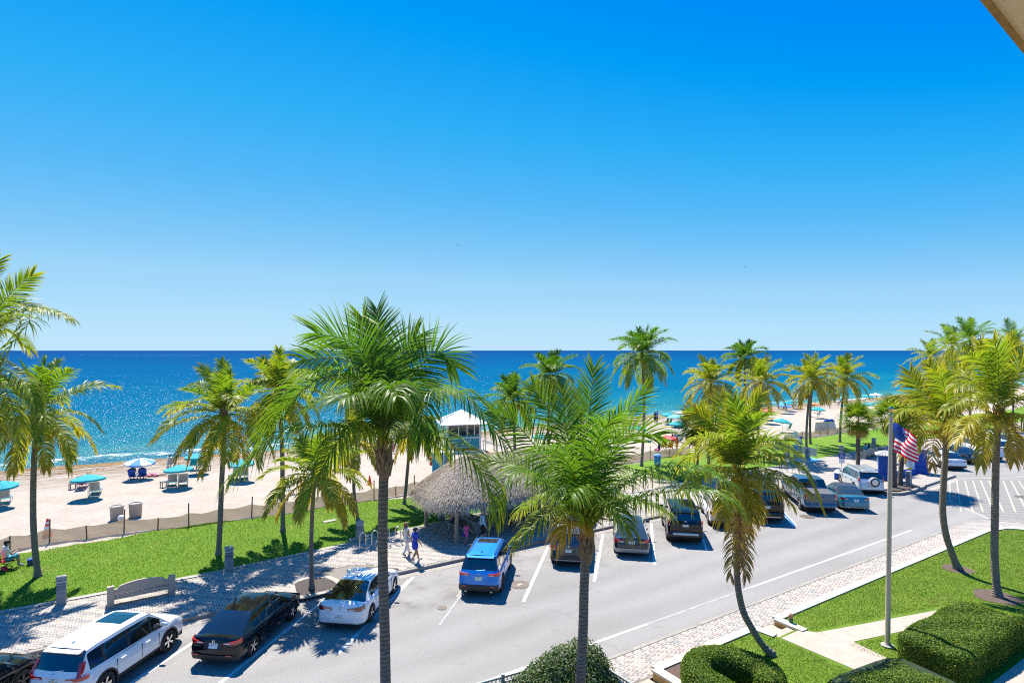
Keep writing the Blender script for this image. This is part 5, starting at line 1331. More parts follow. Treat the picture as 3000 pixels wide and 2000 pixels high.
def inlawn2(x, y):
    k = (y < 12.9) & (x < 42.2) & ~((x > 18.95) & (x < 20.5) & (y > 7)) & ~((y < 7.0)) & ~((x > 20) & (y < 11.85 - (x - 20.4) * .265) & (y > 10.5 - (x - 20.9) * .24) & (x < 26.8))
    for (u, v, r_) in ((2806, 1666, .6), (2922, 1748, .78)):
        p = px(u, v, ZL); k &= ((x - p.x) ** 2 + (y - p.y) ** 2 > r_ ** 2)
    return k & ~((x < 15.4))
blades('front_lawn_blades', inlawn2, 14, 42, 7, 12.9, lambda x, y: np.full_like(x, ZL), 110000, .045, GC2, 'short sunlit grass of the front lawn')
lfe = np.vectorize(lawn_far_edge); ymx = np.vectorize(ymax)
def lawn_z(x, y):
    t = (y - ymx(x) - .28) / (lfe(x) - ymx(x) - .28); return .15 + .12 * np.sin(PI * np.clip(t, 0, 1)) * (.7 + .3 * np.sin(x * .2)) + .02 * t
blades('beach_lawn_blades', lambda x, y: (y > ymx(x) + .3) & (y < lfe(x) + .15 * np.sin(x * 7)), -14, 22.5, 30.6, 39.6, lawn_z, 120000, .05, GC, 'short bright grass of the beach lawn')
# hedges ------------------------------------------------------------
M_LEAF = leafmat('hedge_leaf', .32, .7)
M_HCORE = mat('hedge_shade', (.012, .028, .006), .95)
def leaves_on(P, Nn, size, cols, seed):
    r = np.random.default_rng(seed); n = len(P)
    d = Nn + r.normal(0, .55, (n, 3)); d /= np.linalg.norm(d, axis=1)[:, None]
    a = np.cross(d, r.normal(0, 1, (n, 3))); a /= np.linalg.norm(a, axis=1)[:, None]; b = np.cross(d, a)
    s = size * r.uniform(.65, 1.25, n)[:, None]
    V = np.stack([P - a * s, P - b * s * .5 + d * s * .12, P + a * s, P + b * s * .5 + d * s * .12], 1)
    c = np.array(cols)[r.integers(0, len(cols), n)] * r.uniform(.65, 1.3, n)[:, None]
    return V.reshape(-1, 3), np.arange(n * 4).reshape(-1, 4), np.repeat(c, 4, 0)
HC = [(.06, .14, .012), (.10, .18, .014), (.155, .22, .02), (.045, .10, .01), (.21, .25, .04)]
def hedge_box(label, cx, cy, hx, hy, z0, z1, rot, n, seed, rc=.35, dome=0.0):
    r = np.random.default_rng(seed)
    e = empty('hedge', (cx, cy, z0), rot, label, 'hedge', 'clipped garden hedges')
    h = z1 - z0
    def surf(X, Y, Z): return X, Y, Z
    # rounded box by superellipsoid mapping
    u = r.uniform(-1, 1, (n * 2, 3)); 
    k = r.integers(0, 5, n * 2)   # faces: +x -x +y -y top
    P = u.copy(); P[:, 2] = (u[:, 2] + 1) / 2
    ar = np.array([hy * h, hy * h, hx * h, hx * h, 2 * hx * hy]); k = r.choice(5, n * 2, p=ar / ar.sum())
    P[k == 0, 0] = 1; P[k == 1, 0] = -1; P[k == 2, 1] = 1; P[k == 3, 1] = -1; P[k == 4, 2] = 1
    Q = P * np.array([hx, hy, h])
    # round corners: pull points to the rounded solid
    c = np.clip(Q, [-hx + rc, -hy + rc, -9], [hx - rc, hy - rc, h - rc * .6]); dv = Q - c; ln = np.linalg.norm(dv, axis=1)[:, None] + 1e-9
    N_ = dv / ln; S_ = c + N_ * rc * np.array([1, 1, .6])
    S_[:, 2] += dome * np.cos(np.clip(S_[:, 0] / hx, -1, 1) * 1.4) * np.cos(np.clip(S_[:, 1] / hy, -1, 1) * 1.4) * (S_[:, 2] / h)
    S_ += r.normal(0, .018, S_.shape) + .03 * np.sin(S_[:, [1]] * 5 + S_[:, [0]] * 3) * N_
    S_ = S_[:n * 2]; N_ = N_ * np.array([1, 1, 1.2])
    V, F, C = leaves_on(S_, N_, .032, HC, seed); link('leaves', npmesh('leaves', V, F, M_LEAF, col=C), e)
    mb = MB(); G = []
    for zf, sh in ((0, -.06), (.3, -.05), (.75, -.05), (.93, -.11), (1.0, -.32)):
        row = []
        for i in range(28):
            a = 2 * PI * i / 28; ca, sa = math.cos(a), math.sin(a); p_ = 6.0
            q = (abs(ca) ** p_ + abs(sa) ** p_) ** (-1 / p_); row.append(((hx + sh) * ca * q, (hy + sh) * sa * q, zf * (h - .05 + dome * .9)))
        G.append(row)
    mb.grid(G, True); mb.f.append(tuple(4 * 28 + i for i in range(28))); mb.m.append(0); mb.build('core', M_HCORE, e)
    return e
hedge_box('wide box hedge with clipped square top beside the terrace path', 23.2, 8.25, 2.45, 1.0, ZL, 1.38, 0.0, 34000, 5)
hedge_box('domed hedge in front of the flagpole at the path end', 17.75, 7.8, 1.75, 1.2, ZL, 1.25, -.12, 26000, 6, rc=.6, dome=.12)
def hedge_path(label, pts, wd, z0, z1, n, seed):
    r = np.random.default_rng(seed); e = empty('hedge', (0, 0, 0), 0, label, 'hedge', 'clipped garden hedges')
    C, L = bez([Vector((p[0], p[1], 0)) for p in pts], 60); T = np.gradient(C, axis=0); T /= np.linalg.norm(T, axis=1)[:, None]; Nn = np.stack([-T[:, 1], T[:, 0], 0 * T[:, 0]], 1)
    t = r.uniform(0, 59, n); i = t.astype(int); f = (t - i)[:, None]; j = np.minimum(i + 1, 59)
    c = C[i] * (1 - f) + C[j] * f; nn = Nn[i] * (1 - f) + Nn[j] * f
    a = r.uniform(-.25, PI + .25, n); h = z1 - z0
    pw = 3.2; ca, sa = np.cos(a), np.sin(a); q = (np.abs(ca) ** pw + np.abs(sa) ** pw) ** (-1 / pw)
    endf = np.sqrt(np.clip(np.minimum(t, 59 - t) / 4, .05, 1))[:, None]
    P = c + nn * (ca * q * wd)[:, None] * endf + np.array([0, 0, 1.0]) * ((z0 + .35 * h) + np.where(sa > 0, sa * q * .65 * h, sa * h * 1.2))[:, None]
    D = nn * ca[:, None] + np.array([0, 0, 1.0]) * np.clip(sa, -.2, 1)[:, None]
    P += r.normal(0, .02, P.shape)
    V, F, K = leaves_on(P, D, .031, HC, seed); link('leaves', npmesh('leaves', V, F, M_LEAF, col=K), e)
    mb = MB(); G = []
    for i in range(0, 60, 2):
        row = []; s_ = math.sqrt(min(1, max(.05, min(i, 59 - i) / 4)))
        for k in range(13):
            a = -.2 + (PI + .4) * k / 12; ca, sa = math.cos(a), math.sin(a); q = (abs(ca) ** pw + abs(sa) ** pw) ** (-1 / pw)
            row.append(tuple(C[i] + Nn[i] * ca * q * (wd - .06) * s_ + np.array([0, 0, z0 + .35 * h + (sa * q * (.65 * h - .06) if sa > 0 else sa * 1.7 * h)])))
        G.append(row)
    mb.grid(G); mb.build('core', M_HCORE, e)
    return e
def pz(u, v, z=1.2): p = px(u, v, z); return (p.x, p.y)
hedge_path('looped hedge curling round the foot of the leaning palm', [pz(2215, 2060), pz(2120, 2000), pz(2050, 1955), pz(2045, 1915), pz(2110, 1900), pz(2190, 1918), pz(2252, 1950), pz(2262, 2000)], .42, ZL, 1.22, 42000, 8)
# leafy bush behind the fence ------------------------------------------------
def bush(label, cx, cy, z0, lobes, n, seed):
    r = np.random.default_rng(seed); e = empty('bush', (cx, cy, z0), 0, label, 'bush')
    P, D = [], []
    for (x, y, z, rad) in lobes:
        k = int(n * rad ** 2 / sum(l[3] ** 2 for l in lobes)); d = r.normal(0, 1, (k, 3)); d[:, 2] = np.abs(d[:, 2]) * 1.0 - .35; d /= np.linalg.norm(d, axis=1)[:, None]
        P.append(np.array([x, y, z]) + d * rad * r.uniform(.72, 1.08, (k, 1))); D.append(d)
    P, D = np.vstack(P), np.vstack(D); k = P[:, 2] > .05
    BC = [(.05, .10, .025), (.08, .14, .04), (.11, .17, .06), (.03, .065, .018), (.16, .19, .10), (.2, .22, .15)]
    V, F, C = leaves_on(P[k], D[k], .046, BC, seed); link('leaves', npmesh('leaves', V, F, M_LEAF, col=C), e)
    mb = MB()
    for i in range(16):
        l = lobes[i % len(lobes)]; a = r.uniform(0, 6.3)
        mb.tube([(l[0] * .5, l[1] * .4, 0), (l[0] * .9, l[1] * .8, l[2] * .6), (l[0] + math.cos(a) * l[3] * .7, l[1] + math.sin(a) * l[3] * .7, l[2] + l[3] * .5)], [.03, .02, .006], 5)
    mb.build('branches', mat('shrub_wood', (.12, .09, .06), .9), e)
    return e
bush('loose leafy silver green bush behind the metal fence', 9.75, 12.55, .15, [(-2.0, .25, .75, .55), (-1.5, .3, .9, .62), (-.9, .2, 1.1, .68), (-.3, .3, 1.25, .7), (.3, .3, 1.4, .72), (.85, .2, 1.5, .7), (1.15, .1, 1.2, .6), (-.6, -.3, .9, .7), (.4, -.3, 1.1, .7), (1.2, -.4, .9, .55)], 26000, 12)
# metal fence: pickets and ring band -------------------------------------------
M_FENCE = mat('grey_green_metal', (0.30, 0.33, 0.31), .45, metal=.2)
def fence(label, p, q, z0, h, sp=.115):
    p, q = Vector(p), Vector(q); L = (q - p).length; ang = math.atan2(q.y - p.y, q.x - p.x)
    e = empty('metal_fence', (p.x, p.y, z0), ang, label, 'fence', 'picket fence with ring band')
    mb = MB(); mb.cbox(0, L, -.03, .03, h - .045, h, .008); mb.build('top_rail', M_FENCE, e)
    mb = MB(); mb.box(0, L, -.018, .018, h - .2, h - .165); mb.build('middle_rail', M_FENCE, e)
    mb = MB(); mb.box(0, L, -.018, .018, .1, .135); mb.build('bottom_rail', M_FENCE, e)
    mb = MB(); mb.box(-.009, .009, -.009, .009, .13, h - .16); pk = mb.build('picket', M_FENCE, e, (sp * .5, 0, 0)); 
    rg = MB(); rg.tube([(math.cos(a) * .052, 0, math.sin(a) * .052) for a in np.linspace(0, 2 * PI, 13)], .009, 5); rm = rg.build('ring', M_FENCE, e, (sp * .5, 0, h - .105))
    k = 1
    while sp * (k + .5) < L:
        c = pk.copy(); COL.objects.link(c); c.location.x = sp * (k + .5); c = rm.copy(); COL.objects.link(c); c.location.x = sp * (k + .5); k += 1
    for x in list(np.arange(0, L, 2.0)) + [L]:
        m_ = MB(); m_.cbox(x - .045, x + .045, -.045, .045, 0, h + .06, .008); m_.build('fence_post', M_FENCE, e)
    return e
fence('grey metal picket fence running along the road in front of the bush', (4.5, 14.0), (11.05, 13.25), .15, 1.5)
fence('grey metal picket fence beside the paved entrance path', (11.12, 13.2), (11.25, 9.5), .15, 1.5)
# flagpole and flag -------------------------------------------------------------
fp = px(2600, 1892, ZL); Yf = depth(fp)
M_POLE = mat('champagne_pole_paint', (0.50, 0.43, 0.30), .4, metal=.1, var=.06, scale=3)
e = empty('flagpole', fp, 0, 'tall tapered flagpole with gold ball on the front lawn', 'flagpole')
top = pd(2610, 1216, Yf) - fp
mb = MB(); mb.tube([(0, 0, 0), top * .5, top], [.082, .076, .055], 18); mb.build('pole', M_POLE, e, smooth=True)
mb = MB(); mb.lathe([(.2, 0), (.2, .05), (.12, .08), (.1, .12)], 18); mb.build('base_collar', M_CONC, e)
mb = MB(); mb.lathe([(.07, -.03), (.075, .03), (.06, .06), (.02, .08), (.02, .1), (.05, .115), (.085, .17), (.095, .21), (.085, .26), (.05, .3), (.001, .31)], 14, top); mb.build('finial', mat('gold_ball', (.62, .5, .22), .22, metal=1.0), e, smooth=True)
mb = MB(); mb.tube([(.1, -.03, 1.2), (top.x + .08, top.y - .02, top.z - .1)], .006, 4); mb.build('halyard', mat('rope', (.3, .28, .24), .9), e)
mb = MB(); mb.box(.085, .12, -.05, .01, 1.1, 1.22); mb.build('cleat', M_TRIM, e)
fl = pd(2614, 1237, Yf)
e = empty('flag', fl, -TH, 'red white and blue striped flag with stars flying from the flagpole', 'flag')
# local: x along image right, z up; hoist 1.02 m
HO, FL_ = 1.02, 1.02
def flagpt(u, v):
    """u along the fly 0..1, v down the hoist 0..1"""
    x = .05 + u * FL_ * (.82 - .22 * v) + .05 * math.sin(u * 7 + v * 2)
    y = .17 * math.sin(u * 8.5 + v * 2.5) * (.3 + u) + .04 * math.sin(v * 9 + u * 4)
    z = -v * HO * (.98 - .12 * u) - .52 * u ** 1.25 * (1 - .15 * v) + .05 * math.sin(u * 8 + 1.5 + v * 3) * u
    return (x, y, z)
def flagmat(n, c):
    m, nt, b = nodemat(n); N, L = nt.nodes, nt.links
    b.inputs['Base Color'].default_value = (*c, 1); b.inputs['Roughness'].default_value = .8
    t = N.new('ShaderNodeBsdfTranslucent'); t.inputs[0].default_value = (*c, 1); ms = N.new('ShaderNodeMixShader'); ms.inputs[0].default_value = .5
    L.new(b.outputs[0], ms.inputs[1]); L.new(t.outputs[0], ms.inputs[2]); L.new(ms.outputs[0], N['Material Output'].inputs['Surface']); return m
M_FR = flagmat('flag_red', (.55, .012, .04)); M_FW = flagmat('flag_white', (.75, .75, .77)); M_FB = flagmat('flag_blue', (.012, .045, .26))
for m_ in (M_FR, M_FW, M_FB): m_.use_backface_culling = False
for k in range(13):
    mb = MB(); u0 = .42 if k < 7 else 0.0
    mb.grid([[flagpt(u0 + (1 - u0) * i / 16, (k + j / 2) / 13) for j in range(3)] for i in range(17)])
    mb.build('stripe', M_FR if k % 2 == 0 else M_FW, e, smooth=True, angle=80)
mb = MB(); mb.grid([[flagpt(.42 * i / 8, 7 / 13 * j / 7) for j in range(8)] for i in range(9)]); cn = mb.build('canton', M_FB, e, smooth=True, angle=80)
mb = MB()
for rr_ in range(9):
    for cc_ in range(6 if rr_ % 2 == 0 else 5):
        u = .42 * ((cc_ + .5 + (.5 if rr_ % 2 else 0)) / 6.0); v = 7 / 13 * (rr_ + .7) / 9.4
        for sgn in (-1, 1):
            c = Vector(flagpt(u, v)); a = Vector(flagpt(u + .005, v)) - c; b_ = Vector(flagpt(u, v - .005)) - c; a.normalize(); b_.normalize(); nn = a.cross(b_) * .006 * sgn
            P = [c + nn + a * math.sin(q) * rd + b_ * math.cos(q) * rd for q, rd in [(2 * PI * i / 10, .021 if i % 2 == 0 else .009) for i in range(10)]]
            mb.add([c + nn] + P, [(0, i + 1, (i + 1) % 10 + 1) for i in range(10)])
st_ = mb.build('star_field', M_FW, cn); st_['kind'] = 'stuff'
# small things on the lawn
p = px(2317, 1826, ZL); e = empty('spotlight', p, 0, 'small green garden light with rusty cap at the lawn corner', 'light')
mb = MB(); mb.lathe([(.07, 0), (.075, .16), (.06, .2)], 12); mb.build('housing', mat('green_plastic', (.01, .09, .05), .5), e)
mb = MB(); mb.lathe([(.05, .2), (.075, .26), (.08, .34), (.04, .38), (.001, .38)], 10); mb.build('cap', mat('rusty_cap', (.3, .14, .1), .8, var=.3, scale=14), e)
# balcony ceiling overhead
A, B_ = pd(2902, -3, 2.35), pd(3012, 139, 2.72)
dr = (B_ - A); dr.z = 0; dr.normalize(); nn = Vector((dr.y, -dr.x, 0))
q0, q1 = A - dr * 3, A + dr * 6
mb = MB(); mb.prism([(q0.x, q0.y), (q0.x + nn.x * 3, q0.y + nn.y * 3), (q1.x + nn.x * 3, q1.y + nn.y * 3), (q1.x, q1.y)], A.z, A.z + .22)
e = mb.build('balcony_slab', mat('khaki_stucco', (.74, .68, .42), .9, col2=(.82, .76, .50), scale=20, bump=.003, bscale=90, world=True)); tag(e, 'khaki stucco balcony slab jutting in overhead', 'balcony')
mb = MB(); pband(mb, q0 - nn * .012, q1 - nn * .012, .024, A.z - .012, A.z + .2); mb.build('drip_edge', mat('ochre_edge', (.34, .24, .07), .9, var=.25, scale=15, world=True), e)
# ================================================================== promenade furniture
M_SCONC = mat('bench_concrete', (.34, .28, .225), .9, col2=(.44, .375, .31), scale=25, bump=.004, bscale=80, detail=2)
def bench(label, p, rz):
    e = empty('bench', p, rz, label, 'bench', 'concrete benches on the promenade')
    L = 2.15
    for sg in (-1, 1):
        mb = MB(); mb.xprism([(sg * L / 2 - .12, 0), (sg * L / 2 + .12, 0), (sg * L / 2 + .12, .84), (sg * L / 2 - .12, .84)], -.2, -.02); mb.xprism([(sg * L / 2 - .12, 0), (sg * L / 2 + .12, 0), (sg * L / 2 + .12, .62), (sg * L / 2 - .12, .62)], -.018, .42)
        mb.build('end_post', M_SCONC, e)
    top = [(-L / 2 + .121 + (L - .242) * i / 20, (.70 + (.16 * math.sin(PI * i / 20) if 2 <= i <= 18 else 0)) + (.06 if 2 <= i <= 18 else 0)) for i in range(21)]
    mb = MB(); mb.xprism([(-L / 2 + .121, .50), (L / 2 - .121, .50)] + top[::-1], -.155, -.06); mb.build('backrest', M_SCONC, e)
    mb = MB(); mb.xprism([(-L / 2 + .121, .28), (L / 2 - .121, .28), (L / 2 - .121, .47), (-L / 2 + .121, .47)], -.15, -.07); mb.build('lower_rail', M_SCONC, e)
    mb = MB(); mb.cbox(-L / 2 + .121, L / 2 - .121, -.06, .42, .38, .46, .015); mb.build('seat', M_SCONC, e)
    return e
bp = (px(335, 1776, .15) + px(493, 1738, .15)) / 2
bench('arched back concrete bench alone by the lawn, facing the sea', (bp.x, bp.y, .15), .02)
bp = px(2546, 1340, .15); bench('arched back concrete bench with two people seated on it', (bp.x, bp.y, .15), .0)
mb = MB(); mb.cbox(-.6, .6, -.35, .35, 0, .55, .03); o = mb.build('planter_block', M_SCONC, None, px(2527, 1338, .15)); tag(o, 'low concrete block beside the occupied bench', 'block')
bp = px(2840, 1299, .15)
M_BOLL = mat('bollard_concrete', (.25, .235, .235), .85, col2=(.36, .335, .32), scale=5, detail=8); M_LOUV = mat('bollard_louvre', (.16, .22, .28), .4, metal=.4); M_BTOP = mat('bollard_cap', (.45, .47, .5), .5)
def bollard(label, p):
    e = empty('bollard_light', p, .08, label, 'bollard', 'square light bollards')
    mb = MB(); mb.cbox(-.17, .17, -.17, .17, 0, .62, .02); mb.build('post', M_BOLL, e)
    mb = MB(); mb.box(-.135, .135, -.135, .135, .62, 1.0); mb.build('lamp_core', M_LOUV, e)
    for k in range(3):
        mb = MB(); mb.box(-.168, .168, -.168, .168, .655 + k * .115, .715 + k * .115); mb.build('louvre', M_LOUV if k < 2 else M_BTOP, e)
    mb = MB(); mb.cbox(-.175, .175, -.175, .175, .985, 1.1, .02); mb.build('cap', M_BOLL, e)
for i, (u, v, lb) in enumerate(((180, 1766, 'square light bollard at the lawn edge between the red chair and the bench'), (671, 1669, 'square light bollard at the foot of the palm behind the bench'), (1054, 1584, 'square light bollard beside the looped bicycle rack'), (1293, 1520, 'square light bollard beside the shirtless person under the thatched shelter'), (2366, 1346, 'square light bollard on the blue painted ground'), (2465, 1338, 'square light bollard behind the accessible parking sign'), (2560, 1313, 'square light bollard behind the two people on the bench'), (2662, 1421, 'square bollard under the street signs by the blue pillar'))):
    bollard(lb, px(u, v, .16))
# bicycle rack
M_GALV = mat('galvanised_steel', (.50, .52, .54), .3, metal=.9)
pa = px(1054, 1611, .15); pb_ = px(1174, 1588, .15); e = empty('bicycle_rack', pa, math.atan2(pb_.y - pa.y, pb_.x - pa.x), 'looped galvanised bicycle rack on the pavers', 'bike rack')
LL = (pb_ - pa).length; n = 8; pts = []; w_ = LL / (n - 1); rr_ = w_ / 2
for k in range(n):
    x = k * w_; up = k % 2 == 0
    lo = 0 if k in (0, n - 1) else .28
    zs = [lo, .88 - rr_] if up else [.88 - rr_, lo]
    pts += [(x, 0, zs[0]), (x, 0, zs[1])]
    if k < n - 1:
        for a in np.linspace(0, PI, 7)[1:-1]: pts.append((x + rr_ - rr_ * math.cos(a), 0, (.88 - rr_ + rr_ * math.sin(a)) if up else (lo - rr_ * math.sin(a)) ))
mb = MB(); mb.tube(pts, .028, 8); mb.build('bent_tube', M_GALV, e, smooth=True)
for x in (0, LL):
    mb = MB(); mb.lathe([(.07, 0), (.07, .012), (.03, .014)], 12, (x, 0, 0)); mb.build('foot_plate', M_GALV, e)
# mulch bed with rim, stepping stones
ring = [(863, 1710), (876, 1702), (895, 1696), (925, 1692), (955, 1692), (975, 1700), (990, 1711), (985, 1720), (955, 1729), (925, 1736), (895, 1743), (878, 1744), (868, 1732)]
poly = [P2(u, v, .16) for u, v in ring]; cx, cy = sum(p[0] for p in poly) / 13, sum(p[1] for p in poly) / 13
S(ngon_sheet('mulch_bed', poly, .155, M_MULCHD))
rim = [(cx + (p[0] - cx) * 1.28 + .03, cy + (p[1] - cy) * 1.3) for p in poly]; mb = MB()
mb.grid([[(p[0], max(p[1], 25.93) if False else p[1], .12) for p in rim], [(p[0], p[1], .165) for p in rim], [(p[0], p[1], .165) for p in poly], [(p[0], p[1], .12) for p in poly]], True)
S(mb.build('bed_rim', M_CONC))
for (u, v, l, w_, lb) in ((966, 1529, .75, .35, 'pale flat stone slab in the lawn'), (1040, 1578, .6, .35, 'pale flat stone slab beside the rack bollard'), (1083, 1567, .55, .4, 'pale square stone slab behind the rack bollard'), (2582, 1313, .9, .5, 'pale flat slab in the far lawn')):
    p = px(u, v, .22); mb = MB(); mb.cbox(-l / 2, l / 2, -w_ / 2, w_ / 2, -.05, .05, .012); o = mb.build('stone_slab', M_CONC, None, (p.x, p.y, .2 if v > 1560 else .27), .15); tag(o, lb, 'slab')
# sandy bare strip at lawn edge is part of the beach sheet; dry patch:
S(ngon_sheet('bare_patch', [P2(u, v, .2) for u, v in ((775, 1535), (870, 1522), (1000, 1505), (1035, 1497), (1042, 1506), (980, 1520), (880, 1536), (800, 1546))], .21, mat('bare_soil', (.24, .165, .1), .95, col2=(.33, .27, .13), scale=7, bump=.02, world=True)))
# ------------------------------------------------------------------ island with blue pillars
isl = [P2(2575, 1440, .0), P2(2600, 1440), P2(2632, 1441), P2(2665, 1436), P2(2704, 1424), P2(2706, 1419), P2(2680, 1416), P2(2650, 1412), P2(2600, 1420)]
S(ngon_sheet('plaza', [(45.2, 26.06), (44.0, 24.2), (45.5, 22.6), (48.6, 20.9), (51.5, 20.6), (57.5, 20.9), (57.5, 26.06)], .153, M_PAVFAR, .17))
S(ngon_sheet('island_bed', [P2(2600, 1436, .15), P2(2632, 1438, .15), P2(2662, 1432, .15), P2(2695, 1423, .15), P2(2672, 1417, .15), P2(2610, 1420, .15)], .165, M_MULCHD))
mb = MB()
ip = [P2(2578, 1436, .15), P2(2602, 1443, .15), P2(2635, 1444, .15), P2(2668, 1438, .15), P2(2703, 1425, .15), P2(2706, 1419, .15)]
for i in range(len(ip) - 1): pband(mb, ip[i], ip[i + 1], .24, 0.0, .2 + .003 * (i % 2))
S(mb.build('island_kerb', M_CURB))
M_ROYAL = mat('royal_blue_stucco', (.008, .075, .38), .75, var=.12, scale=6, bump=.003, world=True); M_TILE = mat('grey_roof_tile', (.35, .35, .37), .5, var=.3, scale=9)
def pillar(label, p, rz, w_, h):
    e = empty('pillar', p, rz, label, 'pillar', 'blue entrance pillars')
    mb = MB(); mb.cbox(-w_ / 2 - .1, w_ / 2 + .1, -w_ / 2 - .1, w_ / 2 + .1, 0, .55, .02); mb.build('plinth', M_ROYAL, e)
    mb = MB(); mb.box(-w_ / 2, w_ / 2, -w_ / 2, w_ / 2, .55, h); mb.build('shaft', M_ROYAL, e)
    mb = MB(); mb.box(-w_ / 2 - .12, w_ / 2 + .12, -w_ / 2 - .12, w_ / 2 + .12, h, h + .06); mb.build('eave', M_BTOP, e)
    for k in range(4):
        mb = MB(); a = (w_ / 2 + .22); c, s_ = [(1, 0), (0, 1), (-1, 0), (0, -1)][k]
        p0, p1 = Vector((c * a - s_ * a, s_ * a + c * a, h + .06)), Vector((c * a + s_ * a, s_ * a - c * a, h + .06))
        for t0 in range(6):
            q0, q1 = p0.lerp(p1, t0 / 6 + .01), p0.lerp(p1, (t0 + 1) / 6 - .01); ap = Vector((0, 0, h + .42)); m0, m1 = q0.lerp(ap, .96), q1.lerp(ap, .96); mm = (q0 + q1) / 2 + Vector((0, 0, .03))
            mb.add([q0, mm, q1, m1, m0], [(0, 1, 4), (1, 3, 4), (1, 2, 3)])
        mb.build('roof_slope', M_TILE, e)
    for sg in (-1, 1):
        mb = MB(); mb.box(-.27, .27, sg * (w_ / 2 + .005) - .02, sg * (w_ / 2 + .005) + .02, 1.0, 1.72); f = mb.build('panel_frame', M_WHITE2, e)
        mb = MB(); mb.box(-.18, .18, sg * (w_ / 2 + .02) - .012, sg * (w_ / 2 + .02) + .012, 1.09, 1.63); mb.build('panel', M_ROYAL, f)
    return e
M_WHITE2 = mat('white_trim_paint', (.75, .75, .74), .6)
pillar('blue pillar with white framed panel and small tiled roof beside the white compact sedan', px(2694, 1384, .15), .5, .95, 2.0)
pillar('blue pillar half hidden by the flagpole and cabbage palms', px(2594, 1404, .15), .5, 1.0, 1.95)
a, b_ = px(2690, 1384, .15), px(2605, 1404, .15); d = (b_ - a).normalized()
mb = MB(); pband(mb, (a + d * .7).xy, (b_ - d * .7).xy, .3, .15, .62); o = mb.build('low_wall', M_ROYAL); tag(o, 'low blue wall joining the two blue pillars', 'wall')
mb = MB(); p = px(2457, 1400, .15); mb.cbox(-.7, .7, -.22, .22, 0, .5, .02); o = empty('wall_stub', p, .35, 'short blue wall stub with white top beside the accessible parking sign', 'wall'); mb.build('wall', M_ROYAL, o); mb = MB(); mb.cbox(-.76, .76, -.28, .28, .5, .57, .01); mb.build('coping', M_WHITE2, o)
# signs
M_SIGNB = mat('sign_blue', (.01, .06, .3), .5); M_SIGNW = mat('sign_white', (.75, .75, .74), .5); M_BLK = mat('sign_black', (.02, .02, .02), .5); M_SIGNY = mat('sign_yellow', (.7, .5, .05), .5)
def face(rz): return (PI / 2, 0, rz)
def wheelchair(parent, s, y):
    g_ = MB(); g_.lathe([(.001, -.004), (.06 * s, -.004), (.06 * s, .004), (.001, .004)], 10, (-.03 * s, y, .38 * s), axis='y')
    def bar(p, q, r_=.035 * s): g_.tube([(p[0] * s, y, p[1] * s), (q[0] * s, y, q[1] * s)], r_, 5)
    bar((-.03, .3), (0, .05)); bar((0, .05), (.17, .05)); bar((.17, .05), (.24, -.2)); bar((-.02, .18), (.14, .18)); bar((.24, -.2), (.32, -.17))
    g_.tube([((.03 + .2 * math.cos(t)) * s, y, (-.07 + .2 * math.sin(t)) * s) for t in np.linspace(1.9, 5.6, 14)], .028 * s, 5)
    return g_.build('wheelchair_symbol', M_SIGNW, parent)
def access_sign(label, p, h, rz=-.55):
    e = empty('sign', p, rz, label, 'sign', 'accessible parking signs')
    mb = MB(); mb.tube([(0, .03, 0), (0, .03, h)], .03, 8); mb.build('post', M_GALV, e)
    mb = MB(); mb.cbox(-.24, .24, -.012, .0, h - .5, h, .002); b_ = mb.build('blue_plate', M_SIGNB, e)
    g_ = wheelchair(b_, .5, -.018); g_.location = (-.03, 0, h - .24)
    mb = MB(); mb.box(-.24, .24, -.012, .0, h - .85, h - .52); w2 = mb.build('white_plate', M_SIGNW, e)
    lettering('PARKING BY', .06, M_SIGNB, w2, (0, -.014, h - .62), face(0)); lettering('PERMIT ONLY', .06, M_SIGNB, w2, (0, -.014, h - .74), face(0))
access_sign('accessible parking sign on a post behind the silver SUV', px(2466, 1400, .15), 2.05)
access_sign('accessible parking sign partly behind the leaning palm crown', px(2306, 1382, .15), 1.7)
p = px(2667, 1423, .16); e = empty('sign', p, -.55, 'white street sign post with arrow plate above by the blue pillar', 'sign')
mb = MB(); mb.tube([(0, .03, 0), (0, .03, 2.55)], .03, 8); mb.build('post', M_GALV, e)
mb = MB(); mb.box(-.32, .32, -.012, .0, 1.45, 2.1); s1 = mb.build('parking_plate', M_SIGNW, e)
for i, (t, sz_) in enumerate((('PAY TO', .12), ('PARK', .15), ('2 HOUR', .1), ('LIMIT', .1))): lettering(t, sz_, M_BLK, s1, (0, -.014, 2.0 - i * .15), face(0))
mb = MB(); mb.box(-.32, .32, -.012, .0, 2.2, 2.5); s2 = mb.build('arrow_plate', M_BLK, e)
ar = MB(); ar.xprism([(-.24, 2.31), (.05, 2.31), (.05, 2.24), (.25, 2.35), (.05, 2.46), (.05, 2.39), (-.24, 2.39)], -.02, -.014); ar.build('arrow', M_SIGNW, s2)
mb = MB(); mb.box(-.18, .18, -.012, .0, 1.25, 1.42); mb.build('yellow_plate', M_SIGNY, e)
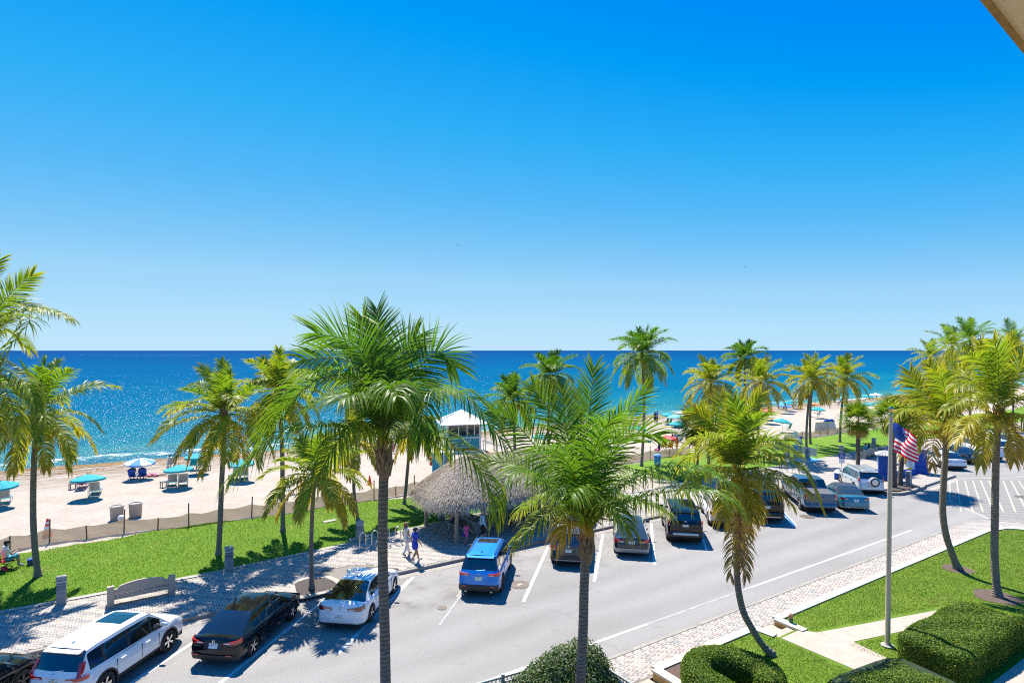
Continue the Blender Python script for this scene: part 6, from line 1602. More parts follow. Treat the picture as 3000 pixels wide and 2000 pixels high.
# blue painted ground, shower post
S(ngon_sheet('blue_ground', [P2(2290, 1335, .16), P2(2300, 1322, .16), P2(2335, 1328, .16), P2(2408, 1348, .16), P2(2380, 1354, .16), P2(2340, 1352, .16), P2(2280, 1345, .16)], .172, mat('pool_blue_paint', (.08, .36, .55), .7, col2=(.14, .46, .63), scale=2, world=True)))
p = px(2331, 1338, .16); e = empty('shower_post', p, 0, 'bright blue beach shower column on the blue ground', 'shower')
mb = MB(); mb.cbox(-.18, .18, -.15, .15, 0, 1.15, .03); mb.build('column', mat('shower_blue', (.02, .26, .48), .5), e)
mb = MB(); mb.tube([(0, 0, 1.15), (0, 0, 2.3), (.25, 0, 2.42), (.3, 0, 2.35)], .025, 7); mb.build('riser', M_GALV, e)
for k in range(4):
    mb = MB(); mb.box(-.05, .05, -.162, -.152, .25 + k * .2, .36 + k * .2); mb.build('column_mark', M_SIGNW, e)
p = px(2331, 1290, .16); e = empty('sign', px(2331, 1306, .16), -.55, 'small white notice board behind the blue shower column', 'sign'); mb = MB(); mb.tube([(0, .02, 0), (0, .02, 1.6)], .03, 7); mb.build('post', M_GALV, e); mb = MB(); mb.box(-.24, .24, -.014, 0, .95, 1.55); mb.build('board', M_SIGNW, e)
# ================================================================== beach
def sz_at(y, x=0): return float(np.interp(y + 1.2 * math.sin(x * .06) * min(1, max(0, (y - 60) / 8)), *SANDP))
def sp(u, v):
    z = .1
    for _ in range(5):
        p = px(u, v, z); z = sz_at(p.y, p.x)
    return px(u, v, z)
# sand fence with netting ---------------------------------------------------
def netmat():
    m, nt, b = nodemat('tan_netting'); N, L = nt.nodes, nt.links
    b.inputs['Base Color'].default_value = (.30, .215, .14, 1); b.inputs['Roughness'].default_value = .95
    P, xyz = posxyz(N, L); n = noise(N, L, P, 3, 5, .7, (1, 1, 4)); r = ramp(N, [(.3, (.36, .26, .17)), (.7, (.50, .385, .27))]); L.new(n, r.inputs[0]); L.new(r.outputs[0], b.inputs['Base Color'])
    tr = N.new('ShaderNodeBsdfTransparent'); tl = N.new('ShaderNodeBsdfTranslucent'); L.new(r.outputs[0], tl.inputs[0])
    m1 = N.new('ShaderNodeMixShader'); m1.inputs[0].default_value = .25; L.new(b.outputs[0], m1.inputs[1]); L.new(tl.outputs[0], m1.inputs[2])
    m2 = N.new('ShaderNodeMixShader'); m2.inputs[0].default_value = .16; L.new(m1.outputs[0], m2.inputs[1]); L.new(tr.outputs[0], m2.inputs[2])
    L.new(m2.outputs[0], N['Material Output'].inputs['Surface']); return m
M_NET = netmat(); M_STAKE = mat('weathered_stake', (.17, .12, .08), .9, var=.3, scale=7)
def net_fence(label, posts, h, seed):
    r = random.Random(seed); P = [sp(u, v) for u, v, _ in posts]; b = P[0]
    e = empty('sand_fence', b, 0, label, 'fence', 'tan netting sand fences')
    for p, (u, v, ph) in zip(P, posts):
        q = p - b; mb = MB(); mb.tube([q - Vector((0, 0, .15)), q + Vector((r.uniform(-.05, .05), r.uniform(-.05, .05), ph))], .035, 6); mb.build('stake', M_STAKE, e)
    for i in range(len(P) - 1):
        a, c = P[i] - b, P[i + 1] - b; n = max(5, int((c - a).length / .35)); G = []
        ha, hc = min(h, posts[i][2]), min(h, posts[i + 1][2])
        for k in range(n + 1):
            t = k / n; q = a.lerp(c, t); hh = (ha + (hc - ha) * t) - .13 * math.sin(PI * t) * r.uniform(.8, 1.2); w_ = Vector((0, .1 * math.sin(PI * t) * math.sin(7 * t + i), 0))
            G.append([q + Vector((0, .02, 0)) + w_ * f + Vector((0, .03 * math.sin(f * 5 + k), hh * f)) for f in (0, .25, .5, .75, 1)])
        mb = MB(); mb.grid(G); mb.build('netting', M_NET, e, smooth=True, angle=80)
net_fence('long tan netting fence between the beach lawn and the sand', [(-120, 1640, .9), (-40, 1627, .8), (29, 1614, .8), (145, 1591, 1.3), (255, 1578, .75), (363, 1561, 1.35), (462, 1549, .65), (553, 1543, 1.4), (645, 1528, .8), (737, 1514, 1.3), (819, 1505, .75), (897, 1495, 1.2), (968, 1480, 1.35), (1032, 1472, .7), (1096, 1463, 1.35), (1160, 1452, .7), (1215, 1443, 1.3), (1262, 1436, .8), (1330, 1425, 1.2)], .82, 1)
net_fence('tan netting fence along the far lawn below the white screens', [(2300, 1292, .9), (2350, 1284, .8), (2403, 1277, .8), (2425, 1273, 1.5), (2465, 1268, .8), (2487, 1262, 1.3), (2520, 1257, .8), (2555, 1251, 1.2), (2600, 1244, .8), (2640, 1238, 1.1)], .8, 2)
net_fence('tan netting fence behind the tall lone palm', [(1560, 1395, 1.0), (1640, 1385, .8), (1740, 1370, 1.2), (1830, 1356, .8), (1905, 1346, 1.3), (1960, 1338, .8), (2020, 1330, 1.2)], .85, 3)
# grey mesh fence by the blue ground
e = empty('mesh_fence', px(2300, 1334, .16), 0, 'grey mesh fence behind the blue painted ground', 'fence'); pp = [px(u, v, .16) - px(2300, 1334, .16) for u, v in ((2262, 1318), (2300, 1322), (2345, 1330), (2392, 1340))]
M_GMESH = mat('grey_mesh', (.32, .34, .35), .8, var=.1, scale=20)
for i, q in enumerate(pp):
    mb = MB(); mb.tube([q, q + Vector((0, 0, 1.0 if i < 3 else 1.35))], .025, 6); mb.build('fence_post', M_GALV, e)
    if i: mb = MB(); mb.grid([[pp[i - 1] + Vector((0, 0, .1)), pp[i - 1] + Vector((0, 0, .85))], [q + Vector((0, 0, .1)), q + Vector((0, 0, .85))]]); mb.build('mesh_panel', M_GMESH, e)
# concrete drums
for i, (u, v, lb) in enumerate(((342, 1520, 'concrete litter drum with a white ball leaning on it'), (397, 1511, 'plain concrete litter drum on the sand'))):
    p = sp(u, v); e = empty('litter_drum', p, 0, lb, 'bin', 'concrete drums on the sand')
    mb = MB(); mb.lathe([(.33, 0), (.345, .3), (.35, .42), (.345, .43), (.35, .44), (.36, .78)], 20); mb.build('drum', M_SCONC, e, smooth=True)
    mb = MB(); mb.lathe([(.33, .76), (.385, .76), (.395, .80), (.385, .84), (.31, .84), (.30, .70)], 20); mb.build('rim', mat('pale_drum_rim', (.5, .46, .41), .8), e, smooth=True)
p = sp(348, 1523); mb = MB(); mb.lathe([(.001, 0), (.11, .03), (.17, .1), (.19, .19), (.17, .28), (.11, .35), (.001, .38)], 16); o = mb.build('beach_ball', mat('white_plastic', (.75, .76, .78), .35), None, p + Vector((.12, -.36, 0)), smooth=True); tag(o, 'white ball leaning against the concrete litter drum', 'ball')
mb = MB(); mb.tube([(-.08, -.185, .24), (0, -.195, .16), (.08, -.185, .24)], .012, 5); mb.build('chevron_mark', mat('navy_mark', (.03, .08, .16), .6), o)
# cones
M_CONE = mat('cone_orange', (.75, .06, .015), .5); M_CONEW = mat('cone_white', (.75, .75, .75), .5)
def cone(label, p, h, band=True):
    e = empty('traffic_cone', p, .3, label, 'cone', 'orange traffic cones'); r0 = .17 * h / .7
    R_ = lambda z: r0 * (1 - .8 * z / h)
    mb = MB(); mb.cbox(-r0 * 1.25, r0 * 1.25, -r0 * 1.25, r0 * 1.25, 0, .035, .02); mb.build('base', M_CONE, e)
    zs = [0.03, .42 * h, .6 * h, .72 * h, .84 * h, h] if band else [.03, h]
    for i in range(len(zs) - 1):
        mb = MB(); mb.lathe([(R_(zs[i]), zs[i]), (R_(zs[i + 1]), zs[i + 1])], 14); mb.build('cone_body' if i % 2 == 0 else 'white_band', M_CONE if i % 2 == 0 else M_CONEW, e, smooth=True)
cone('orange traffic cone with white bands behind the netting fence', sp(139, 1571), 1.0)
cone('plain orange traffic cone on the sand near the slim lawn palms', sp(1083, 1419), .72, False)
# parasols ------------------------------------------------------------------
def clothmat(n, c): return mat(n, c, .85, var=.08, scale=6)
M_TEALC = clothmat('teal_canvas', (.0, .30, .34)); M_AQUA = clothmat('aqua_canvas', (.16, .55, .60)); M_WHITEC = clothmat('white_canvas', (.68, .70, .72)); M_SKYC = clothmat('sky_blue_canvas', (.08, .26, .62)); M_PINKC = clothmat('coral_pink_canvas', (.72, .14, .15)); M_ORNC = clothmat('orange_canvas', (.75, .25, .07)); M_REDC = clothmat('red_canvas', (.6, .03, .03)); M_BLUEC = clothmat('deep_blue_canvas', (.01, .08, .42)); M_GREENC = clothmat('green_canvas', (.02, .26, .16))
M_WOODP = mat('pale_wood_pole', (.42, .33, .22), .7, var=.15, scale=9)
def parasol(label, p, cols, rad=1.15, h=1.72, tilt=(0, 0), name='beach_parasol'):
    e = empty(name, p, rng.uniform(0, 1), label, 'parasol', 'parasols on the beach')
    mb = MB(); mb.tube([(0, 0, -.1), (0, 0, h)], .022, 7); mb.build('pole', M_WOODP, e)
    T = Matrix.Rotation(tilt[0], 3, 'X') @ Matrix.Rotation(tilt[1], 3, 'Y'); n = 8
    def P_(a, f, dz=0): 
        r_ = rad * f; z = -.36 * rad / 1.15 * f ** 1.25
        return Vector((0, 0, h)) + T @ Vector((r_ * math.cos(a), r_ * math.sin(a), z + dz))
    for k in range(n):
        a0, a1 = 2 * PI * k / n, 2 * PI * (k + 1) / n; mb = MB(); am = (a0 + a1) / 2
        G = []
        for f in (.02, .35, .7, 1.0): G.append([P_(a0, f), P_(am, f * .955, -.035 * f), P_(a1, f)])
        G.append([P_(a0, 1.0, -.12), P_(am, .955, -.17), P_(a1, 1.0, -.12)])
        mb.grid(G); mb.build('canopy_panel', cols[k % len(cols)], e)
    mb = MB(); mb.lathe([(.001, h + .08), (.03, h + .06), (.03, h)][::-1], 8); mb.build('finial', M_WOODP, e)
    for k in range(n):
        a = 2 * PI * k / n; mb = MB(); mb.tube([P_(a, .02, -.03), P_(a, .55, -.03), P_(a, 1.0, -.03)], .008, 4); mb.build('rib', M_GALV, e)
    return e
def apex(u, v, h=1.72):
    z = h + .05
    for _ in range(5):
        p = px(u, v, z); z = sz_at(p.y, p.x) + h
    return Vector((p.x, p.y, sz_at(p.y, p.x)))
TT = [M_TEALC]
PAR = [(2, 1408, TT, 'teal parasol beside the palm next to the red chair', 1.15), (258, 1388, TT, 'teal parasol over one lounger, nearest the concrete drums', 1.2), (523, 1361, TT, 'teal parasol with two slatted loungers beneath it', 1.2), (577, 1327, TT, 'teal parasol with two upright teal chairs beneath it', 1.15), (410, 1341, [M_SKYC, M_WHITEC], 'blue and white striped parasol over the two blue beach chairs', 1.3), (706, 1345, TT, 'teal parasol behind the palm fronds near the white sun bed', 1.2),
    (1958, 1208, TT, 'teal parasol near the two people standing at the water', 1.2), (1980, 1213, [M_AQUA], 'pale aqua parasol beside the standing pair', 1.4), (2000, 1202, [M_WHITEC], 'white parasol at the waterline near the standing pair', 1.2), (2013, 1211, [M_WHITEC], 'white parasol behind the brown cabbage palm', 1.2), (1986, 1232, TT, 'teal parasol over the blue tent cloth', 1.3), (2112, 1222, [M_GREENC], 'green parasol behind the leaning palm crown', 1.3), (1870, 1245, TT, 'teal parasol behind the tall lone palm trunk', 1.3), (1953, 1274, [M_PINKC, M_REDC], 'low red and pink parasol lying near the red chairs', 1.1),
    (2152, 1190, [M_AQUA], 'aqua parasol beside the person wading at the shore', 1.2), (2247, 1196, [M_PINKC], 'coral pink parasol on the sand', 1.3), (2249, 1206, TT, 'teal parasol directly in front of the pink one', 1.3), (2293, 1226, TT, 'teal parasol standing on its own with one green chair', 1.25), (2297, 1181, [M_SKYC], 'sky blue parasol over dark chairs', 1.4), (2305, 1175, TT, 'teal parasol behind the sky blue one', 1.3), (2327, 1169, TT, 'teal parasol close to the waterline behind the sky blue one', 1.3), (2395, 1192, TT, 'teal parasol over a white lounger between the palm pair', 1.3), (2386, 1179, [M_ORNC], 'small orange parasol near the palm pair', 1.0), (2457, 1160, [M_AQUA], 'aqua parasol at the waterline beside the far lawn palm', 1.3), (2541, 1156, TT, 'teal parasol at the waterline above the fan leaf palm', 1.4), (2566, 1151, [M_WHITEC], 'white parasol furthest along the waterline', 1.3), (2575, 1174, TT, 'teal parasol beside the fan leaf palm crown', 1.4), (2540, 1178, TT, 'teal parasol just behind the fan leaf palm crown', 1.4), (2486, 1182, TT, 'teal parasol behind the far lawn palm trunk', 1.4), (2678, 1144, TT, 'teal parasol far along the waterline by the front lawn palms', 1.4), (1768, 1262, TT, 'teal parasol behind the tall palm fronds near the lifeguard ramp', 1.4), (1590, 1270, TT, 'teal parasol behind the short palm crown', 1.3)]
for u, v, cols, lb, rad in PAR:
    p = apex(u, v); parasol(lb, p, cols, rad * .86, tilt=(rng.uniform(-.06, .14), rng.uniform(-.06, .06)))
# loungers, tables, chairs -----------------------------------------------------
M_PVC = mat('white_pvc', (.66, .66, .64), .5); M_SLAT = mat('grey_sling', (.42, .43, .42), .7, var=.1, scale=12); M_DKW = mat('dark_resin', (.05, .045, .04), .6)
def lounger(label, p, rz, sling, back=62, L=1.35):
    """back at the origin end, seat stretching along +y; the back leans towards -y"""
    e = empty('sun_lounger', p, rz, label, 'lounger', 'sun loungers on the sand')
    for sx in (-.3, .3):
        mb = MB(); mb.tube([(sx, -.1, .34), (sx, L, .30)], .022, 6); mb.tube([(sx, 0, .34), (sx, .0 - math.cos(R(back)) * .8, .34 + math.sin(R(back)) * .8)], .022, 6); mb.build('side_rail', M_PVC, e)
        for y in (.0, L * .92):
            mb = MB(); mb.tube([(sx, y, .32), (sx, y - .12, 0)], .022, 6); mb.build('leg', M_PVC, e)
        mb = MB(); mb.tube([(sx * 1.05, -.05, .36), (sx * 1.08, .05, .55), (sx * 1.08, .45, .55), (sx * 1.05, .5, .34)], .02, 6); mb.build('armrest', M_PVC, e)
    c, s = math.cos(R(back)), math.sin(R(back))
    for k in range(9):
        a = .06 + k * .085; mb = MB(); mb.add([(-.29, -c * a, .345 + s * a), (.29, -c * a, .345 + s * a), (.29, -c * (a + .068), .345 + s * (a + .068)), (-.29, -c * (a + .068), .345 + s * (a + .068)), (-.29, -c * a - .018, .34 + s * a), (.29, -c * a - .018, .34 + s * a), (.29, -c * (a + .068) - .018, .34 + s * (a + .068)), (-.29, -c * (a + .068) - .018, .34 + s * (a + .068))], [(0, 1, 2, 3), (7, 6, 5, 4), (0, 4, 5, 1), (3, 2, 6, 7)]); mb.build('back_slat', M_SLAT if sling is not M_TEALC else M_SLAT, e)
    mb = MB(); mb.box(-.28, .28, .02, L - .02, .325, .36); mb.build('cushion', sling, e)
    mb = MB(); mb.add([(-.26, -c * .08 + .02, .37 + s * .05), (.26, -c * .08 + .02, .37 + s * .05), (.26, -c * .78 + .03, .36 + s * .78), (-.26, -c * .78 + .03, .36 + s * .78)], [(0, 1, 2, 3)]); mb.build('back_cushion', sling, e)
    return e
def small_table(label, p, rz=0.3):
    e = empty('side_table', p, rz, label, 'table', 'small dark tables on the sand')
    mb = MB(); mb.cbox(-.24, .24, -.24, .24, .40, .45, .01); mb.build('top', M_DKW, e)
    for a in (-.2, .2):
        for b_ in (-.2, .2): mb = MB(); mb.box(a - .025, a + .025, b_ - .025, b_ + .025, 0, .40); mb.build('leg', M_DKW, e)
def beach_chair(label, p, rz, m, name='beach_chair', low=True):
    e = empty(name, p, rz, label, 'chair', 'folding beach chairs'); z = .2 if low else .42
    mb = MB(); mb.add([(-.27, -.02, z), (.27, -.02, z), (.26, -.3, z + .62), (.13, -.33, z + .68), (-.13, -.33, z + .68), (-.26, -.3, z + .62)], [(0, 1, 2, 3, 4, 5), (5, 4, 3, 2, 1, 0)]); mb.build('backrest', m, e)
    mb = MB(); mb.box(-.27, .27, 0, .46, z - .03, z - .01); mb.build('seat', m, e)
    for sx in (-.29, .29):
        mb = MB(); mb.tube([(sx, .48, z), (sx, -.1, 0.0)], .014, 5); mb.tube([(sx, -.3, z + .6), (sx, .3, 0)], .014, 5); mb.tube([(sx, -.16, z + .25), (sx, .4, z + .25)], .02, 5); mb.build('side_frame', M_GALV, e)
    return e
for u, v, lb, sl in ((278, 1452, 'slatted lounger under the teal parasol nearest the drums', M_TEALC), (505, 1426, 'left slatted lounger of the pair under the teal parasol', M_TEALC), (537, 1425, 'right slatted lounger of the pair under the teal parasol', M_TEALC), (13, 1476, 'slatted lounger beside the palm next to the red chair', M_AQUA), (693, 1407, 'left lounger behind the palm fronds by the white sun bed', M_TEALC), (715, 1405, 'right lounger behind the palm fronds by the white sun bed', M_TEALC), (240, 1432, 'lounger with a person lying on it under the teal parasol', M_PINKC), (2397, 1222, 'white lounger under the teal parasol between the palm pair', M_WHITEC), (502, 1372, 'lounger with a towel bundle behind the paired loungers', M_WHITEC), (1975, 1290, 'lounger near the low red parasol', M_AQUA), (1995, 1296, 'dark lounger near the low red parasol', M_DKW), (2110, 1262, 'lounger by the leaning palm crown', M_TEALC)):
    lounger(lb, sp(u, v), R(rng.uniform(-6, 6)), sl)
for u, v, lb in ((214, 1432, 'dark side table beside the lounger with a person lying'), (481, 1427, 'dark side table left of the paired loungers'), (607, 1377, 'dark side table beside the two upright teal chairs'), (681, 1407, 'dark side table beside the loungers behind the palm fronds')): small_table(lb, sp(u, v))
for u, v, m_, lb in ((566, 1376, M_TEALC, 'left upright teal chair of a pair'), (588, 1376, M_TEALC, 'right upright teal chair of a pair'), (388, 1403, M_BLUEC, 'left blue beach chair under the striped parasol'), (416, 1402, M_BLUEC, 'right blue beach chair under the striped parasol'), (1953, 1242, M_GREENC, 'left dark green chair beside the standing pair'), (1963, 1242, M_GREENC, 'right dark green chair beside the standing pair'), (2312, 1259, M_GREENC, 'green chair beside the lone teal parasol'), (2295, 1201, M_DKW, 'dark chair under the sky blue parasol'), (2305, 1200, M_DKW, 'second dark chair under the sky blue parasol'), (2328, 1194, M_BLUEC, 'left navy chair right of the sky blue parasol'), (2338, 1193, M_BLUEC, 'right navy chair right of the sky blue parasol'), (2250, 1224, M_BLUEC, 'blue chair under the teal parasol in front of the pink one'), (2459, 1184, M_DKW, 'dark chair beside the far lawn palm'), (2535, 1176, M_DKW, 'dark chair under the teal parasol at the waterline'), (2560, 1173, M_BLUEC, 'blue chair beside the white parasol'), (1945, 1320, M_REDC, 'left red folding chair with people beside the netting fence'), (1962, 1322, M_REDC, 'right red folding chair with people beside the netting fence')):
    beach_chair(lb, sp(u, v), R(rng.uniform(-25, 25)), m_, low=v > 1390 or v < 1300)
# flat white sun bed
p = sp(850, 1447); e = empty('sun_bed', p, R(-8), 'flat white slatted sun bed on the sand by the netting fence', 'sun bed')
for y in (-.33, .33):
    mb = MB(); mb.tube([(-1.0, y, .33), (1.0, y, .38)], .03, 6); mb.build('side_rail', M_PVC, e)
    for x in (-.8, -.1, .75): mb = MB(); mb.tube([(x, y, .33), (x + .1, y, 0)], .028, 6); mb.build('leg', M_PVC, e)
for k in range(16): mb = MB(); mb.box(-1.0 + k * .125, -.91 + k * .125, -.34, .34, .35 + k * .003, .375 + k * .003); mb.build('slat', M_PVC, e)
# screens
p = sp(2435, 1272)
for i, (u0, u1, v0, h, lb, tl) in enumerate(((2386, 2430, 1268, 1.35, 'large white screen panel leaning behind the netting', -.05), (2424, 2452, 1263, 1.3, 'smaller white screen panel folded towards the sea', .1))):
    a, b_ = sp(u0, v0), sp(u1, v0 - 3); d = (b_ - a); mb = MB(); nn = Vector((-d.y, d.x, 0)).normalized() * .04
    mb.add([a, b_, b_ + Vector((0, 0, h)) + nn * 5 * tl * 20, a + Vector((0, 0, h)) + nn * 5 * tl * 20] + [q + nn for q in (a, b_, b_ + Vector((0, 0, h)) + nn * 5 * tl * 20, a + Vector((0, 0, h)) + nn * 5 * tl * 20)], [(0, 1, 2, 3), (7, 6, 5, 4), (0, 4, 5, 1), (1, 5, 6, 2), (2, 6, 7, 3), (3, 7, 4, 0)])
    o = mb.build('screen_panel', mat('off_white_board', (.55, .54, .50), .7, var=.05, scale=2), None); tag(o, lb, 'screen')
p = sp(2429, 1266); mb = MB(); mb.tube([(-.75, 0, 0), (-.4, 0, .14), (0, .02, .1), (.4, 0, .16), (.75, 0, .05)], [.08, .16, .14, .17, .06], 8); o = mb.build('folded_canopy', M_BLUEC, None, p + Vector((0, 0, 1.38)), -.4, smooth=True); tag(o, 'folded bright blue cloth lying on top of the white screen', 'cloth')
for (u, v, lx, ly, h, m_, lb) in ((1995, 1252, 1.6, 1.0, .8, M_BLUEC, 'low blue tent cloth under the teal parasol'), (1990, 1290, .9, .5, .3, M_BLUEC, 'blue cooler beside the low red parasol'), (2312, 1283, 1.9, .9, .3, M_GREENC, 'green covered pile of loungers at the sand edge'), (2338, 1284, .9, .5, .35, M_BLUEC, 'blue covered bundle at the sand edge'), (2340, 1304, .7, .5, .8, M_SKYC, 'blue mailbox shaped bin by the notice board'), (2262, 1290, 1.5, .8, .4, M_SKYC, 'pale blue covered pile of loungers at the sand edge')):
    p = sp(u, v); mb = MB(); G = []
    for i in range(7):
        t = i / 6; row = []
        for j in range(9):
            a = PI * j / 8; row.append((lx * (t - .5), ly / 2 * math.cos(a) * (1 + .1 * math.sin(i * 2)), h * (math.sin(a) ** .6) * (.85 + .15 * math.sin(t * PI)) * (1 + .08 * math.sin(j * 3 + i))))
        G.append(row)
    mb.grid(G); mb.f += [tuple(range(9)), tuple(6 * 9 + k for k in range(8, -1, -1))]; mb.m += [0, 0]
    o = mb.build('covered_bundle', m_, None, p, rng.uniform(-.4, .4), smooth=True, angle=60); tag(o, lb, 'bundle')
p = px(2680, 1300, .16)
mb = MB(); mb.lathe([(.28, 0), (.3, .9), (.33, .92), (.33, 1.0), (.2, 1.12), (.001, 1.14)], 14); o = mb.build('waste_bin', M_SKYC, None, px(1926, 1366, .15), smooth=True, angle=40); tag(o, 'round blue waste bin beside the tall lone palm', 'bin')
mb = MB(); mb.lathe([(.28, 0), (.3, .9), (.33, .92), (.33, 1.0), (.2, 1.12), (.001, 1.14)], 14); o = mb.build('waste_bin', M_TEALC, None, px(2668, 1300, .15), smooth=True, angle=40); tag(o, 'round teal waste bin under the flag on the far lawn', 'bin')
# ------------------------------------------------------------------ thatched shelter
M_POSTW = mat('weathered_timber', (.27, .215, .15), .85, col2=(.38, .31, .22), scale=6, stretch=(1, 1, .15), bump=.006)
M_THATCH = leafmat('dry_thatch', .12, .9, (1, .9, .7))
e = empty('thatched_shelter', (18.6, 30.1, .15), 0, 'open shelter with round edged palm thatch roof on timber posts', 'shelter')
for x in (-3.95, 0, 3.95):
    for y in (-2.0, 1.9):
        mb = MB(); mb.tube([(x, y, 0), (x + .02, y + .02, 1.2), (x, y, 2.55)], [.12, .115, .11], 9); mb.build('post', M_POSTW, e, smooth=True)
for y in (-2.0, 1.9): mb = MB(); mb.tube([(-4.3, y, 2.5), (4.3, y, 2.5)], .08, 7); mb.build('beam', M_POSTW, e)
for x in (-1.6, 0, 1.6): mb = MB(); mb.tube([(x, -2.4, 2.3), (x, 0, 3.7)], .05, 6); mb.tube([(x, 2.3, 2.3), (x, 0, 3.7)], .05, 6); mb.build('rafter', M_POSTW, e)
EX, EY, RX = 5.1, 3.05, 2.3
def rooff(a, t):
    """a round the eave, t 0 ridge .. 1 eave"""
    ca, sa = math.cos(a), math.sin(a); q = (abs(ca) ** 4 + abs(sa) ** 4) ** -.25
    ex, ey = EX * ca * q, EY * sa * q; rx = max(-RX, min(RX, ex)) * .95
    return Vector((rx + (ex - rx) * t, ey * t, 4.25 - 2.05 * t ** 1.12 + .12 * math.sin(t * PI)))
mb = MB(); G = [[rooff(2 * PI * k / 48, t) for k in range(48)] for t in (0, .2, .4, .6, .8, .96, 1.0)]
G.append([rooff(2 * PI * k / 48, .97) - Vector((0, 0, .28)) for k in range(48)]); G.append([rooff(2 * PI * k / 48, .5) - Vector((0, 0, .3)) for k in range(48)]); G.append([rooff(2 * PI * k / 48, 0.0) - Vector((0, 0, .3)) for k in range(48)])
mb.grid(G, True); core = mb.build('roof', mat('thatch_underlayer', (.12, .095, .065), .95, col2=(.22, .18, .13), scale=14, bump=.04, bscale=20), e, smooth=True, angle=60)
n = 36000; a = nrg.uniform(0, 2 * PI, n); t = nrg.uniform(.0, 1.0, n) ** .6 * 1.0
V = np.zeros((n, 4, 3)); 
def roofv(a, t):
    ca, sa = np.cos(a), np.sin(a); q = (np.abs(ca) ** 4 + np.abs(sa) ** 4) ** -.25; ex, ey = EX * ca * q, EY * sa * q; rx = np.clip(ex, -RX, RX) * .95
    return np.stack([rx + (ex - rx) * t, ey * t, 4.25 - 2.05 * t ** 1.12 + .12 * np.sin(np.clip(t, 0, 1) * PI)], 1)
l = nrg.uniform(.05, .13, n); P0 = roofv(a, t); P1 = roofv(a + nrg.normal(0, .03, n), t + l); T_ = P1 - P0; sd = np.cross(T_, [0, 0, 1.0]); sd /= np.linalg.norm(sd, axis=1)[:, None] + 1e-9
lift = nrg.uniform(.0, .09, n)[:, None] * np.array([0, 0, 1.0]); drop = (np.clip(t + l - 1, 0, 1) * 3.2)[:, None] * np.array([0, 0, -1.0]); w_ = nrg.uniform(.005, .014, n)[:, None]
V[:, 0] = P0 - sd * w_; V[:, 1] = P0 + sd * w_; V[:, 2] = P1 + sd * w_ * .5 + lift + drop; V[:, 3] = P1 - sd * w_ * .5 + lift + drop
TC = np.array([(.40, .33, .25), (.50, .43, .34), (.28, .22, .16), (.58, .51, .42), (.40, .38, .36)])
c = TC[nrg.integers(0, 5, n)] * nrg.uniform(.72, 1.1, n)[:, None]
o = link('thatch', npmesh('thatch', V.reshape(-1, 3), np.arange(n * 4).reshape(-1, 4), M_THATCH, col=np.repeat(c, 4, 0)), core); o['kind'] = 'stuff'
n = 3600; a = nrg.uniform(0, 2 * PI, n); P0 = roofv(a, np.full(n, 1.0)) - np.array([0, 0, .04]); P1 = P0 + nrg.normal(0, .05, (n, 3)) - np.array([0, 0, 1.0]) * nrg.uniform(.12, .5, n)[:, None]; V = np.zeros((n, 4, 3)); sd = np.stack([-np.sin(a), np.cos(a), 0 * a], 1) * .016
V[:, 0] = P0 - sd; V[:, 1] = P0 + sd; V[:, 2] = P1 + sd * .3; V[:, 3] = P1 - sd * .3; c = TC[nrg.integers(0, 5, n)] * nrg.uniform(.55, 1.05, n)[:, None]
o = link('eave_fringe', npmesh('eave_fringe', V.reshape(-1, 3), np.arange(n * 4).reshape(-1, 4), M_THATCH, col=np.repeat(c, 4, 0)), core); o['kind'] = 'stuff'
# picnic tables
M_TTOP = mat('blue_grey_table_top', (.17, .20, .245), .6, var=.12, scale=20, detail=2)
def picnic(label, x, y, rz):
    e = empty('picnic_table', (x, y, .15), rz, label, 'table', 'concrete picnic tables under the thatch')
    mb = MB(); mb.cbox(-.42, .42, -1.1, 1.1, .70, .79, .015); mb.build('top', M_TTOP, e)
    for yy in (-.75, .75):
        mb = MB(); mb.box(-.3, .3, yy - .11, yy + .11, 0, .70); mb.build('pedestal', M_SCONC, e)
        for sg in (-1, 1): mb = MB(); mb.box(sg * .78 - .15, sg * .78 + .15, yy - .09, yy + .09, 0, .38); mb.build('bench_leg', M_SCONC, e)
    for sg in (-1, 1): mb = MB(); mb.cbox(sg * .78 - .2, sg * .78 + .2, -1.1, 1.1, .38, .46, .012); mb.build('bench_seat', M_TTOP, e)
picnic('concrete picnic table where the shirtless person sits', 16.35, 29.75, .1)
picnic('concrete picnic table beside the walking man, under the middle of the thatch', 19.35, 30.2, .1)
picnic('concrete picnic table under the far end of the thatch', 22.0, 30.2, .1)
# ------------------------------------------------------------------ lifeguard tower
M_LGT = mat('turquoise_boards', (.015, .28, .38), .6, var=.12, scale=5); M_LGW = mat('white_boards', (.66, .67, .67), .6); M_LGO = mat('orange_band', (.72, .16, .03), .6); M_MROOF = mat('metal_roof', (.62, .64, .66), .4, metal=.4); M_WOODR = mat('ramp_wood', (.36, .22, .12), .85, var=.2, scale=8)
pc = c2w((1352 - 1500) / FPX * 53, 53, sz_at(46)); lz = pc.z
e = empty('lifeguard_tower', pc, -TH + .22, 'turquoise lifeguard tower with white roof on the sand', 'lifeguard tower')
W2, D2, zf_, ze = 1.5, 1.5, 1.35, 3.9
for x in (-1.3, 1.3):
    for y in (-1.3, 1.3): mb = MB(); mb.box(x - .1, x + .1, y - .1, y + .1, -.3, zf_); mb.build('leg', M_LGW, e)
mb = MB(); mb.box(-W2 - .5, W2 + .3, -D2 - .15, D2 + .15, zf_ - .15, zf_); mb.build('deck', M_LGW, e)
k = 0
z = zf_
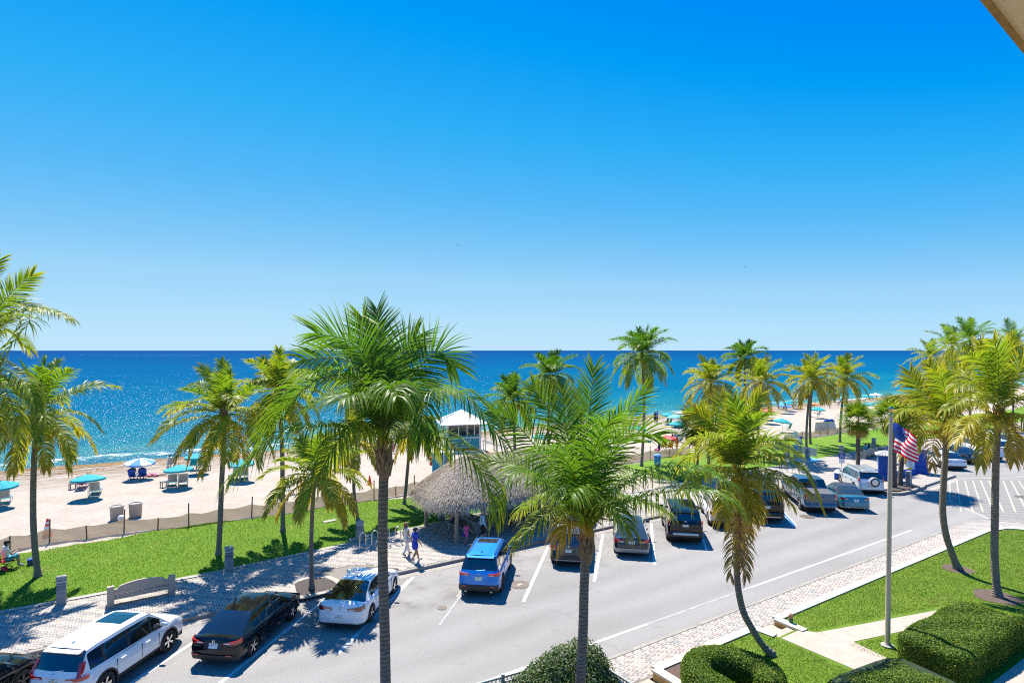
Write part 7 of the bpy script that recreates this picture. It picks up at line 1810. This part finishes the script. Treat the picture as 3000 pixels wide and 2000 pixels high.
while z < 2.68:   # boards, front and sides
    h_ = .165; m_ = M_LGO if z < zf_ + .3 and k > 0 else (M_LGW if k == 0 else M_LGT)
    mb = MB(); mb.box(-W2, W2, -D2, -D2 + .05, z + .004, z + h_); mb.box(-W2, -W2 + .05, -D2 + .052, D2, z + .004, z + h_); mb.box(W2 - .05, W2, -D2 + .052, D2, z + .004, z + h_); mb.build('board', m_, e); z += h_; k += 1
mb = MB(); mb.box(-W2 + .06, W2 - .06, -D2 + .06, D2 - .06, zf_, 2.66); mb.build('inner_lining', M_LGT, e)
for x in (-W2 + .06, W2 - .06):
    for y in (-D2 + .06, D2 - .06): mb = MB(); mb.box(x - .09, x + .09, y - .09, y + .09, zf_, ze); mb.build('corner_post', M_LGW, e)
for x in (-.45, .3, .95): mb = MB(); mb.box(x - .04, x + .04, -D2 + .01, -D2 + .09, 2.7, ze); mb.build('window_post', M_LGW, e)
mb = MB(); mb.box(-W2 + .1, W2 - .1, -D2 + .04, -D2 + .06, 2.72, ze - .05); mb.build('window_pane', M_GLASS2, e)
mb = MB(); mb.box(-W2 + .04, -W2 + .06, -D2 + .1, D2 - .1, 2.72, ze - .05); mb.build('window_pane', M_GLASS2, e)
mb = MB(); mb.box(-W2 - .05, W2 + .05, -D2 - .1, -D2 - .005, 2.62, 2.72); mb.build('sill', M_LGW, e)
ap = Vector((0, 0, 5.0)); E = [Vector((x, y, ze)) for x, y in ((-2.1, -2.1), (2.1, -2.1), (2.1, 2.1), (-2.1, 2.1))]
for i in range(4): 
    mb = MB(); a, b_ = E[i], E[(i + 1) % 4]; dn = Vector((0, 0, -.08)); mb.add([a, b_, ap, a + dn, b_ + dn, ap + dn], [(0, 1, 2), (5, 4, 3), (0, 3, 4, 1)]); rf = mb.build('roof_panel', M_MROOF, e)
    for t in np.linspace(.1, .9, 7): s_ = MB(); q = a.lerp(b_, t); s_.tube([q + Vector((0, 0, .02)), q.lerp(ap, 1 - abs(t - .5) * 2 if abs(t - .5) > .02 else .98) + Vector((0, 0, .02))], .018, 4); s_.build('roof_seam', M_MROOF, rf)
# emblem: antlers and wording
M_EMB = mat('emblem_white', (.78, .78, .76), .6)
g_ = MB(); yb = -D2 - .012
for sg in (-1, 1):
    g_.tube([(sg * .03, yb, 0), (sg * .1, yb, .14), (sg * .26, yb, .26), (sg * .3, yb, .42), (sg * .22, yb, .56)], [.03, .028, .024, .018, .006], 5)
    g_.tube([(sg * .1, yb, .14), (sg * .08, yb, .3)], [.02, .005], 5); g_.tube([(sg * .2, yb, .22), (sg * .17, yb, .4)], [.02, .005], 5); g_.tube([(sg * .29, yb, .36), (sg * .38, yb, .44)], [.016, .005], 5)
    g_.tube([(sg * .02, yb, -.02), (sg * .15, yb, -.02)], [.03, .008], 5)
g_.tube([(0, yb, .06), (0, yb, -.18)], [.05, .015], 6)
g_.build('antler_emblem', M_EMB, e, (.3, 0, 2.12))
lettering('Deerfield Beach', .19, M_EMB, e, (.3, yb, 1.84), (PI / 2, 0, 0)); lettering('Florida', .14, M_EMB, e, (.3, yb, 1.68), (PI / 2, 0, 0)); lettering('4', .5, M_EMB, e, (-.72, yb, 1.86), (PI / 2, 0, 0), 'numeral')
mb = MB(); mb.lathe([(.001, 0), (.15, 0), (.15, .01), (.001, .01)], 16, (-1.05, -D2 - .015, 1.9), axis='y'); mb.v = [(p[0], p[1], 1.9 + (p[2] - 1.9) * 1.4) for p in mb.v]; mb.build('red_oval', mat('red_oval', (.6, .05, .02), .6), e)
mb = MB(); mb.add([(2.1, -.6, 1.2), (6.2, -.6, .0), (6.2, .6, .0), (2.1, .6, 1.2), (2.1, -.6, 1.12), (6.2, -.6, -.08), (6.2, .6, -.08), (2.1, .6, 1.12)], [(0, 1, 2, 3), (7, 6, 5, 4), (0, 4, 5, 1), (3, 2, 6, 7)]); mb.build('ramp', M_WOODR, e)
for y in (-.6, .6):
    mb = MB(); mb.tube([(2.1, y, 2.05), (6.2, y, .85)], .045, 6); mb.build('ramp_rail', M_LGW, e)
    for x in (2.1, 3.1, 4.1, 5.1, 6.2): mb = MB(); z = 1.2 - (x - 2.1) * 1.2 / 4.1; mb.tube([(x, y, z), (x, y, z + .85)], .035, 5); mb.build('ramp_post', M_LGW, e)
pb2 = c2w((1296 - 1500) / FPX * 49.5, 49.5, sz_at(44)); o = empty('storage_hut', pb2, -TH + .2, 'turquoise storage hut below the lifeguard tower', 'hut')
for (x0, x1) in ((-.85, .05), (.12, .85)): mb = MB(); mb.box(x0, x1, -.5, .5, 0, 1.75); mb.build('wall', M_LGT, o)
mb = MB(); mb.box(.05, .12, -.53, .5, 0, 1.75); mb.build('corner_trim', M_LGW, o); mb = MB(); mb.box(-.95, .95, -.6, .6, 1.752, 1.83); mb.build('roof', M_LGW, o)
mb = MB(); mb.box(.3, .7, -.512, -.5, .95, 1.1); mb.build('notice', M_LGO, o)
mb = MB(); mb.lathe([(.001, 0), (.1, .03), (.12, .15), (.12, .6), (.1, .72), (.001, .75)], 10); o = mb.build('rescue_buoy', mat('rescue_red', (.65, .03, .02), .4), None, c2w((1262 - 1500) / FPX * 49.2, 49.2, sz_at(44) + .65), smooth=True, angle=50); tag(o, 'red rescue buoy hung on the turquoise storage hut', 'buoy')
mb = MB(); mb.lathe([(.121, .33), (.125, .35), (.125, .4), (.121, .42)], 10); mb.build('band', M_SIGNW, o)
# ------------------------------------------------------------------ boats
def boat(label, u, v, L, rz, wake):
    z = -.5; p = px(u, v, z); e = empty('motorboat', p, rz, label, 'boat', 'boats out at sea')
    mb = MB(); G = []
    for x, w_, h in ((0, .5, .9), (.3, .5, .9), (.7, .4, 1.05), (.92, .18, 1.25), (1.0, .02, 1.35)): G.append([(x * L, -w_ * L * .3, h), (x * L, -w_ * L * .22, 0), (x * L, 0, -.2), (x * L, w_ * L * .22, 0), (x * L, w_ * L * .3, h)])
    mb.grid(G); mb.f += [(0, 1, 2, 3, 4)]; mb.m += [0]; mb.build('hull', M_SIGNW, e)
    mb = MB(); mb.box(.35 * L, .55 * L, -.12 * L, .12 * L, .8, 2.4); mb.build('cabin', M_WHITEC, e)
    if wake:
        mb = MB(); mb.add([(-.1 * L, -1.2, .12), (-.1 * L, 1.2, .12), (-wake, 9, .1), (-wake, -9, .1)], [(0, 1, 2, 3), (3, 2, 1, 0)]); o = mb.build('wake', mat('wake_foam', (.7, .75, .78), .8)); o.location = p; o.rotation_euler[2] = rz; tag(o, 'white foam wake trailing behind the speeding boat', 'wake', kind='stuff')
boat('small white motorboat speeding left with a long white wake', 243, 1041, 9, PI - TH, 260)
boat('white motorboat near the horizon beside the far palms', 2702, 1039, 12, PI - TH, 0)
boat('tiny ship on the horizon', 2699, 1027.6, 60, -TH, 0)
# ================================================================== people
SK1 = mat('skin_tan', (.36, .19, .115), .55); SK2 = mat('skin_fair', (.48, .28, .19), .55); SK3 = mat('skin_deep', (.24, .115, .06), .55)
M_HAIRD = mat('dark_hair', (.018, .012, .009), .5); M_HAIRB = mat('auburn_hair', (.14, .055, .022), .5); M_EYE = mat('eye_dark', (.02, .015, .012), .3); M_LIP = mat('lips', (.3, .08, .06), .5)
M_CLW = mat('white_clothing', (.70, .69, .66), .85); M_CLB = mat('royal_clothing', (.012, .05, .42), .8); M_CLPK = mat('pink_clothing', (.72, .10, .28), .8); M_CLHP = mat('hot_pink_shoes', (.7, .03, .2), .6); M_CLLB = mat('pale_blue_hoodie', (.33, .46, .55), .9, var=.1, scale=8); M_CLBK = mat('black_clothing', (.012, .013, .018), .85); M_CLRD = mat('red_clothing', (.5, .02, .02), .8); M_CLNV = mat('navy_clothing', (.012, .02, .07), .85); M_CLTQ = mat('turquoise_clothing', (.05, .32, .42), .85); M_CLOR = mat('orange_clothing', (.65, .2, .05), .8); M_CLGR = mat('grey_clothing', (.22, .22, .23), .85)
def capsule(mb, p, q, r0, r1, n=10):
    p, q = Vector(p), Vector(q); d = q - p
    if d.length < 1e-4: d = Vector((0, 0, .001)); q = p + d
    t = d.normalized()
    mb.tube([p - t * r0 * .98, p - t * r0 * .7, p - t * r0 * .3, p, q, q + t * r1 * .3, q + t * r1 * .7, q + t * r1 * .98], [r0 * .18, r0 * .71, r0 * .95, r0, r1, r1 * .95, r1 * .71, r1 * .18], n)
def person(label, loc, rz, H, pose, mats, hair=None, hat=None, fine=True, extras=None, long_hair=False, group=None, lean=0.0, name='person'):
    """mats: skin, top, bottom, shoe, sleeve (0 bare .. 1 long), leg cover (0 bare .. 1 long). faces +y"""
    skin, top, bot, shoe, slv, lgc = mats
    h = H
    J = dict(pel=Vector((0, 0, .53)), chest=Vector((0, lean * .5, .73)), neck=Vector((0, lean * .85, .845)), head=Vector((0, lean + .012, .925)))
    for s, k in ((-1, 'L'), (1, 'R')):
        J['sh' + k] = Vector((s * .108, lean * .8, .815)); J['el' + k] = J['sh' + k] + Vector((s * .03, 0, -.175)); J['wr' + k] = J['el' + k] + Vector((0, .02, -.15))
        J['hip' + k] = Vector((s * .052, 0, .51)); J['kn' + k] = Vector((s * .055, .01, .28)); J['an' + k] = Vector((s * .055, 0, .045)); J['to' + k] = Vector((s * .062, .10, .018))
    for k, v in pose.items(): J[k] = Vector(v)
    B = []   # (p, q, r0, r1, material index)
    SKN, TOP, BOT, SHO = 0, 1, 2, 3
    B += [(J['pel'], J['chest'], .075, .082, TOP), (J['chest'], J['neck'] - Vector((0, 0, .03)), .085, .06, TOP), (J['shL'], J['shR'], .045, .045, TOP), (J['hipL'], J['hipR'], .066, .066, BOT), (J['neck'] - Vector((0, 0, .03)), J['head'], .032, .034, SKN)]
    B += [(J['head'] + Vector((0, -.006, .012)), J['head'] + Vector((0, .002, -.02)), .056, .046, SKN), (J['head'] + Vector((0, .04, -.012)), J['head'] + Vector((0, .056, -.02)), .008, .009, SKN)]
    for s in (-1, 1): B.append((J['head'] + Vector((s * .052, 0, 0)), J['head'] + Vector((s * .055, -.004, .014)), .01, .01, SKN))
    for k, s in (('L', -1), ('R', 1)):
        sh, el, wr = J['sh' + k], J['el' + k], J['wr' + k]; hp, kn, an, to = J['hip' + k], J['kn' + k], J['an' + k], J['to' + k]
        m1 = sh.lerp(el, min(1, slv * 2)) if slv < .5 else el
        if slv > 0: B.append((sh, m1, .038, .034, TOP))
        if slv < .5: B.append((m1, el, .029, .025, SKN))
        m2 = el.lerp(wr, max(0, slv - .5) * 2)
        if slv > .5: B.append((el, m2, .031, .027, TOP))
        B.append((m2, wr, .025, .018, SKN))
        d = (wr - el).normalized(); pm = wr + d * .035; B.append((wr, pm, .019, .021, SKN))
        sdv = d.cross(Vector((0, 1, 0))); sdv = sdv.normalized() if sdv.length > .1 else Vector((1, 0, 0)); nrm = d.cross(sdv)
        for i, fl_ in enumerate((.036, .044, .047, .041)):
            b0 = pm + sdv * (i - 1.5) * .0095 + d * .012; B.append((b0, b0 + d * fl_ * .55 + nrm * .006, .0062, .0058, SKN)); B.append((b0 + d * fl_ * .55 + nrm * .006, b0 + d * fl_ * .95 + nrm * .018, .0056, .0048, SKN))
        B.append((wr + d * .012 + sdv * .016 * -1, wr + d * .045 - sdv * .034 + nrm * .01, .0078, .006, SKN))
        c1 = hp.lerp(kn, min(1, lgc * 2)); fl2 = 1.22 if lgc < .6 else 1.08
        if lgc > 0: B.append((hp, c1, .060 * fl2, (.052 if lgc < .5 else .044) * fl2, BOT))
        if lgc < .5: B.append((c1, kn, .048, .039, SKN))
        else: B.append((kn, kn.lerp(an, (lgc - .5) * 2), .046, .04, BOT))
        B.append((kn, kn.lerp(an, .35), .037, .038, SKN)); B.append((kn.lerp(an, .35), an, .037, .022, SKN)); B.append((an - Vector((0, 0, .012)), to, .026, .021, SHO))
    if extras: B += [tuple([Vector(a), Vector(b), c, d, e_]) for a, b, c, d, e_ in extras]
    mb = MB()
    for p, q, r0, r1, mi in B: capsule(mb, p * h, q * h, r0 * h, r1 * h, 8)
    me = bpy.data.meshes.new('person'); me.from_pydata(mb.v, [], mb.f); me.update()
    o = bpy.data.objects.new('tmp', me); COL.objects.link(o)
    rm = o.modifiers.new('r', 'REMESH'); rm.mode = 'VOXEL'; rm.voxel_size = .013 * h / 1.7 if fine else .04 * h / 1.7
    sm = o.modifiers.new('s', 'SMOOTH'); sm.factor = .5; sm.iterations = 2
    dg = bpy.context.evaluated_depsgraph_get(); m2 = bpy.data.meshes.new_from_object(o.evaluated_get(dg)); bpy.data.objects.remove(o); bpy.data.meshes.remove(me)
    n = len(m2.polygons); c = np.zeros(n * 3); m2.polygons.foreach_get('center', c); c = c.reshape(-1, 3)
    best = np.full(n, 1e9); mi = np.zeros(n, int)
    for p, q, r0, r1, k in B:
        a = np.array(p * h); d = np.array(q * h) - a; L2 = max(d.dot(d), 1e-9); t = np.clip(((c - a) @ d) / L2, 0, 1); ds = np.linalg.norm(c - a - t[:, None] * d, axis=1) - (r0 + (r1 - r0) * t) * h
        k_ = ds < best; best[k_] = ds[k_]; mi[k_] = k
    m2.materials.clear()
    for q in (skin, top, bot, shoe): m2.materials.append(q)
    m2.polygons.foreach_set('material_index', mi.astype(np.int32)); m2.polygons.foreach_set('use_smooth', [True] * n); m2.update()
    o = link(name, m2, None, loc, rz); tag(o, label, 'person', group)
    hd = J['head'] * h
    if fine:
        for s in (-1, 1):
            e_ = MB(); e_.lathe([(.001, -.009), (.008, 0), (.001, .009)], 8); e_.build('eye', M_EYE, o, hd + Vector((s * .02, .05, .004)) * h)
        e_ = MB(); e_.box(-.016 * h, .016 * h, -.004, .004, -.003, .003); e_.build('mouth', M_LIP, o, hd + Vector((0, .047, -.038)) * h)
    if hair:
        hb = MB(); capsule(hb, (hd + Vector((0, -.016, .022)) * h), (hd + Vector((0, -.022, -.004)) * h), .056 * h, .052 * h, 12)
        if long_hair:
            for sx, l in ((-.035, .13), (0, .16), (.035, .13), (-.05, .1), (.05, .1)): capsule(hb, hd + Vector((sx, -.035, .0)) * h, hd + Vector((sx * 1.3, -.05, -l)) * h, .032 * h, .018 * h, 8)
        hb.build('hair', hair, o, smooth=True)
    if hat:
        hb = MB(); hb.lathe([(.064, 0), (.063, .03), (.045, .058), (.001, .066)], 14); hb.v = [(p[0] * h, p[1] * h * 1.1, p[2] * h) for p in hb.v]; hb.add([(-.05 * h, .05 * h, .004), (.05 * h, .05 * h, .004), (.035 * h, .12 * h, -.004), (-.035 * h, .12 * h, -.004)], [(0, 1, 2, 3), (3, 2, 1, 0)])
        hb.build('cap', hat, o, hd + Vector((0, -.004, .022)) * h, smooth=True)
    return o
def walk(k=1.0, arm=1.0):
    return dict(knL=(-.052, .07 * k, .29), anL=(-.052, .13 * k, .05), toL=(-.055, .225 * k, .035), knR=(.052, .0, .28), anR=(.052, -.13 * k, .085), toR=(.055, -.05 * k, .022),
        elL=(-.135, -.05 * arm, .645), wrL=(-.13, -.04 * arm + .03, .50), elR=(.135, .03 * arm, .645), wrR=(.125, .11 * arm, .53))
SIT = dict(pel=(0, 0, .06), chest=(0, -.02, .27), neck=(0, 0, .385), head=(0, .02, .465), shL=(-.108, -.01, .355), shR=(.108, -.01, .355), hipL=(-.055, .02, .055), hipR=(.055, .02, .055), knL=(-.065, .25, .07), knR=(.065, .25, .07), anL=(-.06, .27, -.17), anR=(.06, .27, -.17), toL=(-.065, .37, -.2), toR=(.065, .37, -.2), elL=(-.15, .06, .2), wrL=(-.10, .2, .14), elR=(.15, .06, .2), wrR=(.10, .2, .14))
LIE = dict(pel=(0, 0, .06), chest=(0, -.2, .07), neck=(0, -.32, .07), head=(0, -.40, .08), shL=(-.11, -.28, .06), shR=(.11, -.28, .06), hipL=(-.05, .02, .06), hipR=(.05, .02, .06), knL=(-.06, .26, .1), knR=(.06, .26, .06), anL=(-.06, .48, .04), anR=(.06, .48, .04), toL=(-.07, .52, .11), toR=(.07, .52, .11), elL=(-.16, -.12, .05), wrL=(-.15, .03, .05), elR=(.16, -.12, .05), wrR=(.15, .03, .05))
ROADDIR = -PI / 2 + .12   # walking along the promenade, +x
# two women walking past the bicycle rack
p = px(1190, 1626, .15)
w1 = person('woman with auburn hair in white trousers and sleeveless top, carrying a shoulder bag', p, ROADDIR, 1.68, walk(1.0, .7), (SK1, M_CLW, M_CLW, M_DKW, 0.0, .88), M_HAIRB, long_hair=True, group=None)
mb = MB(); mb.cbox(-.05, .05, -.15, .15, -.12, .10, .02); b_ = mb.build('shoulder_bag', mat('cream_bag', (.5, .46, .4), .7), w1, (.25, .02, .85)); mb = MB(); mb.tube([(0, -.13, .1), (-.08, -.05, .5), (-.08, .05, .5), (0, .13, .1)], .008, 4); mb.build('strap', mat('bag_strap', (.3, .25, .2), .7), b_)
p = px(1216, 1644, .15)
person('woman in a short royal blue outfit and navy cap walking beside the bicycle rack', p, ROADDIR, 1.66, walk(1.15, 1.0), (SK1, M_CLB, M_CLB, M_CLW, .28, .2), M_HAIRD, M_CLNV, extras=[((0, 0, .60), (0, 0, .44), .078, .098, 2)])
# girl and man hand in hand
p = px(1366, 1593, .15)
hand = walk(1.2, .6); hand['elR'] = (.17, .05, .66); hand['wrR'] = (.24, .10, .62)
gl = person('small girl in pink shirt and shorts walking hand in hand with the man', p, ROADDIR + .1, 1.16, hand, (SK1, M_CLPK, M_CLPK, M_CLHP, .3, .35), M_HAIRD, long_hair=True)
mb = MB(); mb.cbox(-.08, .08, -.05, .05, -.14, .08, .025); mb.build('blue_bag', M_CLB, gl, (-.22, .0, .52))
p = px(1413, 1590, .15)
mp_ = walk(1.0, .6); mp_['elL'] = (-.15, .0, .65); mp_['wrL'] = (-.16, -.06, .51)
person('bald man in pale blue hooded top and black shorts holding a child by the hand', p, ROADDIR - .35, 1.80, mp_, (SK2, M_CLLB, M_CLBK, M_CLW, .9, .38), None)
# shirtless person at the picnic table
st_ = dict(SIT); st_.update(chest=(0, .05, .26), neck=(0, .12, .37), head=(0, .16, .445), shL=(-.108, .1, .345), shR=(.108, .1, .345), elL=(-.16, .2, .24), wrL=(-.07, .32, .235), elR=(.16, .2, .24), wrR=(.07, .32, .235))
person('shirtless person seated at the concrete picnic table, leaning on it', (15.5, 30.35, .15 + .46 + .03), -PI / 2 + .1, 1.75, st_, (SK1, SK1, M_CLNV, M_CLW, 0, .38), M_HAIRD)
# reader in the red camp chair
p = px(18, 1668, .2); RZ = -1.25
e = empty('camp_chair', p, RZ, 'red folding camp chair on the lawn with a reader in it', 'chair')
mb = MB(); mb.grid([[(-.3 + .6 * j / 4, -.18 - .16 * i / 3 - .05 * math.sin(PI * j / 4), .40 + .55 * i / 3 + .05 * math.sin(PI * j / 4) * (i == 3)) for j in range(5)] for i in range(4)]); mb.build('backrest', M_REDC, e, smooth=True, angle=80)
mb = MB(); mb.grid([[(-.29 + .58 * j / 4, -.18 + .5 * i / 3, .42 - .06 * math.sin(PI * j / 4)) for j in range(5)] for i in range(4)]); mb.build('seat', M_REDC, e, smooth=True, angle=80)
for sx in (-.3, .3):
    mb = MB(); mb.tube([(sx, -.34, .95), (sx, -.2, .4), (-sx * .9, .32, 0)], .013, 5); mb.tube([(sx, .32, .45), (-sx * .9, -.26, 0)], .013, 5); mb.tube([(sx, -.24, .62), (sx, .3, .62)], .022, 5); mb.build('leg_frame', M_DKW, e)
mb = MB(); mb.tube([(-.28, -.02, .06), (0, 0, .1), (.26, .03, .06)], [.08, .13, .07], 8); o = mb.build('bag', M_REDC, None, p + Vector((-.05, -.1, 0)), RZ, smooth=True); tag(o, 'red bag lying under the camp chair', 'bag')
rd = dict(SIT); rd.update(knL=(-.07, .25, .1), knR=(.07, .24, .1), wrL=(-.05, .25, .25), wrR=(.05, .25, .25), elL=(-.15, .1, .18), elR=(.15, .1, .18))
person('person in black cap reading in the red camp chair', p + Vector((0, 0, .42)) , RZ, 1.72, rd, (SK2, M_CLW, M_CLTQ, M_CLGR, .3, .4), M_HAIRD, M_CLBK)
p2 = p + Vector((math.cos(RZ + PI / 2), math.sin(RZ + PI / 2), 0)) * .95
mb = MB(); mb.cbox(-.15, .15, -.11, .11, 0, .26, .03); o = mb.build('cooler', mat('navy_cooler', (.03, .06, .10), .6), None, p2 + Vector((.0, -.15, 0)), .3); tag(o, 'small dark blue cooler beside the red camp chair', 'cooler'); mb = MB(); mb.cbox(-.155, .155, -.115, .115, .262, .30, .015); mb.build('lid', M_BLUEC, o); mb = MB(); mb.tube([(-.14, 0, .3), (-.1, 0, .38), (.1, 0, .38), (.14, 0, .3)], .01, 5); mb.build('handle', M_SIGNW, o)
# two on the far bench
bpz = px(2546, 1340, .15)
for dx, tp, lb in ((-.28, M_CLTQ, 'person in turquoise top on the concrete bench'), (.32, M_CLNV, 'person in dark top on the concrete bench')):
    person(lb, (bpz.x + dx, bpz.y + .18, .15 + .48), 0, 1.7, dict(SIT), (SK2, tp, M_CLGR, M_CLBK, .3, .6), M_HAIRD, fine=False)
# beach people, small in the picture
def bperson(label, u, v, H, pose, mats, rz=0, hair=M_HAIRD, dz=0.0, **k):
    p = sp(u, v); p.z += dz; return person(label, p, rz, H, pose, mats, hair, fine=False, group='people on the beach', **k)
for u, v, c_, lb in ((388, 1402, M_CLBK, 'person in black on the left blue beach chair'), (416, 1401, M_CLBK, 'person in black on the right blue beach chair')): bperson(lb, u, v, 1.7, dict(SIT), (SK1, c_, M_CLNV, SK1, 0, .2), dz=.2)
bperson('sunbather lying on the sand beside the striped parasol', 455, 1394, 1.65, dict(LIE), (SK2, M_CLPK, M_CLPK, SK2, 0, .1), rz=-1.9)
bperson('person lying on the lounger under the teal parasol nearest the drums', 240, 1431, 1.65, dict(LIE), (SK2, M_CLPK, M_CLNV, SK2, 0, .2), dz=.36, rz=.05)
bperson('person wrapped in white on the lounger behind the pair', 497, 1371, 1.6, dict(SIT), (SK2, M_CLW, M_CLW, SK2, .8, .8), dz=.36)
bperson('child in pink at the back of the beach', 1152, 1328, 1.15, walk(.6), (SK1, M_CLPK, M_CLPK, SK1, .3, .3), rz=.4)
bperson('person in royal blue standing at the waterline', 1925, 1241, 1.8, walk(.3), (SK1, M_CLB, M_CLNV, SK1, .4, .4), rz=.3)
bperson('thin dark person standing beside the one in royal blue', 1919, 1240, 1.72, walk(.2), (SK3, M_CLNV, M_CLNV, SK3, .3, .4), rz=-.3)
bperson('person wading at the shore beside the aqua parasol', 2150, 1200, 1.7, walk(.4), (SK1, M_CLBK, M_CLBK, SK1, 0, .2), rz=1)
bperson('person in orange seated under the small orange parasol', 2387, 1192, 1.6, dict(SIT), (SK1, M_CLOR, M_CLNV, SK1, .3, .3), dz=.25)
bperson('person in red beside the coral pink parasol', 2231, 1208, 1.7, walk(.3), (SK1, M_CLRD, M_CLNV, SK1, .3, .3), rz=.8)
bperson('tall person in pale clothes near the white parasol', 2568, 1170, 1.8, walk(.3), (SK2, M_CLW, M_CLGR, SK2, .4, .5), rz=.8)
bperson('person in pink behind the far lawn palm trunk', 2474, 1180, 1.6, dict(SIT), (SK2, M_CLPK, M_CLNV, SK2, .3, .3), dz=.25)
bperson('person seated in the left red folding chair', 1945, 1320, 1.68, dict(SIT), (SK1, M_CLRD, M_CLNV, SK1, .3, .3), dz=.45)
bperson('dark haired person standing behind the red folding chairs', 1970, 1318, 1.72, walk(.3), (SK1, M_CLBK, M_CLGR, SK1, .3, .6), rz=1.2)
bperson('person with long auburn hair in striped red top by the red chairs', 1983, 1322, 1.6, walk(.2), (SK2, M_CLOR, M_CLRD, SK2, .3, .3), rz=1.4, hair=M_HAIRB, long_hair=True)
bperson('person sitting low near the netting fence by the red chairs', 1930, 1324, 1.6, dict(SIT), (SK2, M_CLNV, M_CLPK, SK2, .3, .3), dz=.12, rz=.6)
bperson('lifeguard looking out of the turquoise tower window', 1365, 1330, 1.75, dict(walk(.1)), (SK3, M_CLRD, M_CLRD, SK3, .3, .4), rz=PI, dz=0) if False else None
lg = person('lifeguard in dark top inside the turquoise tower', pc + Vector((.3, -.1, 1.36)), -TH + PI + .2, 1.78, walk(.1), (SK3, M_CLNV, M_CLRD, SK3, .3, .4), M_HAIRD, fine=False)
for u, v, lb in ((43, 1296, 'swimmer with head and shoulders above water off the left palms'), (2056, 1166, 'swimmer behind the yellow palm by the water'), (2197, 1160, 'swimmer between the dark and yellow palms'), (1871, 1181, 'swimmer beside the tall lone palm trunk')):
    p = px(u, v, -.5); person(lb, p + Vector((0, 0, -1.35)), rng.uniform(0, 6), 1.7, walk(.2), (SK1, SK1, M_CLNV, SK1, 0, .3), M_HAIRD, fine=False, group='swimmers in the sea')
# gulls
for u, v, Y, lb in ((1339, 719, 120, 'small dark bird high over the sea'), (2183, 782, 150, 'tiny bird over the horizon')):
    p = pd(u, v, Y); mb = MB(); mb.tube([(-.28, 0, 0), (0, 0, .02), (.3, 0, 0)], [.02, .08, .02], 6); o = mb.build('bird', mat('gull_grey', (.08, .08, .09), .8), None, p, 1.0); tag(o, lb, 'bird')
    mb = MB()
    for s in (-1, 1): mb.add([(-.1, s * .05, .02), (.12, s * .05, .02), (.05, s * .45, .2), (-.1, s * .75, .08), (-.16, s * .4, .18)], [(0, 1, 2, 4), (2, 3, 4), (4, 2, 1, 0), (4, 3, 2)])
    mb.build('wings', MATS['gull_grey'], o)
